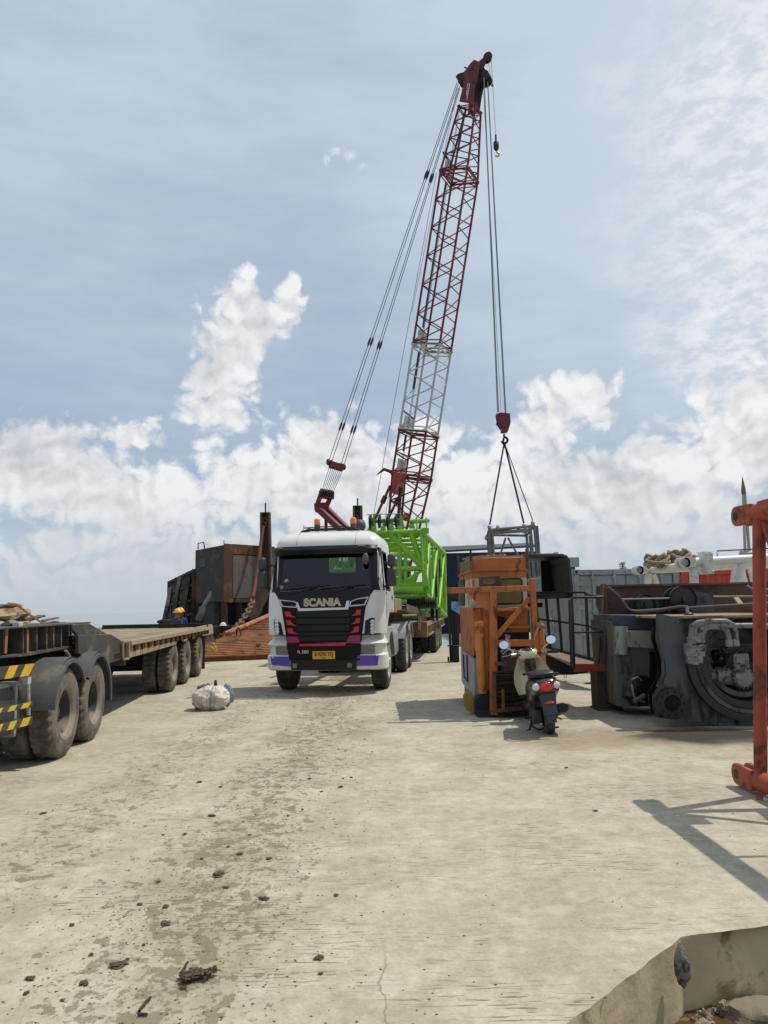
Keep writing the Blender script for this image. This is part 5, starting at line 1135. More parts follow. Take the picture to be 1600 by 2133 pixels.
def hookpath(c, r, w, n=14): return [c+V((0,0,r*1.9)), c+V((0,0,r*1.15))]+[c+V((r*sin(a), 0, r*cos(a))) for a in [radians(10+250*i/n) for i in range(n+1)]]
hc = hb+V((.05,0,-.95)); q = MB(); q.path(hookpath(hc,.17,.06), [.05,.06]+[.065]*12+[.05,.035,.02], 8); q.build('hook', BLK, hk, world=True)
bt = thing('ball_hook', 'small dark ball hook hanging on the single auxiliary rope beside the boom tip', 'hook', bh)
q = MB(); q.lathe([(.001,.30),(.05,.28),(.09,.22),(.15,.14),(.15,-.18),(.10,-.30),(.05,-.33),(.001,-.33)], bh+V((0,0,-.05)), (0,0,1), 18); q.tube(bh+V((0,0,.2)), bh+V((0,0,.55)), .05, 8); q.build('weight', pm('weight_dark', (.03,.016,.014), .6), bt, world=True)
q = MB(); q.path(hookpath(bh+V((.02,0,-.62)),.12,.04), [.03,.04]+[.045]*12+[.035,.02,.012], 8); q.build('hook', STEEL, bt, world=True)
def zc(zx, zy): return 1000+zx/11.43, 1060+zy/11.43
YA, YB_ = 36.2, 39.8
C4 = lambda p, Y: P(*zc(*p), Y)
NLc, NRc, FLc, FRc = C4((215,505),YA), C4((1295,405),YA), C4((180,620),YB_), C4((1110,635),YB_)
zt = (NLc.z+NRc.z)/2; 
for i, (a, lb) in enumerate(((NLc,'black wire sling running down to the left end of the lifted pipe frame'),(FRc,'thick black wire sling running down to the far right end of the lifted pipe frame'),(NRc,'thin black wire sling running down to the near right corner of the lifted pipe frame'))):
    q = MB(); q.tube(hc+V((0,0,-.12)), a+V((0,0,.05)), (.045,.05,.026)[i], 7, None, False)
    if i==0: q.path([hc+V((-.02,0,.12)),hc+V((-.06,0,-.05)),hc+V((0,0,-.4))], .06, 7)
    tag(q.build('sling', BLK), lb, 'sling')
fr_ = thing('pipe_cage', 'grey pipe frame section lifted by the crane, hanging above the orange machine', 'frame', (NLc+FRc)/2)
GPI = pm('grey_pipe_paint', (.14,.145,.15), .5, .2, dirt=(.08,.07,.06), da=.4)
dn = V((.12,0,-3.6))
for a, b, r in ((NLc,NRc,.075),(FLc,FRc,.07),(NLc,FLc,.06),(NRc,FRc,.06)):
    q = MB(); q.tube(a, b, r, 10); q.build('top_rail', GPI, fr_, world=True)
q = MB(); q.tube(NLc+V((.1,0,-.14)), NRc+V((0,0,-.14)), .05, 8); q.tube(FLc.lerp(NLc,.5)+V((.1,0,-.05)), FRc.lerp(NRc,.5), .06, 8); q.tube(FLc.lerp(NLc,.4), NRc.lerp(NLc,.35), .05, 8); q.tube(FRc.lerp(NRc,.1), NRc.lerp(NLc,.4), .045, 8); q.build('top_braces', GPI, fr_, world=True)
for c, xs in ((NLc,(0,.14)),(NRc,(0,-.2,.12)),(FLc,(0,)),(FRc,(0,.18))):
    for dx in xs:
        q = MB(); q.tube(c+V((dx,0,.0)), c+V((dx,0,0))+dn, .075, 10); q.build('leg', GPI, fr_, world=True)
q = MB(); q.tube(C4((610,690),YB_), C4((610,690),YB_)+V((-1.2,0,-3.4)), .055, 8); q.tube(C4((665,690),YB_), C4((665,690),YB_)+V((1.8,0,-3.4)), .055, 8); q.tube(NLc+dn,NRc+dn,.06,8); q.tube(FLc+dn,FRc+dn,.06,8); q.tube(FLc+dn,NLc+dn,.05,8); q.tube(FRc+dn,NRc+dn,.05,8); q.build('diagonal_brace', GPI, fr_, world=True)
q = MB()
for p, Y in (((225,440),YA),((425,450),YA),((1050,400),YA),((1255,340),YA),((150,690),YB_)): q.ball(C4(p,Y), (.10,.10,.13), 8, 6); q.tube(C4(p,Y), C4((p[0],p[1]-70),Y), .03, 6)
q.build('clamp_bolts', STEEL, fr_, world=True)
# ---------------------------------------------------------------- orange machine
def z4(zx, zy): return 900+zx/4.4444, 1120+zy/4.4444
O4 = lambda p, Y: P(*z4(*p), Y)
ORG = pm('orange_paint', (.42,.125,.026), .55, var=.2, dirt=(.09,.036,.02), da=.40, ds=4.5, bump=.2, streak=True)
ORG2 = pm('bright_orange', (.52,.19,.035), .5, dirt=(.13,.05,.02), da=.33, ds=4)
CREAM = pm('dirty_white_panel', (.50,.46,.38), .6, dirt=(.25,.19,.12), da=.4)
PGRY = pm('pale_grey_panel', (.30,.31,.31), .6, dirt=(.15,.10,.07), da=.34, streak=True)
OLW = pm('olive_window_board', (.13,.125,.025), .6, var=.35, sc=5, dirt=(.06,.055,.02), da=.4, streak=True)
YA, YB_ = 12.0, 14.1
om = thing('machine_cabin', 'scrapped orange and cream machine cabin with olive window and rod filled cage, behind the scooter', 'machine', (1.9,12,0))
fl, fr_x = O4((378,700),YA).x, O4((888,500),YA).x
zt, z1, z2_, z3_, zb = O4((600,180),YA).z, O4((600,300),YA).z, O4((600,372),YA).z, O4((600,645),YA).z, .22
q = MB(); q.box(fl,fr_x,YA,YB_,z1,zt); q.box(fl-.02,fr_x+.02,YA-.025,YB_,z1-.02,z1+.02); q.build('roof_band', ORG, om, world=True, bev=.015)
q = MB(); q.box(fl+.02,fr_x-.02,YA+.02,YB_-.02,zt-.01,zt+.02)
for i in range(16): 
    x = fl+(fr_x-fl)*random.random(); q.beam((x-.2*random.random(),YA+.1+random.random()*.8,zt+.03),(x+.3*random.random(),YA+.1+random.random()*.8,zt+.05),.05,.03)
q.build('roof_scraps', pm('tan_scraps', (.30,.19,.10), .9, var=.4), om, world=True)
for p, w in (((357,115),.03),((245,160),.03),((875,100),.035)):
    q = MB(); a = O4(p,YA+(.0 if p[0]>300 else 1.0)); q.beam(a, V((a.x,a.y,z1)), w, .05, (0,1,0)); q.build('roof_stake', RUST, om, world=True)
q = MB(); q.box(fl+.01,fr_x-.01,YA+.01,YB_,z2_,z1-.02); q.build('orange_upper_band', ORG, om, world=True)
q = MB(); q.box(fl+.01,fr_x-.01,YA+.012,YB_,z3_,z2_-.002); q.build('cream_body', CREAM, om, world=True)
# front window
def rrect(x0,x1,z0,z1_,r,y,n=5):
    pts = []
    for cx_,cz_,a0 in ((x1-r,z1_-r,0),(x0+r,z1_-r,90),(x0+r,z0+r,180),(x1-r,z0+r,270)):
        for i in range(n+1): a = radians(a0+90*i/n); pts.append(V((cx_+r*cos(a), y, cz_+r*sin(a))))
    return pts
wa, wb = O4((560,622),YA), O4((832,372),YA)
q = MB(); q.prism(rrect(wa.x,wb.x,wa.z,wb.z,.05,YA-.015), (0,.03,0)); wn = q.build('window', BLK, om, world=True)
q = MB(); q.prism(rrect(wa.x+.025,wb.x-.025,wa.z+.025,wb.z-.025,.035,YA-.02), (0,.02,0)); q.build('window_pane', OLW, wn, world=True)
# left side with its window posts
sd = lambda px, py: (lambda d: V((fl, d.y, d.z)))(V((0,0,CAMH))+ray(*z4(px,py))*(fl/ray(*z4(px,py)).x))
q = MB(); q.prism([sd(*p) for p in ((250,395),(300,390),(300,630),(250,630))], (-.012,0,0)); sw = q.build('side_window', BLK, om, world=True)
q = MB(); q.prism([sd(*p) for p in ((262,400),(272,400),(272,628),(262,628))], (-.02,0,0)); q.build('window_pane', OLW, sw, world=True)
q = MB(); q.prism([sd(*p) for p in ((245,235),(372,215),(372,300),(245,320))], (-.012,0,0)); q.build('side_board', OLW, om, world=True)
# lower body
q = MB(); q.box(fl,fl+.35,YA+.02,YB_,.9,z3_-.002); q.box(fl+.02,fr_x-.02,YA+.35,YB_,.55,z3_-.002); q.build('orange_body', ORG, om, world=True, bev=.015)
gz = sd(300,1065).z
q = MB(); q.prism([sd(*p) for p in ((232,640),(420,640),(420,1110),(245,1050))], (.02,0,0)); q.build('side_sheet', ORG2, om, world=True) if False else None
q = MB(); q.prism([V((fl-.01,YB_,gz+.05)),V((fl-.01,YA+.02,gz-.02)),V((fl-.01,YA+.02,.28)),V((fl-.01,YA+.35,.16)),V((fl-.01,YB_,.30))], (.3,0,0)); q.build('grey_side_sheet', PGRY, om, world=True, bev=.006)
q = MB(); a, b = sd(305,1080), sd(340,1085); q.path([a+V((-.03,0,0)), V((fl-.03,a.y-.03,a.z-.4)), V((fl-.03,b.y+.05,a.z-.42)), b+V((-.03,0,0))], .012, 6); q.build('hanging_cable', BLK, om, world=True)
q = MB()
n = 18; c0 = O4((350,1640),11.95); R_ = .30
q.prism([V((fl+.03-.10*cos(pi*i/n)-.0, 11.9+.35*(1-0)*0, .02+.46*sin(pi*i/n)**.8)) for i in range(n+1)], (.0,.5,0)); q.build('yellow_half_disc', pm('yellow_rusty', (.38,.20,.03), .6, dirt=(.12,.06,.03), da=.42), om, world=True) if False else None
q = MB(); q.prism([O4(p,11.95) for p in ((292,1470),(320,1415),(350,1412),(380,1460),(408,1540),(412,1625),(400,1640),(330,1600),(298,1560))], (0,.12,0)); q.build('yellow_end_plate', pm('yellow_rusty', (.36,.20,.03), .6, dirt=(.12,.06,.03), da=.42), om, world=True, bev=.01)
# frame in front
YF_ = 11.62
def ob(q, a, b, w, h, Y=YF_, Yb=None): q.beam(O4(a,Y), O4(b,Yb or Y), w, h, (0,1,0))
q = MB(); ob(q,(145,490),(945,468),.09,.10); q.build('cross_beam', ORG, om, world=True, bev=.006)
q = MB(); ob(q,(565,490),(572,1640),.11,.12); q.build('upright', ORG, om, world=True, bev=.006)
q = MB(); ob(q,(500,490),(505,1480),.06,.10,YF_+.2); q.build('upright', ORG, om, world=True, bev=.006)
q = MB(); ob(q,(925,380),(965,1080),.08,.12); ob(q,(965,1080),(985,1560),.07,.1); q.build('upright', ORG, om, world=True, bev=.006)
q = MB(); q.prism([O4(p,YF_-.01) for p in ((345,505),(545,492),(545,700),(472,650),(400,585),(350,540))], (0,.04,0)); q.build('gusset', ORG, om, world=True, bev=.004)
q = MB(); ob(q,(585,930),(905,560),.07,.08,YF_+.04); q.build('diagonal_brace', ORG, om, world=True, bev=.006)
q = MB(); ob(q,(590,978),(985,972),.10,.10,YF_+.02); q.build('lower_beam', ORG, om, world=True, bev=.006)
bp = [O4(p,YF_+.05) for p in ((438,360),(632,350),(638,450),(440,455))]
q = MB(); q.prism(bp, (0,.05,0)); br = q.build('rust_bracket', RUST, om, world=True, bev=.008)
q = MB(); c = O4((525,408),YF_+.04); q.prism([c+V((.115*cos(a)*.85,0,.05*sin(a)*.9)) for a in [2*pi*i/20 for i in range(20)]], (0,.02,0)); q.build('oval_hole', OLW, br, world=True)
q = MB(); ob(q,(382,385),(388,500),.04,.05,YF_+.1); q.build('bracket_tab', ORG, om, world=True)
q = MB(); a, b = O4((575,668),YA-.12), O4((892,655),YA-.12); q.beam(a, b, .22, .05); q.build('ledge', ORG2, om, world=True, bev=.006)
q = MB(); q.box(a.x,b.x,YA-.02,YA+.3,O4((600,880),YA).z,a.z); q.build('inner_panel', ORG, om, world=True)
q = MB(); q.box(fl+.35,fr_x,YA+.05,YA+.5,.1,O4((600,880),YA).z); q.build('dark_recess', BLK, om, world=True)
q = MB(); q.ball(O4((640,800),YA-.1), (.16,.08,.12), 14, 9, lambda d: .8+.4*mnoise.noise(d*2)); q.path([O4((590,740),YA-.1),O4((660,760),YA-.15),O4((690,850),YA-.1)], .04, 8); q.build('black_hose_bundle', BLK, om, world=True)
q = MB(); q.beam(O4((600,830),YA-.1), O4((915,825),YA-.1), .02,.03); q.build('thin_rail', ORG2, om, world=True)
for a, b, r, Y in (((432,880),(470,1440),.066,11.75),((1003,850),(1030,1560),.062,11.7)):
    q = MB(); q.tube(O4(a,Y), O4(b,Y), r, 18); cy_ = q.build('hydraulic_cylinder', ORG2, om, world=True)
    c, d = O4(a,Y), O4(b,Y); q = MB(); q.tube(c.lerp(d,.15), c.lerp(d,.30), r*1.14, 18); q.tube(c-V((0,0,.02)), c+V((0,0,.10)), r*.85, 18); q.build('collar', ORG2, cy_, world=True)
q = MB(); ob(q,(395,815),(475,808),.12,.04,11.7); q.build('cylinder_cap_plate', ORG2, om, world=True, bev=.005)
# cage of rods
RODM = pm('rod_rust', (.045,.03,.022), .7, .3, dirt=(.12,.065,.035), da=.4, bump=.2)
q = MB()
for i in range(13):
    x = 655+i*20; q.path([O4((x-4,1245),11.7),O4((x,1080+10*sin(i)),11.72),O4((x+8,1045+8*cos(i*2)),11.8),O4((x+14,1075),11.88)], .019, 7)
q.build('upright_hoses', pm('hose_brown', (.12,.065,.04), .75), om, world=True)
q = MB()
for i in range(34):
    zy = 1235+i*10.5; a = O4((572+6*sin(i*3.1),zy+18+6*sin(i*1.7)),11.5+.05*sin(i*2.3)); b = O4((900+14*sin(i*2.2),zy-10+8*sin(i*2.9)),11.6+.06*cos(i)); m_ = a.lerp(b,.5)+V((0,-.05*abs(sin(i*1.3)),-.02)); q.path([a,a.lerp(m_,.5)+V((0,0,.006*sin(i*5))),m_,b.lerp(m_,.4),b], .013, 6)
for i in range(14): zy = 1150+i*32; a = O4((905,zy),11.6); b = O4((985,zy-14),11.75); q.path([a,a.lerp(b,.5)+V((0,-.05,.01)),b], .012, 6)
q.build('stacked_rods', RODM, om, world=True)
q = MB(); a, b = O4((560,1250),11.62), O4((900,1600),11.9); q.box(a.x,b.x,11.66,12.0,.06,a.z); q.box(O4((905,1150),11.8).x,O4((985,1150),11.8).x,11.8,12.0,.06,O4((905,1140),11.8).z); q.build('cage_backing', pm('cage_dark', (.016,.013,.011), .85), om, world=True)
q = MB(); ob(q,(585,1168),(880,1160),.05,.05,11.5); ob(q,(575,1240),(580,1590),.05,.06,11.45); ob(q,(655,1400),(660,1600),.045,.05,11.42); ob(q,(830,1200),(822,1430),.05,.05,11.42); ob(q,(580,1600),(900,1570),.06,.07,11.48); q.build('cage_frame', RUST, om, world=True)
q = MB(); q.path([O4((565,1255),11.4),O4((700,1230),11.3),O4((800,1195),11.2),O4((870,1155),11.1)], .014, 6); q.build('slack_cable', BLK, om, world=True)
q = MB(); q.path([O4((640,1060),11.4),O4((680,1010),11.35),O4((700,960),11.4),O4((715,910),11.5)], .018, 7); q.path([O4((655,1080),11.4),O4((712,1030),11.35),O4((716,990),11.36),O4((690,950),11.4),O4((690,900),11.5)], .018, 7); q.build('hose_loops', pm('pale_hose', (.20,.18,.15), .6), om, world=True)
q = MB(); q.path([O4((985,830),11.55),O4((940,940),11.4),O4((895,1055),11.4)], .011, 6); q.ball(O4((1000,815),11.62), (.09,.06,.06), 10, 7, lambda d: .8+.4*mnoise.noise(d*3)); q.build('tied_rope', pm('brown_rope', (.25,.15,.08), .9), om, world=True)
q = MB(); q.box(O4((405,1500),11.8).x,O4((990,1500),11.8).x,11.6,13.6,0.0,.10); q.prism([O4(p,11.75) for p in ((405,1640),(400,1500),(560,1390),(600,1440),(600,1640))], (0,.25,0)); q.box(fl+.02,fr_x,12.2,13.9,0,.3); q.build('skid_base', pm('skid_black', (.012,.012,.013), .7, dirt=(.06,.045,.03), da=.3), om, world=True)
# dark rack with a blue cloth behind it
BP = lambda x,y,Y: P(x,y,Y)
rk = thing('pipe_rack', 'dark pipe rack with maroon sheet standing left of the orange cabin', 'rack', (BP(945,1300,23.0).x,23.0,0))
q = MB()
for x in (934,940,946): t_ = BP(x,1243,23.0); q.beam(t_, V((t_.x+.02,23.0,0)), .07,.08,(0,1,0))
for yy in (1248,1300,1345): q.beam(BP(932,yy,23.0),BP(956,yy,23.0),.04,.04)
q.beam(BP(934,1368,23.0),V((BP(934,1368,23.0).x,23.0,0)),.05,.05); q.beam(BP(955,1368,23.2),V((BP(955,1368,23.2).x,23.2,0)),.05,.05); q.build('frame', BLK, rk, world=True)
q = MB(); q.prism([BP(*p,23.15) for p in ((938,1225),(957,1225),(957,1345),(946,1345),(940,1300))], (0,.03,0)); q.build('maroon_sheet', pm('maroon', (.07,.022,.018), .7), rk, world=True)
q = MB(); a = BP(950,1361,22.9); q.box(a.x-.12,a.x+.09,22.8,23.1,a.z-.25,a.z+.25); q.build('black_box', BLK, rk, world=True, bev=.02)
q = MB(); a = BP(949,1262,22.9); q.grid(lambda u,v: a+V((-.13+.26*u, .06*sin(u*9+v*5)-.03, .13-.4*v*(.6+.4*u))), 12, 12); tag(q.build('cloth', pm('pale_blue_cloth', (.22,.36,.62), .8, bump=0), recalc=False), 'pale blue cloth hung on the dark rack left of the orange cabin', 'cloth')
# ---------------------------------------------------------------- black cab shell with walkway and rails
def zb2(zx, zy): return 1100+zx/5.764, 1130+zy/5.764
A2 = lambda p, Y: P(*zb2(*p), Y)
NVB = pm('blue_black_paint', (.018,.023,.028), .45, dirt=(.07,.06,.045), da=.3)
cb = thing('cab_walkway', 'open black cab shell above a railed walkway with red toe plate', 'crane cab', (A2((540,1500),12.2).x,12.4,0))
a, b = A2((-60,140),13.0), A2((512,590),13.0)
q = MB(); xr = A2((490,230),13.0).x; zr, zf = A2((200,142),13.0).z, A2((300,610),13.0).z; xl = a.x
R = [[V((x,y,z)) for x,z in ((xl,zr),(xr-.14,zr),(xr-.05,zr-.03),(xr,zr-.12),(xr+.03,zf),(xr-.02,zf),(xr-.05,zr-.15),(xr-.10,zr-.07),(xr-.16,zr-.05),(xl,zr-.05))] for y in (12.9,14.3)]; q.rings(R)
q.build('cab_shell', NVB, cb, world=True, bev=.006)
q = MB(); xm = A2((150,300),14.3).x; q.box(xm,xr,14.25,14.3,zf,zr-.03); q.box(xl,xm,14.25,14.3,A2((70,400),14.3).z-.6,A2((70,410),14.3).z-.5); q.box(xl,xr+.02,12.9,14.3,zf-.09,zf-.005); q.build('cab_inner_wall', pm('cab_dark', (.014,.015,.013), .8, dirt=(.035,.03,.02), da=.4), cb, world=True)
q = MB(); q.ball(A2((335,128),13.3), (.06,.05,.03), 10, 7, lambda d: .8+.5*mnoise.noise(d*2)); q.box(xl,xr-.2,12.95,14.2,zr+.002,zr+.012); q.build('roof_dust', DUST, cb, world=True)
def rail(pts, Y, r=.020, name='rail', par=cb, mat=NVB):
    q = MB(); ys = Y if isinstance(Y,(list,tuple)) else [Y]*len(pts); q.path([A2(p,y) for p,y in zip(pts,ys)], r, 8); return q.build(name, mat, par, world=True)
rail([(85,602),(400,600),(690,600),(740,632),(905,650)], [13.6,13.0,12.6,12.4,12.0], .020); rail([(515,720),(525,675),(560,660),(905,656)], 12.0, .022)
rail([(105,920),(360,950),(710,998),(860,1052),(945,1072)], [13.6,13.0,12.5,12.2,12.0], .018); rail([(530,1080),(950,1072)], 12.0, .018)
for p0, p1, y0_, y1_ in (((85,602),(118,960),13.6,13.6),((118,960),(265,1268),13.6,13.6),((213,640),(268,1268),13.3,13.3),((355,650),(408,1310),13.0,13.0),((695,605),(730,1405),12.4,12.4),((915,880),(910,1460),12.0,12.0)): rail([p0,p1],[y0_,y1_],.026,'rail_post')
rail([(513,690),(540,1510)],12.0,.042,'rail_post')
q = MB(); q.beam(A2((895,505),12.3),A2((838,1450),12.1),.05,.05); q.build('leaning_pole', pm('brown_pole', (.10,.06,.04), .8), cb, world=True)
dz = [A2(p,y) for p,y in (((205,1262),13.4),((545,1368),12.7),((935,1470),12.05),((560,1468),12.0),((225,1345),13.0))]
q = MB(); zp = .50; gp = [G(*zb2(*p), zz) for p, zz in (((205,1262),.62),((935,1462),.50),((555,1456),.50),((225,1340),.56))]
q.prism([gp[0],gp[1],gp[2],gp[3]], (0,0,-.04)); q.build('tread_deck', pm('brown_tread', (.20,.12,.08), .85, dirt=(.08,.05,.035), da=.4, bump=.6, bs=50), cb, world=True)
q = MB(); q.prism([A2(p,12.6) for p in ((225,1345),(548,1500),(735,1560),(540,1590),(350,1590),(230,1500))], (0,.5,0)); q.beam(gp[0]+V((0,0,.03)),gp[1]+V((0,0,.03)),.05,.06); q.build('stringer', BLK, cb, world=True)
rd = [A2(p,11.98) for p in ((553,1455),(937,1464),(932,1546),(553,1556))]
q = MB(); q.prism(rd, (0,.04,0)); q.build('toe_plate', pm('toe_red', (.24,.028,.018), .5, dirt=(.09,.03,.02), da=.3), cb, world=True, bev=.006)
q = MB(); a, b = G(*zb2(760,1975)), G(*zb2(1055,1985)); q.box(a.x+.0,b.x+.02,12.1,12.5,0,A2((760,1556),12.1).z); q.box(a.x-.03,b.x+.02,12.05,12.5,0,.03); q.build('support_box', pm('brown_box_steel', (.055,.035,.022), .8, dirt=(.10,.07,.045), da=.35), cb, world=True, bev=.01)
q = MB(); q.box(rd[1].x+.01, rd[1].x+.24, 12.0,12.6, rd[2].z+.0, rd[2].z+.10); q.build('plank', DUST, cb, world=True, bev=.01)
# ---------------------------------------------------------------- grey crane car body
def zm(zx, zy): return 1320+zx/4.961, 1130+zy/4.961
M4 = lambda p, Y: P(*zm(*p), Y)
def zs(zx, zy): return 1180+zx/3.679, 980+zy/3.679
S4 = lambda p, Y: P(*zs(*p), Y)
MGR = pm('oily_grey_paint', (.068,.078,.082), .45, dirt=(.02,.018,.015), da=.47, ds=2.2, streak=True, spec=.5)
OIL = pm('oily_black', (.010,.010,.010), .35, dirt=(.04,.033,.025), da=.35, spec=.5)
PGN = pm('pale_green_grey', (.27,.285,.24), .5, dirt=(.07,.055,.035), da=.40, ds=4, streak=True)
YM = 10.4
mc = thing('crane_body', 'oily grey crane lower body with hydraulic pump, ring opening and white pipes, at the right', 'crane part', (M4((800,1800),YM).x,YM+.6,0))
FP = ((268,740),(560,790),(1600,775),(1600,1960),(1100,1945),(700,1850),(400,1830),(262,1812),(232,1700),(228,1590),(300,1480),(335,1360),(330,1240),(262,1000))
cR = M4((1150,1210),YM); RO = .80
def ring_plate(q, poly, c, r, y, th, n=44):
    pts = [V((p.x,0,p.z)) for p in poly]
    bmx = bmesh.new(); ov = [bmx.verts.new((p.x,y,p.z)) for p in poly]; iv = [bmx.verts.new((c.x+r*cos(2*pi*i/n), y, c.z+r*sin(2*pi*i/n))) for i in range(n)]
    ed = [bmx.edges.new((ov[i],ov[(i+1)%len(ov)])) for i in range(len(ov))]+[bmx.edges.new((iv[i],iv[(i+1)%n])) for i in range(n)]
    g_ = bmesh.ops.triangle_fill(bmx, use_beauty=True, edges=ed); bmx.verts.index_update()
    q.add([v.co[:] for v in bmx.verts], [[v.index for v in f.verts] for f in bmx.faces]); bmx.free()
q = MB(); poly = [M4(p,YM) for p in FP]; ring_plate(q, poly, cR, RO*.70, YM, .05)
n_ = len(poly); q.add([p for p in poly]+[p+V((0,.14,0)) for p in poly], [(i,(i+1)%n_,n_+(i+1)%n_,n_+i) for i in range(n_)]); q.box(M4((520,900),YM).x, poly[2].x, YM+.6, YM+1.9, .12, poly[1].z-.03); 
q.lathe([(RO*.70,0),(RO*.70,.42)], (cR.x,YM,cR.z), (0,1,0), 44); q.build('body_plate', MGR, mc, world=True, ang=30)
q = MB(); q.prism([(p-cR)*.96+cR+V((0,.42,0)) for p in poly], (0,.03,0)); q.build('inner_plate', OIL, mc, world=True)
for r, w, o, mt, a0_, a1_ in ((RO*.97,.05,-.04,OIL,172,318),(RO*.86,.028,-.05,MGR,165,322),(RO*.76,.04,-.03,OIL,150,330),(RO*.60,.035,.12,MGR,140,330)):
    q = MB(); R = []
    for i in range(37):
        a = radians(a0_+(a1_-a0_)*i/36); R.append([V((cR.x+(r+d)*cos(a), YM+o+e, cR.z+(r+d)*sin(a))) for d, e in ((-w,-.05),(w,-.05),(w,.10),(-w,.10))])
    q.rings(R); q.build('ring_flange', mt, mc, world=True)
fc = M4((385,1660),YM-.03)
q = MB(); q.lathe([(.10,-.05),(.115,-.07),(.205,-.07),(.21,-.03),(.21,.05)], fc, (0,1,0), 32)
for i in range(10): a = i*2*pi/10; q.tube(fc+V((.16*cos(a),-.07,.16*sin(a))), fc+V((.16*cos(a),-.10,.16*sin(a))), .015, 6)
fg = q.build('pipe_flange', OIL, mc, world=True); q = MB(); q.tube(fc+V((0,-.05,0)), fc+V((0,-.03,0)), .115, 24); q.build('bore', pm('black_hole', (.002,.002,.002), .9, bump=0), fg, world=True)
q = MB(); tp = [M4(p,YM-.06) for p in ((300,735),(560,785),(1650,765))]; zt_ = tp[1].z
q.prism([V((tp[0].x,YM+.35,zt_)),V((tp[1].x-.05,YM-.08,zt_)),V((tp[2].x,YM-.08,zt_)),V((tp[2].x,YM+1.95,zt_)),V((tp[0].x-.0,YM+1.95,zt_))], (0,0,.035)); q.build('top_deck', pm('tan_deck', (.27,.20,.13), .85, dirt=(.12,.085,.055), da=.45, ds=2, bump=.3), mc, world=True, bev=.006)
q = MB(); q.prism([M4(p,YM-.012) for p in ((258,870),(280,870),(320,1240),(322,1370),(262,1500),(240,1490),(300,1360),(296,1240))], (0,.05,0)); q.build('edge_rib', MGR, mc, world=True, bev=.006)
# pump and pipes
PUM = pm('pump_paint', (.17,.18,.155), .5, dirt=(.04,.033,.024), da=.42, ds=6, bump=.2)
pc = M4((1090,1385),YM+.10); q = MB(); q.lathe([(.001,-.16),(.10,-.16),(.13,-.14),(.155,-.13),(.155,-.02),(.13,.0),(.13,.3)], pc, (0,1,0), 28)
q.box(pc.x-.11,pc.x+.10,pc.y-.13,pc.y+.15,pc.z+.02,pc.z+.32); q.box(pc.x-.09,pc.x+.08,pc.y-.15,pc.y+.1,pc.z+.18,pc.z+.27); q.tube(pc+V((-.05,0,0)), pc+V((-.32,.02,.02)), .12, 20); q.tube(pc+V((-.05,.03,.0)), pc+V((-.40,.05,.02)), .09, 20)
pm_ = q.build('pump', PUM, mc, world=True, bev=.012)
q = MB()
for i in range(12): a = radians(150+i*22); q.tube(pc+V((.145*cos(a),-.13,.145*sin(a))), pc+V((.145*cos(a),-.165,.145*sin(a))), .016, 6)
for p in ((970,1320),(1030,1265),(1095,1250),(1020,1360),(1090,1330),(1185,1305)): c = M4(p,pc.y-.16); q.tube(c+V((0,.03,0)), c, .013, 6)
q.build('bolts', OIL, pm_, world=True)
q = MB(); a = M4((1090,1380),pc.y-.165); q.box(a.x-.045,a.x+.045,a.y,a.y+.01,a.z-.025,a.z+.025); q.build('maker_plate', pm('plate_grey', (.22,.2,.18), .5), pm_, world=True)
for pts, r in (([(588,1060),(592,940),(605,860),(660,826),(760,812),(960,812),(1030,850),(1055,920),(1058,1030)],.035),([(625,1050),(630,940),(650,870),(700,838),(800,826)],.035),([(660,1040),(668,960),(700,885),(760,862),(1240,858),(1380,862),(1430,900)],.038),([(695,1040),(705,950),(740,890),(800,872),(920,878),(965,915),(985,980),(988,1030)],.038)):
    q = MB(); q.path([M4(p,YM-.09-.02*r) for p in pts], r, 12); q.build('pipe', PUM, mc, world=True)
q = MB(); c = M4((635,1110),YM-.12)
for i, p in enumerate(((560,1080),(600,1100),(645,1095),(700,1090),(565,1140),(620,1140),(690,1140),(580,1215),(625,1225),(668,1205))):
    a = M4(p,YM-.1); q.box(a.x-.045,a.x+.045,a.y-.06,a.y+.05,a.z-.05,a.z+.05)
for p in ((590,1010),(635,1000),(665,1000),(700,1000),(985,1040),(1056,1035)): a = M4(p,YM-.09); q.tube(a+V((0,0,-.05)), a+V((0,0,.05)), .05, 10)
q.build('pipe_fittings', pm('fitting_pale', (.22,.22,.20), .5, dirt=(.05,.04,.03), da=.42), mc, world=True, bev=.012)
q = MB()
for pts in ([(820,1250),(780,1160),(800,1100),(880,1090),(895,1140)],[(970,1110),(975,1060),(1080,1050),(1230,1060)],[(985,1260),(1000,1180),(1060,1130),(1150,1075)],[(870,1290),(900,1310),(960,1270),(980,1200)],[(1165,1150),(1170,1090),(1220,1075)],[(880,1000),(930,1000),(945,1050)]): q.path([M4(p,YM+.0) for p in pts], .012, 7)
for p in ((900,1200),(930,1100),(960,1130)): q.ball(M4(p,YM+.05), .045, 8, 6)
q.build('small_hoses', OIL, pm_, world=True); 
q = MB()
for p in ((770,1280),(830,1200),(840,1160),(900,1220),(790,1350),(1000,1500),(1200,1180)): q.ball(M4(p,YM+.25), (.10,.08,.09), 10, 7, lambda d: .8+.5*mnoise.noise(d*2.1))
q.build('valve_bank', OIL, mc, world=True)
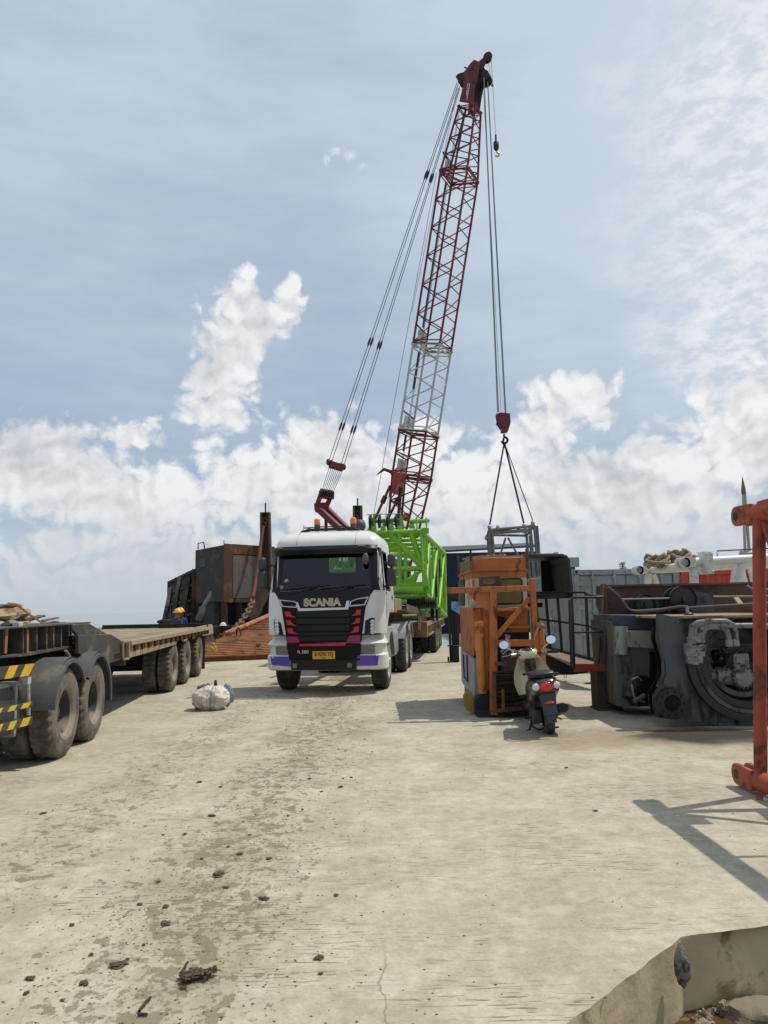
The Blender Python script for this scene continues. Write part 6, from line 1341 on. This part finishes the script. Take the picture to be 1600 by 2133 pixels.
# rear block with pale box
YK = 11.5
bk_ = thing('tank_block', 'greenish grey stained tank block with a pale box, between the walkway and the pump', 'machine part', (S4((520,1780),YK).x,YK+.6,0))
q = MB(); q.prism([S4(p,YK) for p in ((345,1150),(400,1130),(705,1160),(715,1500),(700,1810),(395,1810),(372,1500))], (0,1.2,0)); q.build('block', pm('block_grey_green', (.105,.11,.09), .6, dirt=(.025,.02,.016), da=.47, ds=2.4, streak=True), bk_, world=True, bev=.02)
q = MB(); q.prism([S4(p,YK-.02) for p in ((340,1106),(520,1106),(690,1120),(715,1215),(440,1222),(360,1190))], (0,1.0,0)); q.build('blue_top', pm('blue_grey_top', (.045,.06,.085), .5, dirt=(.02,.02,.02), da=.4), bk_, world=True, bev=.01)
q = MB(); q.prism([S4(p,YK-.10) for p in ((458,1228),(695,1228),(695,1368),(462,1352))], (0,.2,0)); q.build('pale_box', PGN, bk_, world=True, bev=.012)
q = MB(); q.tube(S4((418,1195),YK-.03), S4((422,1410),YK-.03), .10, 18); q.build('pipe_stub', PGN, bk_, world=True)
q = MB(); c = S4((560,1690),YK-.06); q.ball(c, (.30,.1,.28), 20, 12, lambda d: .8+.35*mnoise.noise(d*2.5)); q.prism([S4(p,YK-.02) for p in ((640,1390),(700,1390),(700,1660),(640,1660))], (0,.05,0)); q.build('oily_parts', OIL, bk_, world=True)
q = MB(); q.path([S4((500,1640),YK-.15),S4((505,1600),YK-.2),S4((550,1580),YK-.22),S4((580,1610),YK-.2)], .016, 6); q.path([S4((500,1640),YK-.2),S4((520,1740),YK-.22),S4((600,1775),YK-.2)], .02, 6); q.tube(S4((520,1770),YK-.25), S4((600,1720),YK-.2), .03, 8); q.prism([S4(p,YK-.2) for p in ((660,1700),(690,1720),(685,1815),(665,1790))], (0,.05,0)); q.build('steel_bits', STEEL, bk_, world=True)
# brown beam with sheaves, and the railing pipes
sb = thing('steel_beam', 'long rusty brown steel beam with cable sheaves lying behind the grey crane body', 'beam', (S4((900,950),12.5).x,12.5,0))
q = MB(); q.prism([S4(p,12.5) for p in ((272,880),(1700,866),(1700,1080),(520,1105),(300,1108),(268,1020))], (0,.35,0)); q.build('beam', pm('beam_brown', (.085,.042,.026), .75, dirt=(.035,.025,.02), da=.42, ds=1.5), sb, world=True, bev=.01)
q = MB(); q.box(S4((320,880),12.5).x, S4((1700,880),12.5).x, 12.46,12.9, S4((900,880),12.5).z, S4((900,872),12.5).z+.015); q.box(S4((282,870),12.4).x, S4((292,870),12.4).x, 12.3,12.5, 1.0, S4((282,870),12.4).z); q.build('flange', BRN, sb, world=True)
for p, r, Y in (((600,1030),.165,12.1),((890,990),.215,11.9)):
    c = S4(p,Y); sheave_mb(c, r, .10, (0,1,0)).build('sheave', OIL, sb, world=True); sheave_mb(c+V((-.05,.12,-.01)), r, .08, (0,1,0)).build('sheave', OIL, sb, world=True)
    q = MB(); q.tube(c+V((.02,-.12,0)), c+V((.02,.3,0)), .06, 14); q.build('sheave_pin', OIL, sb, world=True)
q = MB(); q.prism([S4(p,12.2) for p in ((930,920),(1080,940),(1130,1000),(1135,1090),(520,1110),(545,1000),(640,960),(780,1020))], (0,.06,0)); q.tube(S4((1080,985),12.2), S4((1080,985),12.05), .06, 12); q.tube(S4((760,1020),12.2), S4((760,1020),12.05), .05, 12); q.build('sheave_bracket', MGR, sb, world=True)
q = MB(); q.path([S4(p,11.7) for p in ((318,895),(400,965),(470,1060),(500,1078),(560,1080),(720,1068),(870,1045),(930,1046)) ], .026, 8); q.path([S4(p,11.5) for p in ((935,1055),(1200,1040),(1500,1022),(1700,1015))], .026, 8); q.build('bent_rail', pm('dark_rail', (.06,.06,.065), .45, .3), sb, world=True)
q = MB(); q.path([S4(p,11.9) for p in ((415,988),(600,984),(800,980))], .014, 6); q.path([S4(p,11.9) for p in ((1125,967),(1420,965),(1700,960))], .014, 6); q.path([S4(p,12.1) for p in ((1385,880),(1415,905),(1600,915))], .02, 6); q.build('cable_pipe', pm('dull_pipe', (.16,.15,.14), .6), sb, world=True)
q = MB(); q.tube(S4((922,1048),11.3), S4((930,1110),10.8), .03, 8); q.ball(S4((940,1112),10.8), (.07,.05,.05), 10, 7); q.build('rail_foot', OIL, sb, world=True)
q = MB(); q.beam(S4((1290,965),12.3), S4((1340,1030),12.1), .08, .03); q.build('strap', DUST, sb, world=True)
# ---------------------------------------------------------------- white boom section with rope bundles
WPT = pm('white_boom_paint', (.66,.66,.62), .45, dirt=(.35,.30,.22), da=.3)
wbm = thing('boom_section', 'white tubular boom section lying behind the brown beam, eye ends at its left', 'crane boom section', (S4((900,860),14).x,14,0))
Yn, Yf_ = 13.6, 16.6
na, nb2 = S4((890,708),Yn), S4((1545,672),Yn); fa, fb = S4((545,766),Yf_), S4((1545,720),Yf_)
nb2 = na+(nb2-na)*2.2; fb = fa+(fb-fa)*2.0
for a, b, r in ((na,nb2,.085),(fa,fb,.085)):
    q = MB(); q.tube(a+(b-a).normalized()*.12, b, r, 16); q.build('chord', WPT, wbm, world=True)
    q = MB(); 
    for o in (-.09,.09): q.lathe([(.045,-.025),(.10,-.025),(.10,.025),(.045,.025)], a+V((0,o,0)), (0,1,0), 22); q.box(a.x,a.x+.2,a.y+o-.025,a.y+o+.025,a.z-.085,a.z+.085)
    q.build('eye_end', WPT, wbm, world=True)
    q = MB(); q.tube(a+V((0,-.13,0)), a+V((0,.13,0)), .06, 12); q.build('eye_pin', STEEL, wbm, world=True)
for a, b, r in [(S4(p0,Yn),S4(p1,Yn),r_) for p0,p1,r_ in (((975,740),(985,990),.08),((1345,730),(1270,990),.08))]+[(na+V((.35,0,0)),fa+V((.3,0,0)),.065),(na+V((2.2,0,0)),fa+V((.6,0,0)),.055)]+[(S4(p0,Yf_),S4(p1,Yf_),r_) for p0,p1,r_ in (((625,790),(630,990),.08),((665,800),(735,990),.065),((1290,760),(1262,990),.065),((1345,770),(1400,990),.065),((1395,720),(1440,880),.055))]:
    q = MB(); q.tube(a, b, r, 12); q.build('brace', WPT, wbm, world=True)
q = MB(); a = S4((1088,690),Yn-.14); q.box(a.x-.07,a.x+.09,Yn-.15,Yn+.15,a.z-.24,a.z+.17)
for dx in (-.04,.06):
    for dz_ in (-.2,.12): q.tube((a.x+dx,Yn-.18,a.z+dz_),(a.x+dx,Yn-.14,a.z+dz_),.022,8)
q.build('clamp', WPT, wbm, world=True, bev=.01)
for a, b in (((na.x+.3,Yn,.55),(nb2.x,Yn,.55)),((fa.x+.2,Yf_,.55),(fb.x,Yf_,.55))):
    q = MB(); q.tube(a, b, .09, 14); q.build('chord', WPT, wbm, world=True)
ROPE = pm('dirty_rope', (.27,.22,.15), .95, var=.35, bump=.8, bs=40)
for cpt, lb, sd_ in (((700,690),'tangled coil of dirty rope draped over the far eye of the white boom',1),((870,655),'smaller dirty rope bundle on the white boom, nearer the clamp',5)):
    q = MB(); c = S4(cpt,15.6); r = .22 if sd_==1 else .18
    for i in range(6):
        pts = []
        for t in range(22):
            a = 2*pi*t/21; pts.append(c+V((r*(1-.1*i)*cos(a)*(1+.25*sin(i*2)), .3*sin(a)+.05*i, (.07+.03*(i%3))*sin(a+i*1.1)+.06*mnoise.noise(V((t*.4,i+sd_,0))))))
        q.path(pts, .034, 7, None, False)
    q.path([c+V((.12,0,-.05)), c+V((.32,.1,.0)), c+V((.5,.1,-.08))], .04, 8)
    tag(q.build('rope_coil', ROPE, ang=70), lb, 'rope')
# ---------------------------------------------------------------- containers and sheds
CGR = pm('container_grey', (.235,.265,.28), .55, dirt=(.13,.10,.075), da=.32, ds=1.2, streak=True)
def corrugated(q, a, b, z0, z1, n, amp, out):
    a, b = V(a), V(b); o = V(out); lo, hi = [], []
    for i in range(n):
        for f, d in ((0,0),(.3,0),(.5,1),(.8,1)):
            p = a.lerp(b,(i+f)/n)+o*(-amp*d); lo.append(V((p.x,p.y,z0))); hi.append(V((p.x,p.y,z1)))
    q.rings([lo,hi], closed=False, cap=False)
YC = 18.8; cl0 = P(1194,1187,YC); cx0, cz1 = cl0.x, cl0.z; cx1 = P(1413,1187,YC).x
ct = thing('shipping_container', 'weathered grey shipping container with closed doors and corrugated side, behind the walkway', 'container', (cx0,YC,0))
q = MB(); q.box(cx0+.06,cx1-.06,YC+.08,YC+6,.1,cz1-.05); q.build('box', CGR, ct, world=True)
q = MB(); corrugated(q,(cx0,YC+6.0,0),(cx0,YC+.12,0),.16,cz1-.10,22,.05,(-1,0,0)); q.build('corrugated_side', CGR, ct, world=True, recalc=False, ang=20)
q = MB()
for x in (cx0,cx1-.14): q.box(x,x+.14,YC-.02,YC+.14,.0,cz1)
q.box(cx0,cx1,YC-.02,YC+.14,cz1-.14,cz1-.004); q.box(cx0,cx1,YC-.02,YC+.14,.02,.18); q.box(cx0-.02,cx0+.06,YC,YC+6.05,cz1-.12,cz1-.006); q.box(cx0-.02,cx0+.06,YC,YC+6.05,.03,.16); q.build('frame', CGR, ct, world=True, bev=.01)
for x in (cx0-.006,cx1-.16):
    q = MB(); q.box(x,x+.17,YC-.03,YC+.14,cz1-.12,cz1+.005); cc = q.build('corner_casting', CGR, ct, world=True, bev=.01); q = MB(); q.tube((x+.085,YC-.035,cz1-.06),(x+.085,YC-.02,cz1-.06),.035,14); q.build('hole', BLK, cc, world=True)
xm_ = (cx0+cx1)/2
for x0_, x1_ in ((cx0+.15,xm_-.01),(xm_+.01,cx1-.15)):
    q = MB(); q.box(x0_,x1_,YC+.03,YC+.08,.19,cz1-.15)
    for i in range(5): z = .30+i*(cz1-.6)/5; q.box(x0_+.12,x1_-.12,YC+.012,YC+.04,z,z+.24)
    d = q.build('door', CGR, ct, world=True, bev=.012)
    for f in (.28,.75):
        x = x0_+(x1_-x0_)*f; q = MB(); q.tube((x,YC-.03,.1),(x,YC-.03,cz1-.03),.028,10)
        for z in (.25,.9,1.5,cz1-.2): q.box(x-.05,x+.05,YC-.04,YC+.03,z-.03,z+.03)
        q.build('lock_bar', CGR, d, world=True)
for z in (.35,.95,1.6,cz1-.35):
    q = MB(); q.box(cx0+.06,cx0+.24,YC-.035,YC+.03,z-.06,z+.06); q.build('hinge', CGR, ct, world=True, bev=.008)
q = MB(); s0 = P(1240,1248,YC-.01)
q.box(s0.x-.17,s0.x+.18,YC+.006,YC+.012,s0.z-.03,s0.z+.03); q.build('faded_marking', pm('faded_yellow', (.36,.33,.16), .7, dirt=(.24,.26,.26), da=.55, ds=12), ct, world=True)
q = MB(); c = V((cx0-.012,YC+2.6,1.25)); q.path([c+V((0,.25*sin(t*.9),.3-.1*t)) for t in range(8)], .02, 5); q.build('chalk_mark', pm('chalk', (.42,.44,.45), .8), ct, world=True)
RCT = pm('container_red', (.42,.05,.022), .5, dirt=(.2,.06,.04), da=.3, streak=True)
rc_ = thing('shipping_container', 'orange red container seen behind the white boom section', 'container', (P(1420,1250,20).x,20,0))
x0_ = P(1418,1200,20).x; zt2 = P(1500,1187,20).z
q = MB(); q.box(x0_,x0_+6.1,20.06,22.4,.1,zt2-.03); q.build('box', RCT, rc_, world=True)
q = MB(); corrugated(q,(x0_+.1,20,0),(x0_+6.0,20,0),.16,zt2-.1,20,.045,(0,-1,0)); q.build('corrugated_side', RCT, rc_, world=True, recalc=False, ang=20)
q = MB(); q.box(x0_,x0_+6.1,19.97,20.05,zt2-.12,zt2); q.box(x0_,x0_+6.1,19.97,20.05,.0,.16); q.box(x0_,x0_+.12,19.96,20.05,0,zt2); q.beam((x0_+1.6,19.9,zt2-.55),(x0_+1.75,19.9,zt2-.25),.06,.1); q.box(x0_+2.0,x0_+2.6,19.93,19.99,.9,zt2-.35); q.build('frame', RCT, rc_, world=True)
NVY = pm('navy_sheet', (.018,.028,.075), .5, bump=.05, dirt=(.03,.035,.05), da=.3); TEAL = pm('pale_green_sheet', (.28,.36,.33), .6); BLU = pm('blue_sheet_wall', (.10,.20,.36), .55)
DKR = pm('dark_roof', (.03,.038,.045), .6)
YS = 46
sh1 = thing('shed', 'dark navy corrugated shed between the lime boom and the orange cabin', 'shed', (P(970,1300,YS).x,YS,0))
xa_, xb_ = P(905,1200,YS).x, P(1018,1200,YS).x; ze, zp_ = P(940,1152,YS).z, P(1000,1144,YS).z
q = MB(); corrugated(q,(xa_,YS,0),(xb_+3,YS,0),0,ze,46,.05,(0,-1,0)); q.build('wall', NVY, sh1, world=True, recalc=False, ang=20)
q = MB(); q.box(xa_+.02,xb_+3,YS+.08,YS+10,0,ze-.02)
for z in (1.3,2.7): q.box(xa_,xb_+3,YS-.06,YS-.01,z,z+.08)
q.build('inner_wall', NVY, sh1, world=True)
q = MB(); q.prism([(xa_-.2,YS-.25,ze),(xb_+3.2,YS-.25,ze+.25),(xb_+3.2,YS+4,ze+.75),(xa_-.2,YS+4,ze+.6)], (0,0,.12)); q.build('roof', DKR, sh1, world=True)
YS2 = 52; xa_, xb_ = P(1022,1200,YS2).x, P(1200,1200,YS2).x
sh2 = thing('shed', 'light blue shed with pale green eaves, seen through the black cab window opening', 'shed', (P(1110,1300,YS2).x,YS2,0))
zz = [P(1115,y,YS2).z for y in (1163,1183,1300)]
q = MB(); corrugated(q,(xa_,YS2,0),(xb_,YS2,0),0,zz[1],50,.05,(0,-1,0)); q.build('wall', BLU, sh2, world=True, recalc=False, ang=20)
q = MB(); q.box(xa_,xb_,YS2+.08,YS2+9,0,zz[0]-.1); q.build('inner_wall', BLU, sh2, world=True)
q = MB(); q.box(xa_-.2,xb_+.2,YS2-.3,YS2+.06,zz[1],zz[0]); q.build('eaves_band', TEAL, sh2, world=True)
YS3 = 44; xa_ = P(1445,1200,YS3).x; z_ = P(1500,1158,YS3).z
sh3 = thing('shed', 'low dark roofed shed on the skyline behind the white boom', 'shed', (xa_+4,YS3,0))
q = MB(); q.box(xa_,xa_+14,YS3,YS3+8,0,z_-.25); q.build('wall', NVY, sh3, world=True)
q = MB(); q.prism([(xa_-.3,YS3-.3,z_-.3),(xa_+3,YS3-.3,z_),(xa_+14.3,YS3-.3,z_+.15),(xa_+14.3,YS3-.3,z_-.3)], (0,8.6,0)); q.path([(xa_+1.5,YS3,z_-.1),(xa_+1.5,YS3,z_+.3),(xa_+8,YS3,z_+.5),(xa_+8,YS3,z_)], .04, 5); q.build('roof', DKR, sh3, world=True)
# sandy heap and lumps at the foot of the containers
q = MB(); c = G(1215,1395); q.ball((c.x+.3,16.4,-.02), (1.5,.9,.16), 40, 16, lambda d: .85+.3*mnoise.noise(d*3)); kind(q.build('sand_patch', pm('pale_sand', (.42,.39,.33), .95, bump=.5), ang=80), 'structure')
b_ = G(1178,1416); q = MB(); q.lathe([(.001,0),(.035,.005),(.035,.15),(.03,.18),(.014,.21),(.014,.235),(.001,.236)], (b_.x,b_.y,.036), (0,0,1), 14); o = q.build('plastic_bottle', glassmat('clear_plastic', (.85,.88,.9), .15)); tag(o, 'clear plastic bottle on the concrete beyond the scooter', 'bottle')
# bare sapling behind the container
tr_ = thing('tree', 'thin small tree top showing above the grey container', 'tree', (P(1297,1250,32).x,32,0))
tb = V((P(1297,1180,32).x,32,0)); q = MB(); tz_ = P(1297,1183,32).z; q.path([tb, tb+V((.05,0,2)), V((tb.x,32,tz_+.1))], [.07,.05,.02], 8)
lv = MB()
for i in range(16):
    a = i*2.4; b0_ = V((tb.x,32,tz_-.15+.02*i)); e_ = b0_+V((cos(a)*.2*(1-i/22), sin(a)*.2, .05+.08*random.random())); q.tube(b0_, e_, .012, 5, .005)
    for j in range(7):
        c = b0_.lerp(e_, .4+.1*j)+V((random.uniform(-.05,.05),random.uniform(-.05,.05),random.uniform(-.03,.06))); d1 = V((random.uniform(-1,1),random.uniform(-1,1),random.uniform(-.6,.6))).normalized()*.05; d2 = d1.orthogonal().normalized()*.018
        lv.add([c-d1, c+d2, c+d1, c-d2], [(0,1,2,3)])
q.build('trunk', pm('bark_grey', (.06,.05,.04), .9), tr_, world=True); lv.build('crown', pm('leaf', (.05,.065,.03), .6, var=.4, bump=0), tr_, world=True, smooth=False)
# far derrick
YD = 75
dk = thing('derrick', 'slim grey derrick mast with a pointed head on the far right skyline', 'derrick', (P(1552,1250,YD).x,YD,0))
DKG = pm('derrick_grey', (.30,.31,.29), .6)
q = MB()
for x in (1545.5,1562): q.tube(P(1548 if x<1550 else 1552,1030,YD), V((P(x,1155,YD).x,YD,0)), .13, 8)
q.tube(P(1542,1153,YD),P(1566,1153,YD),.3,6); q.build('legs', DKG, dk, world=True)
q = MB(); a = P(1549.5,1028,YD); q.lathe([(.24,0),(.20,.6),(.02,1.75)], (a.x,YD,a.z), (0,0,1), 10); q.ball(a, (.2,.2,.2), 8, 6); q.build('pointed_head', pm('derrick_dark', (.12,.12,.10), .7), dk, world=True)
q = MB()
for x in (1552,1555,1558): q.tube(P(1550,1032,YD), P(x,1152,YD), .03, 5, None, False)
for y in (1062,1085,1105): q.tube(P(1640,y-30,YD), P(1578,y+45,YD), .03, 5, None, False)
q.build('stays', CABLE, dk, world=True)
# ---------------------------------------------------------------- orange red boom section at the right edge
RB = pm('red_lead_paint', (.33,.058,.024), .55, var=.2, dirt=(.13,.04,.022), da=.42, ds=5, bump=.12)
rb = thing('boom_section', 'orange red tubular boom section standing on the concrete at the right edge', 'crane boom section', (3.5,6.7,0))
YP = 6.75; pt, pb_ = P(1578,1085,YP), P(1581,1640,YP); xp = pt.x; zT, zB = P(1590,1067,YP).z, P(1560,1634,YP-.1).z
q = MB(); q.tube((pb_.x+.02,YP,zB),(xp+.02,YP,zT),.056,20); q.build('end_post', RB, rb, world=True)
def eye(z, x, name):
    for o in (-.055,.055):
        q = MB(); n = 14; y_ = YP+.30; r = .095; pl = [V((x+o,YP+.02,z-r*.9)),V((x+o,y_,z-r))]+[V((x+o,y_+r*sin(a),z-r*cos(a))) for a in [pi*i/n for i in range(1,n)]]+[V((x+o,y_,z+r)),V((x+o,YP+.02,z+r*.9))]
        q.prism([p-V((.022,0,0)) for p in pl], (.044,0,0)); e = q.build(name, RB, rb, world=True, bev=.006)
        if o > 0: continue
        q = MB(); q.tube((x+o-.024,y_,z),(x+o-.021,y_,z),.045,16); q.build('pin_hole', BLK, e, world=True)
for z, xx in ((zT,xp+.02),(zB,pb_.x+.02)):
    eye(z, xx, 'clevis')
    q = MB(); q.tube((xx,YP+.08,z),(xx+.15,-4,z),.085,20); q.build('chord', RB, rb, world=True)
    q = MB(); q.tube((xx+2.0,YP+.08,z),(xx+2.1,-4,z),.085,20); q.build('chord', RB, rb, world=True)
x_ = xp+.02
q = MB(); q.tube((x_+2.0,YP,zB),(x_+2.0,YP,zT),.056,14); q.tube((x_,YP,zT),(x_+2,YP,zT),.05,12); q.tube((x_,YP,zB+.12),(x_+2,YP,zB+.12),.05,12); q.tube((x_,YP,.42),(x_+.6,YP,.42),.03,10); q.build('end_braces', RB, rb, world=True)
for i in range(4):
    q = MB(); y0_, y1_ = YP-i*2.2, YP-i*2.2-2.2
    q.tube((x_+.02,y0_,zT),(x_+.02,(y0_+y1_)/2,zB),.036,10); q.tube((x_+.02,(y0_+y1_)/2,zB),(x_+.02,y1_,zT),.036,10); q.build('diagonal', RB, rb, world=True)
q = MB(); q.box(x_+.62,x_+1.02,-3.8,YP-.9,zT-.04,zT-.01)
q.prism([(x_+.75,YP-.05,zT-.05),(x_+1.9,YP-.05,zT-.05),(x_+1.5,YP-.75,zT-.05),(x_+.62,YP-.85,zT-.05)], (0,0,.02)); q.build('walkway_plate', RB, rb, world=True)
q = MB(); q.tube((x_+.58,YP-.9,zT),(x_+.6,-3.8,zT),.022,8); q.tube((x_+1.06,YP-.9,zT+.02),(x_+1.1,-3.8,zT+.02),.02,8)
for i in range(9): y_ = YP-1.1-i*.62; q.tube((x_,y_,zT),(x_+.6,y_,zT),.018,8)
q.build('walkway_rungs', RB, rb, world=True)
q = MB(); a = P(1592,1048,YP-.2); q.box(a.x-.02,a.x+.35,YP-.35,YP-.1,a.z-.03,a.z+.03); q.build('top_lug', RB, rb, world=True, bev=.01)
q = MB(); q.box(xp-.06,xp+.2,YP+.0,YP+.12,0,zB-.08); q.box(xp+1.9,xp+2.15,-3,-2.8,0,zB-.08); q.box(xp+1.9,xp+2.15,YP,YP+.12,0,zB-.08); q.box(xp+.05,xp+.3,-3,-2.8,0,zB-.08); q.build('support_blocks', BLK, rb, world=True)
g = G(1588,1666); q = MB(); q.box(-.045,.045,-.028,.028,0,.022); o = q.build('cigarette_packet', pm('packet_white', (.65,.63,.6), .5), bev=.002); o.location = g; o.rotation_euler.z = -.5; tag(o, 'small white and red cigarette packet on the ground by the red boom', 'packet')
q = MB(); q.box(-.0455,.01,-.0285,.0285,-.0005,.0225); q.build('red_band', pm('packet_red', (.5,.05,.05), .5), o)
# ---------------------------------------------------------------- scooter
CRM = pm('scooter_cream', (.60,.52,.34), .3, var=.05, bump=0, coat=.5); SBL = pm('scooter_black', (.014,.014,.016), .28, bump=0, coat=.4); SDB = pm('scooter_brown', (.035,.030,.027), .3, bump=0, coat=.4)
sg = G(1153,1534)
sc = thing('scooter', 'cream and black motor scooter parked on its stand, seen from behind', 'scooter', (sg.x,sg.y+.22,0), .06); sc.rotation_euler = (0,-.10,-.05); sc.scale = (1.15,1,1)
tw = tyre_mb(.46,.11,.008,28,.055); t = tw.build('wheel', RUB, sc, ang=25); t.location = (0,0,.23); rm = rim_mb(.46,.11,.02,0,.055).build('rim', BLK, t)
t2 = dup(t, sc, (0,1.24,.23))
def loft(q, secs, n=20, e=2.6):
    R = []
    for y, hw, z0, z1, x0 in secs:
        ring = []
        for i in range(n):
            a = 2*pi*i/n; c, s = cos(a), sin(a); ring.append(V((x0+hw*abs(c)**(2/e)*(1 if c>0 else -1), y, (z0+z1)/2+(z1-z0)/2*abs(s)**(2/e)*(1 if s>0 else -1))))
        R.append(ring)
    return q.rings(R)
q = MB(); loft(q, [(-.34,.05,.60,.68,0),(-.32,.11,.56,.72,0),(-.24,.155,.52,.755,0),(-.05,.18,.46,.77,0),(.2,.18,.38,.75,0),(.45,.165,.30,.70,0),(.58,.12,.28,.6,0)]); tail = q.build('tail_body', SDB, sc, ang=60)
q = MB(); loft(q, [(-.26,.07,.755,.80,0),(-.22,.13,.75,.825,0),(.0,.145,.75,.83,0),(.18,.14,.745,.80,0),(.35,.135,.72,.80,0),(.58,.09,.68,.77,0)]); q.build('seat', pm('seat_vinyl', (.016,.015,.015), .45, bump=.05), sc, ang=60)
q = MB(); q.path([(-.15,-.05,.75),(-.15,-.28,.79),(-.08,-.37,.80),(.08,-.37,.80),(.15,-.28,.79),(.15,-.05,.75)], .02, 8); q.build('grab_rail', BLK, sc)
q = MB(); q.ball((0,-.335,.645), (.075,.035,.062), 18, 12); tl = q.build('tail_lamp', pm('red_lens', (.62,.015,.03), .15, bump=0, spec=.7), sc)
for s in (1,-1):
    q = MB(); q.ball((s*.105,-.30,.65), (.055,.035,.05), 14, 9); q.build('indicator', pm('clear_lens', (.62,.62,.62), .15, bump=0, spec=.7), sc)
q = MB(); loft(q, [(-.30,.10,.50,.56,0),(-.32,.085,.40,.52,0)]); q.prism([(-.085,-.31,.54),(.085,-.31,.54),(.075,-.40,.30),(-.075,-.40,.30)], (0,.02,0)); q.prism([(-.06,-.36,.38),(.06,-.36,.38),(.05,-.41,.20),(-.05,-.41,.20)], (0,.015,0)); q.build('rear_mudguard', SBL, sc, bev=.008)
q = MB(); q.ball((0,-.375,.445), (.055,.012,.02), 12, 8); q.build('reflector', pm('red_lens',(.6,.01,.03),.2), sc)
q = MB(); q.path([(.13,.35,.22),(.15,.2,.24),(.165,.0,.30),(.17,-.2,.34)], [.03,.06,.075,.06], 14); q.build('silencer', BLK, sc); q = MB(); q.ball((.20,.0,.33), (.05,.10,.05), 12, 8); q.build('heat_shield', STEEL, sc)
q = MB(); q.box(-.16,-.06,-.1,.45,.16,.34); q.tube((-.17,.02,.23),(-.06,.02,.23),.09,16); q.tube((-.16,.36,.26),(.1,.36,.26),.08,14); q.box(-.08,.10,.1,.5,.2,.42); q.build('engine', pm('engine_dark', (.03,.03,.032), .4, .4), sc, bev=.02)
q = MB(); q.tube((-.13,-.02,.25),(-.13,-.12,.62),.025,10); q.build('shock_absorber', BLK, sc)
q = MB(); q.path([(-.10,.42,.24),(-.19,.30,.03),(-.24,.26,.015)], .013, 8); q.path([(-.08,.28,.2),(-.18,.14,.10),(-.12,.05,.06),(.12,.05,.06)], .012, 8); q.path([(.1,.3,.18),(.2,.26,.12)], .012, 6); q.path([(-.16,.2,.2),(-.24,.18,.2)], .015, 8); q.build('side_stand', BLK, sc)
q = MB(); loft(q, [(.5,.16,.24,.32,0),(.8,.17,.24,.31,0),(.95,.17,.25,.36,0)]); q.build('footboard', BLK, sc)
q = MB()
def shield(u, v):
    hw = .20+.05*sin(pi*min(1,v*1.05))-.05*v*v; x = (2*u-1)*hw; return V((x, .95+.11*v-.16*(abs(2*u-1)**2.5)*(.4+.6*sin(pi*v)), .42+.50*v))
q.grid(shield, 16, 12); q2 = [(x,y+.05,z) for x,y,z in q.v]; n0 = len(q.v); q.add(q2, [tuple(j for j in f) for f in q.f])
edge_ = [i for i in range(17)]+[17*r+16 for r in range(1,13)]+[17*12+i for i in range(15,-1,-1)]+[17*r for r in range(11,0,-1)]
q.add([], []); q.f += [[edge_[i],edge_[(i+1)%len(edge_)],n0+edge_[(i+1)%len(edge_)],n0+edge_[i]] for i in range(len(edge_))]; q.i += [0]*len(edge_)
ls = q.build('leg_shield', CRM, sc, ang=50)
q = MB(); q.box(.055,.145,.985,1.01,.62,.72); q.build('ignition_panel', SBL, ls, bev=.012); q = MB(); q.box(-.13,-.07,.985,1.005,.68,.71); q.build('hook_slot', BLK, ls, bev=.006); q = MB(); q.ball((.10,.985,.53), (.07,.03,.035), 14, 9); q.build('glove_pocket', BLK, ls)
q = MB(); loft(q, [(.90,.06,.93,1.0,0),(.93,.10,.90,1.05,0),(1.02,.13,.86,1.07,0),(1.14,.12,.86,1.03,0),(1.20,.06,.90,.98,0)]); hs = q.build('headset', CRM, sc, ang=60)
q = MB(); loft(q, [(.91,.07,.76,.95,0),(.96,.075,.70,.97,0),(1.05,.07,.66,.9,0)]); q.build('steering_cover', SDB, hs, ang=60)
q = MB(); q.ball((0,.985,1.045), (.085,.075,.03), 18, 10); q.build('dashboard', SBL, hs)
q = MB(); q.path([(-.34,.86,.98),(-.2,.93,.99),(0,1.0,.97),(.2,.93,.99),(.34,.86,.98)], .016, 8); hb_ = q.build('handlebar', BLK, sc)
for s in (1,-1):
    q = MB(); q.tube((s*.26,.90,.985),(s*.36,.85,.98),.022,10); q.path([(s*.33,.90,.97),(s*.22,.97,.97)], .008, 6); q.build('grip', BLK, hb_); q = MB(); q.tube((s*.17,.945,.99),(s*.24,.91,.99),.032,12); q.build('switch', STEEL, hb_)
    q = MB(); q.path([(s*.19,.94,1.0),(s*.20,.95,1.06),(s*.28,.93,1.11)], .008, 6); mr_ = q.build('mirror_stalk', CHRM, sc)
    q = MB(); q.lathe([(.001,.0),(.064,.0),(.066,.012),(.05,.03),(.001,.035)], (s*.30,.915,1.155), (0.12*s,1,-.22), 22); mm_ = q.build('mirror', SBL, mr_); q = MB(); q.lathe([(.001,-.002),(.060,-.002)], (s*.30,.915,1.155), (0.12*s,1,-.22), 22); q.build('mirror_glass', pm('mirror_silver', (.85,.87,.9), .03, 1., var=0, bump=0), mm_, recalc=False)
q = MB(); loft(q, [(1.0,.06,.36,.42,0),(1.24,.07,.44,.50,0),(1.45,.05,.36,.42,0)]); q.build('front_mudguard', CRM, sc)
q = MB(); q.tube((.08,1.24,.23),(.05,1.02,.7),.022,8); q.tube((-.08,1.24,.23),(-.05,1.02,.7),.022,8); q.build('front_fork', BLK, sc)
q = MB(); loft(q, [(1.02,.16,.36,.9,0),(1.10,.13,.42,.88,0),(1.15,.06,.5,.8,0)]); q.build('front_apron', CRM, sc, ang=60)
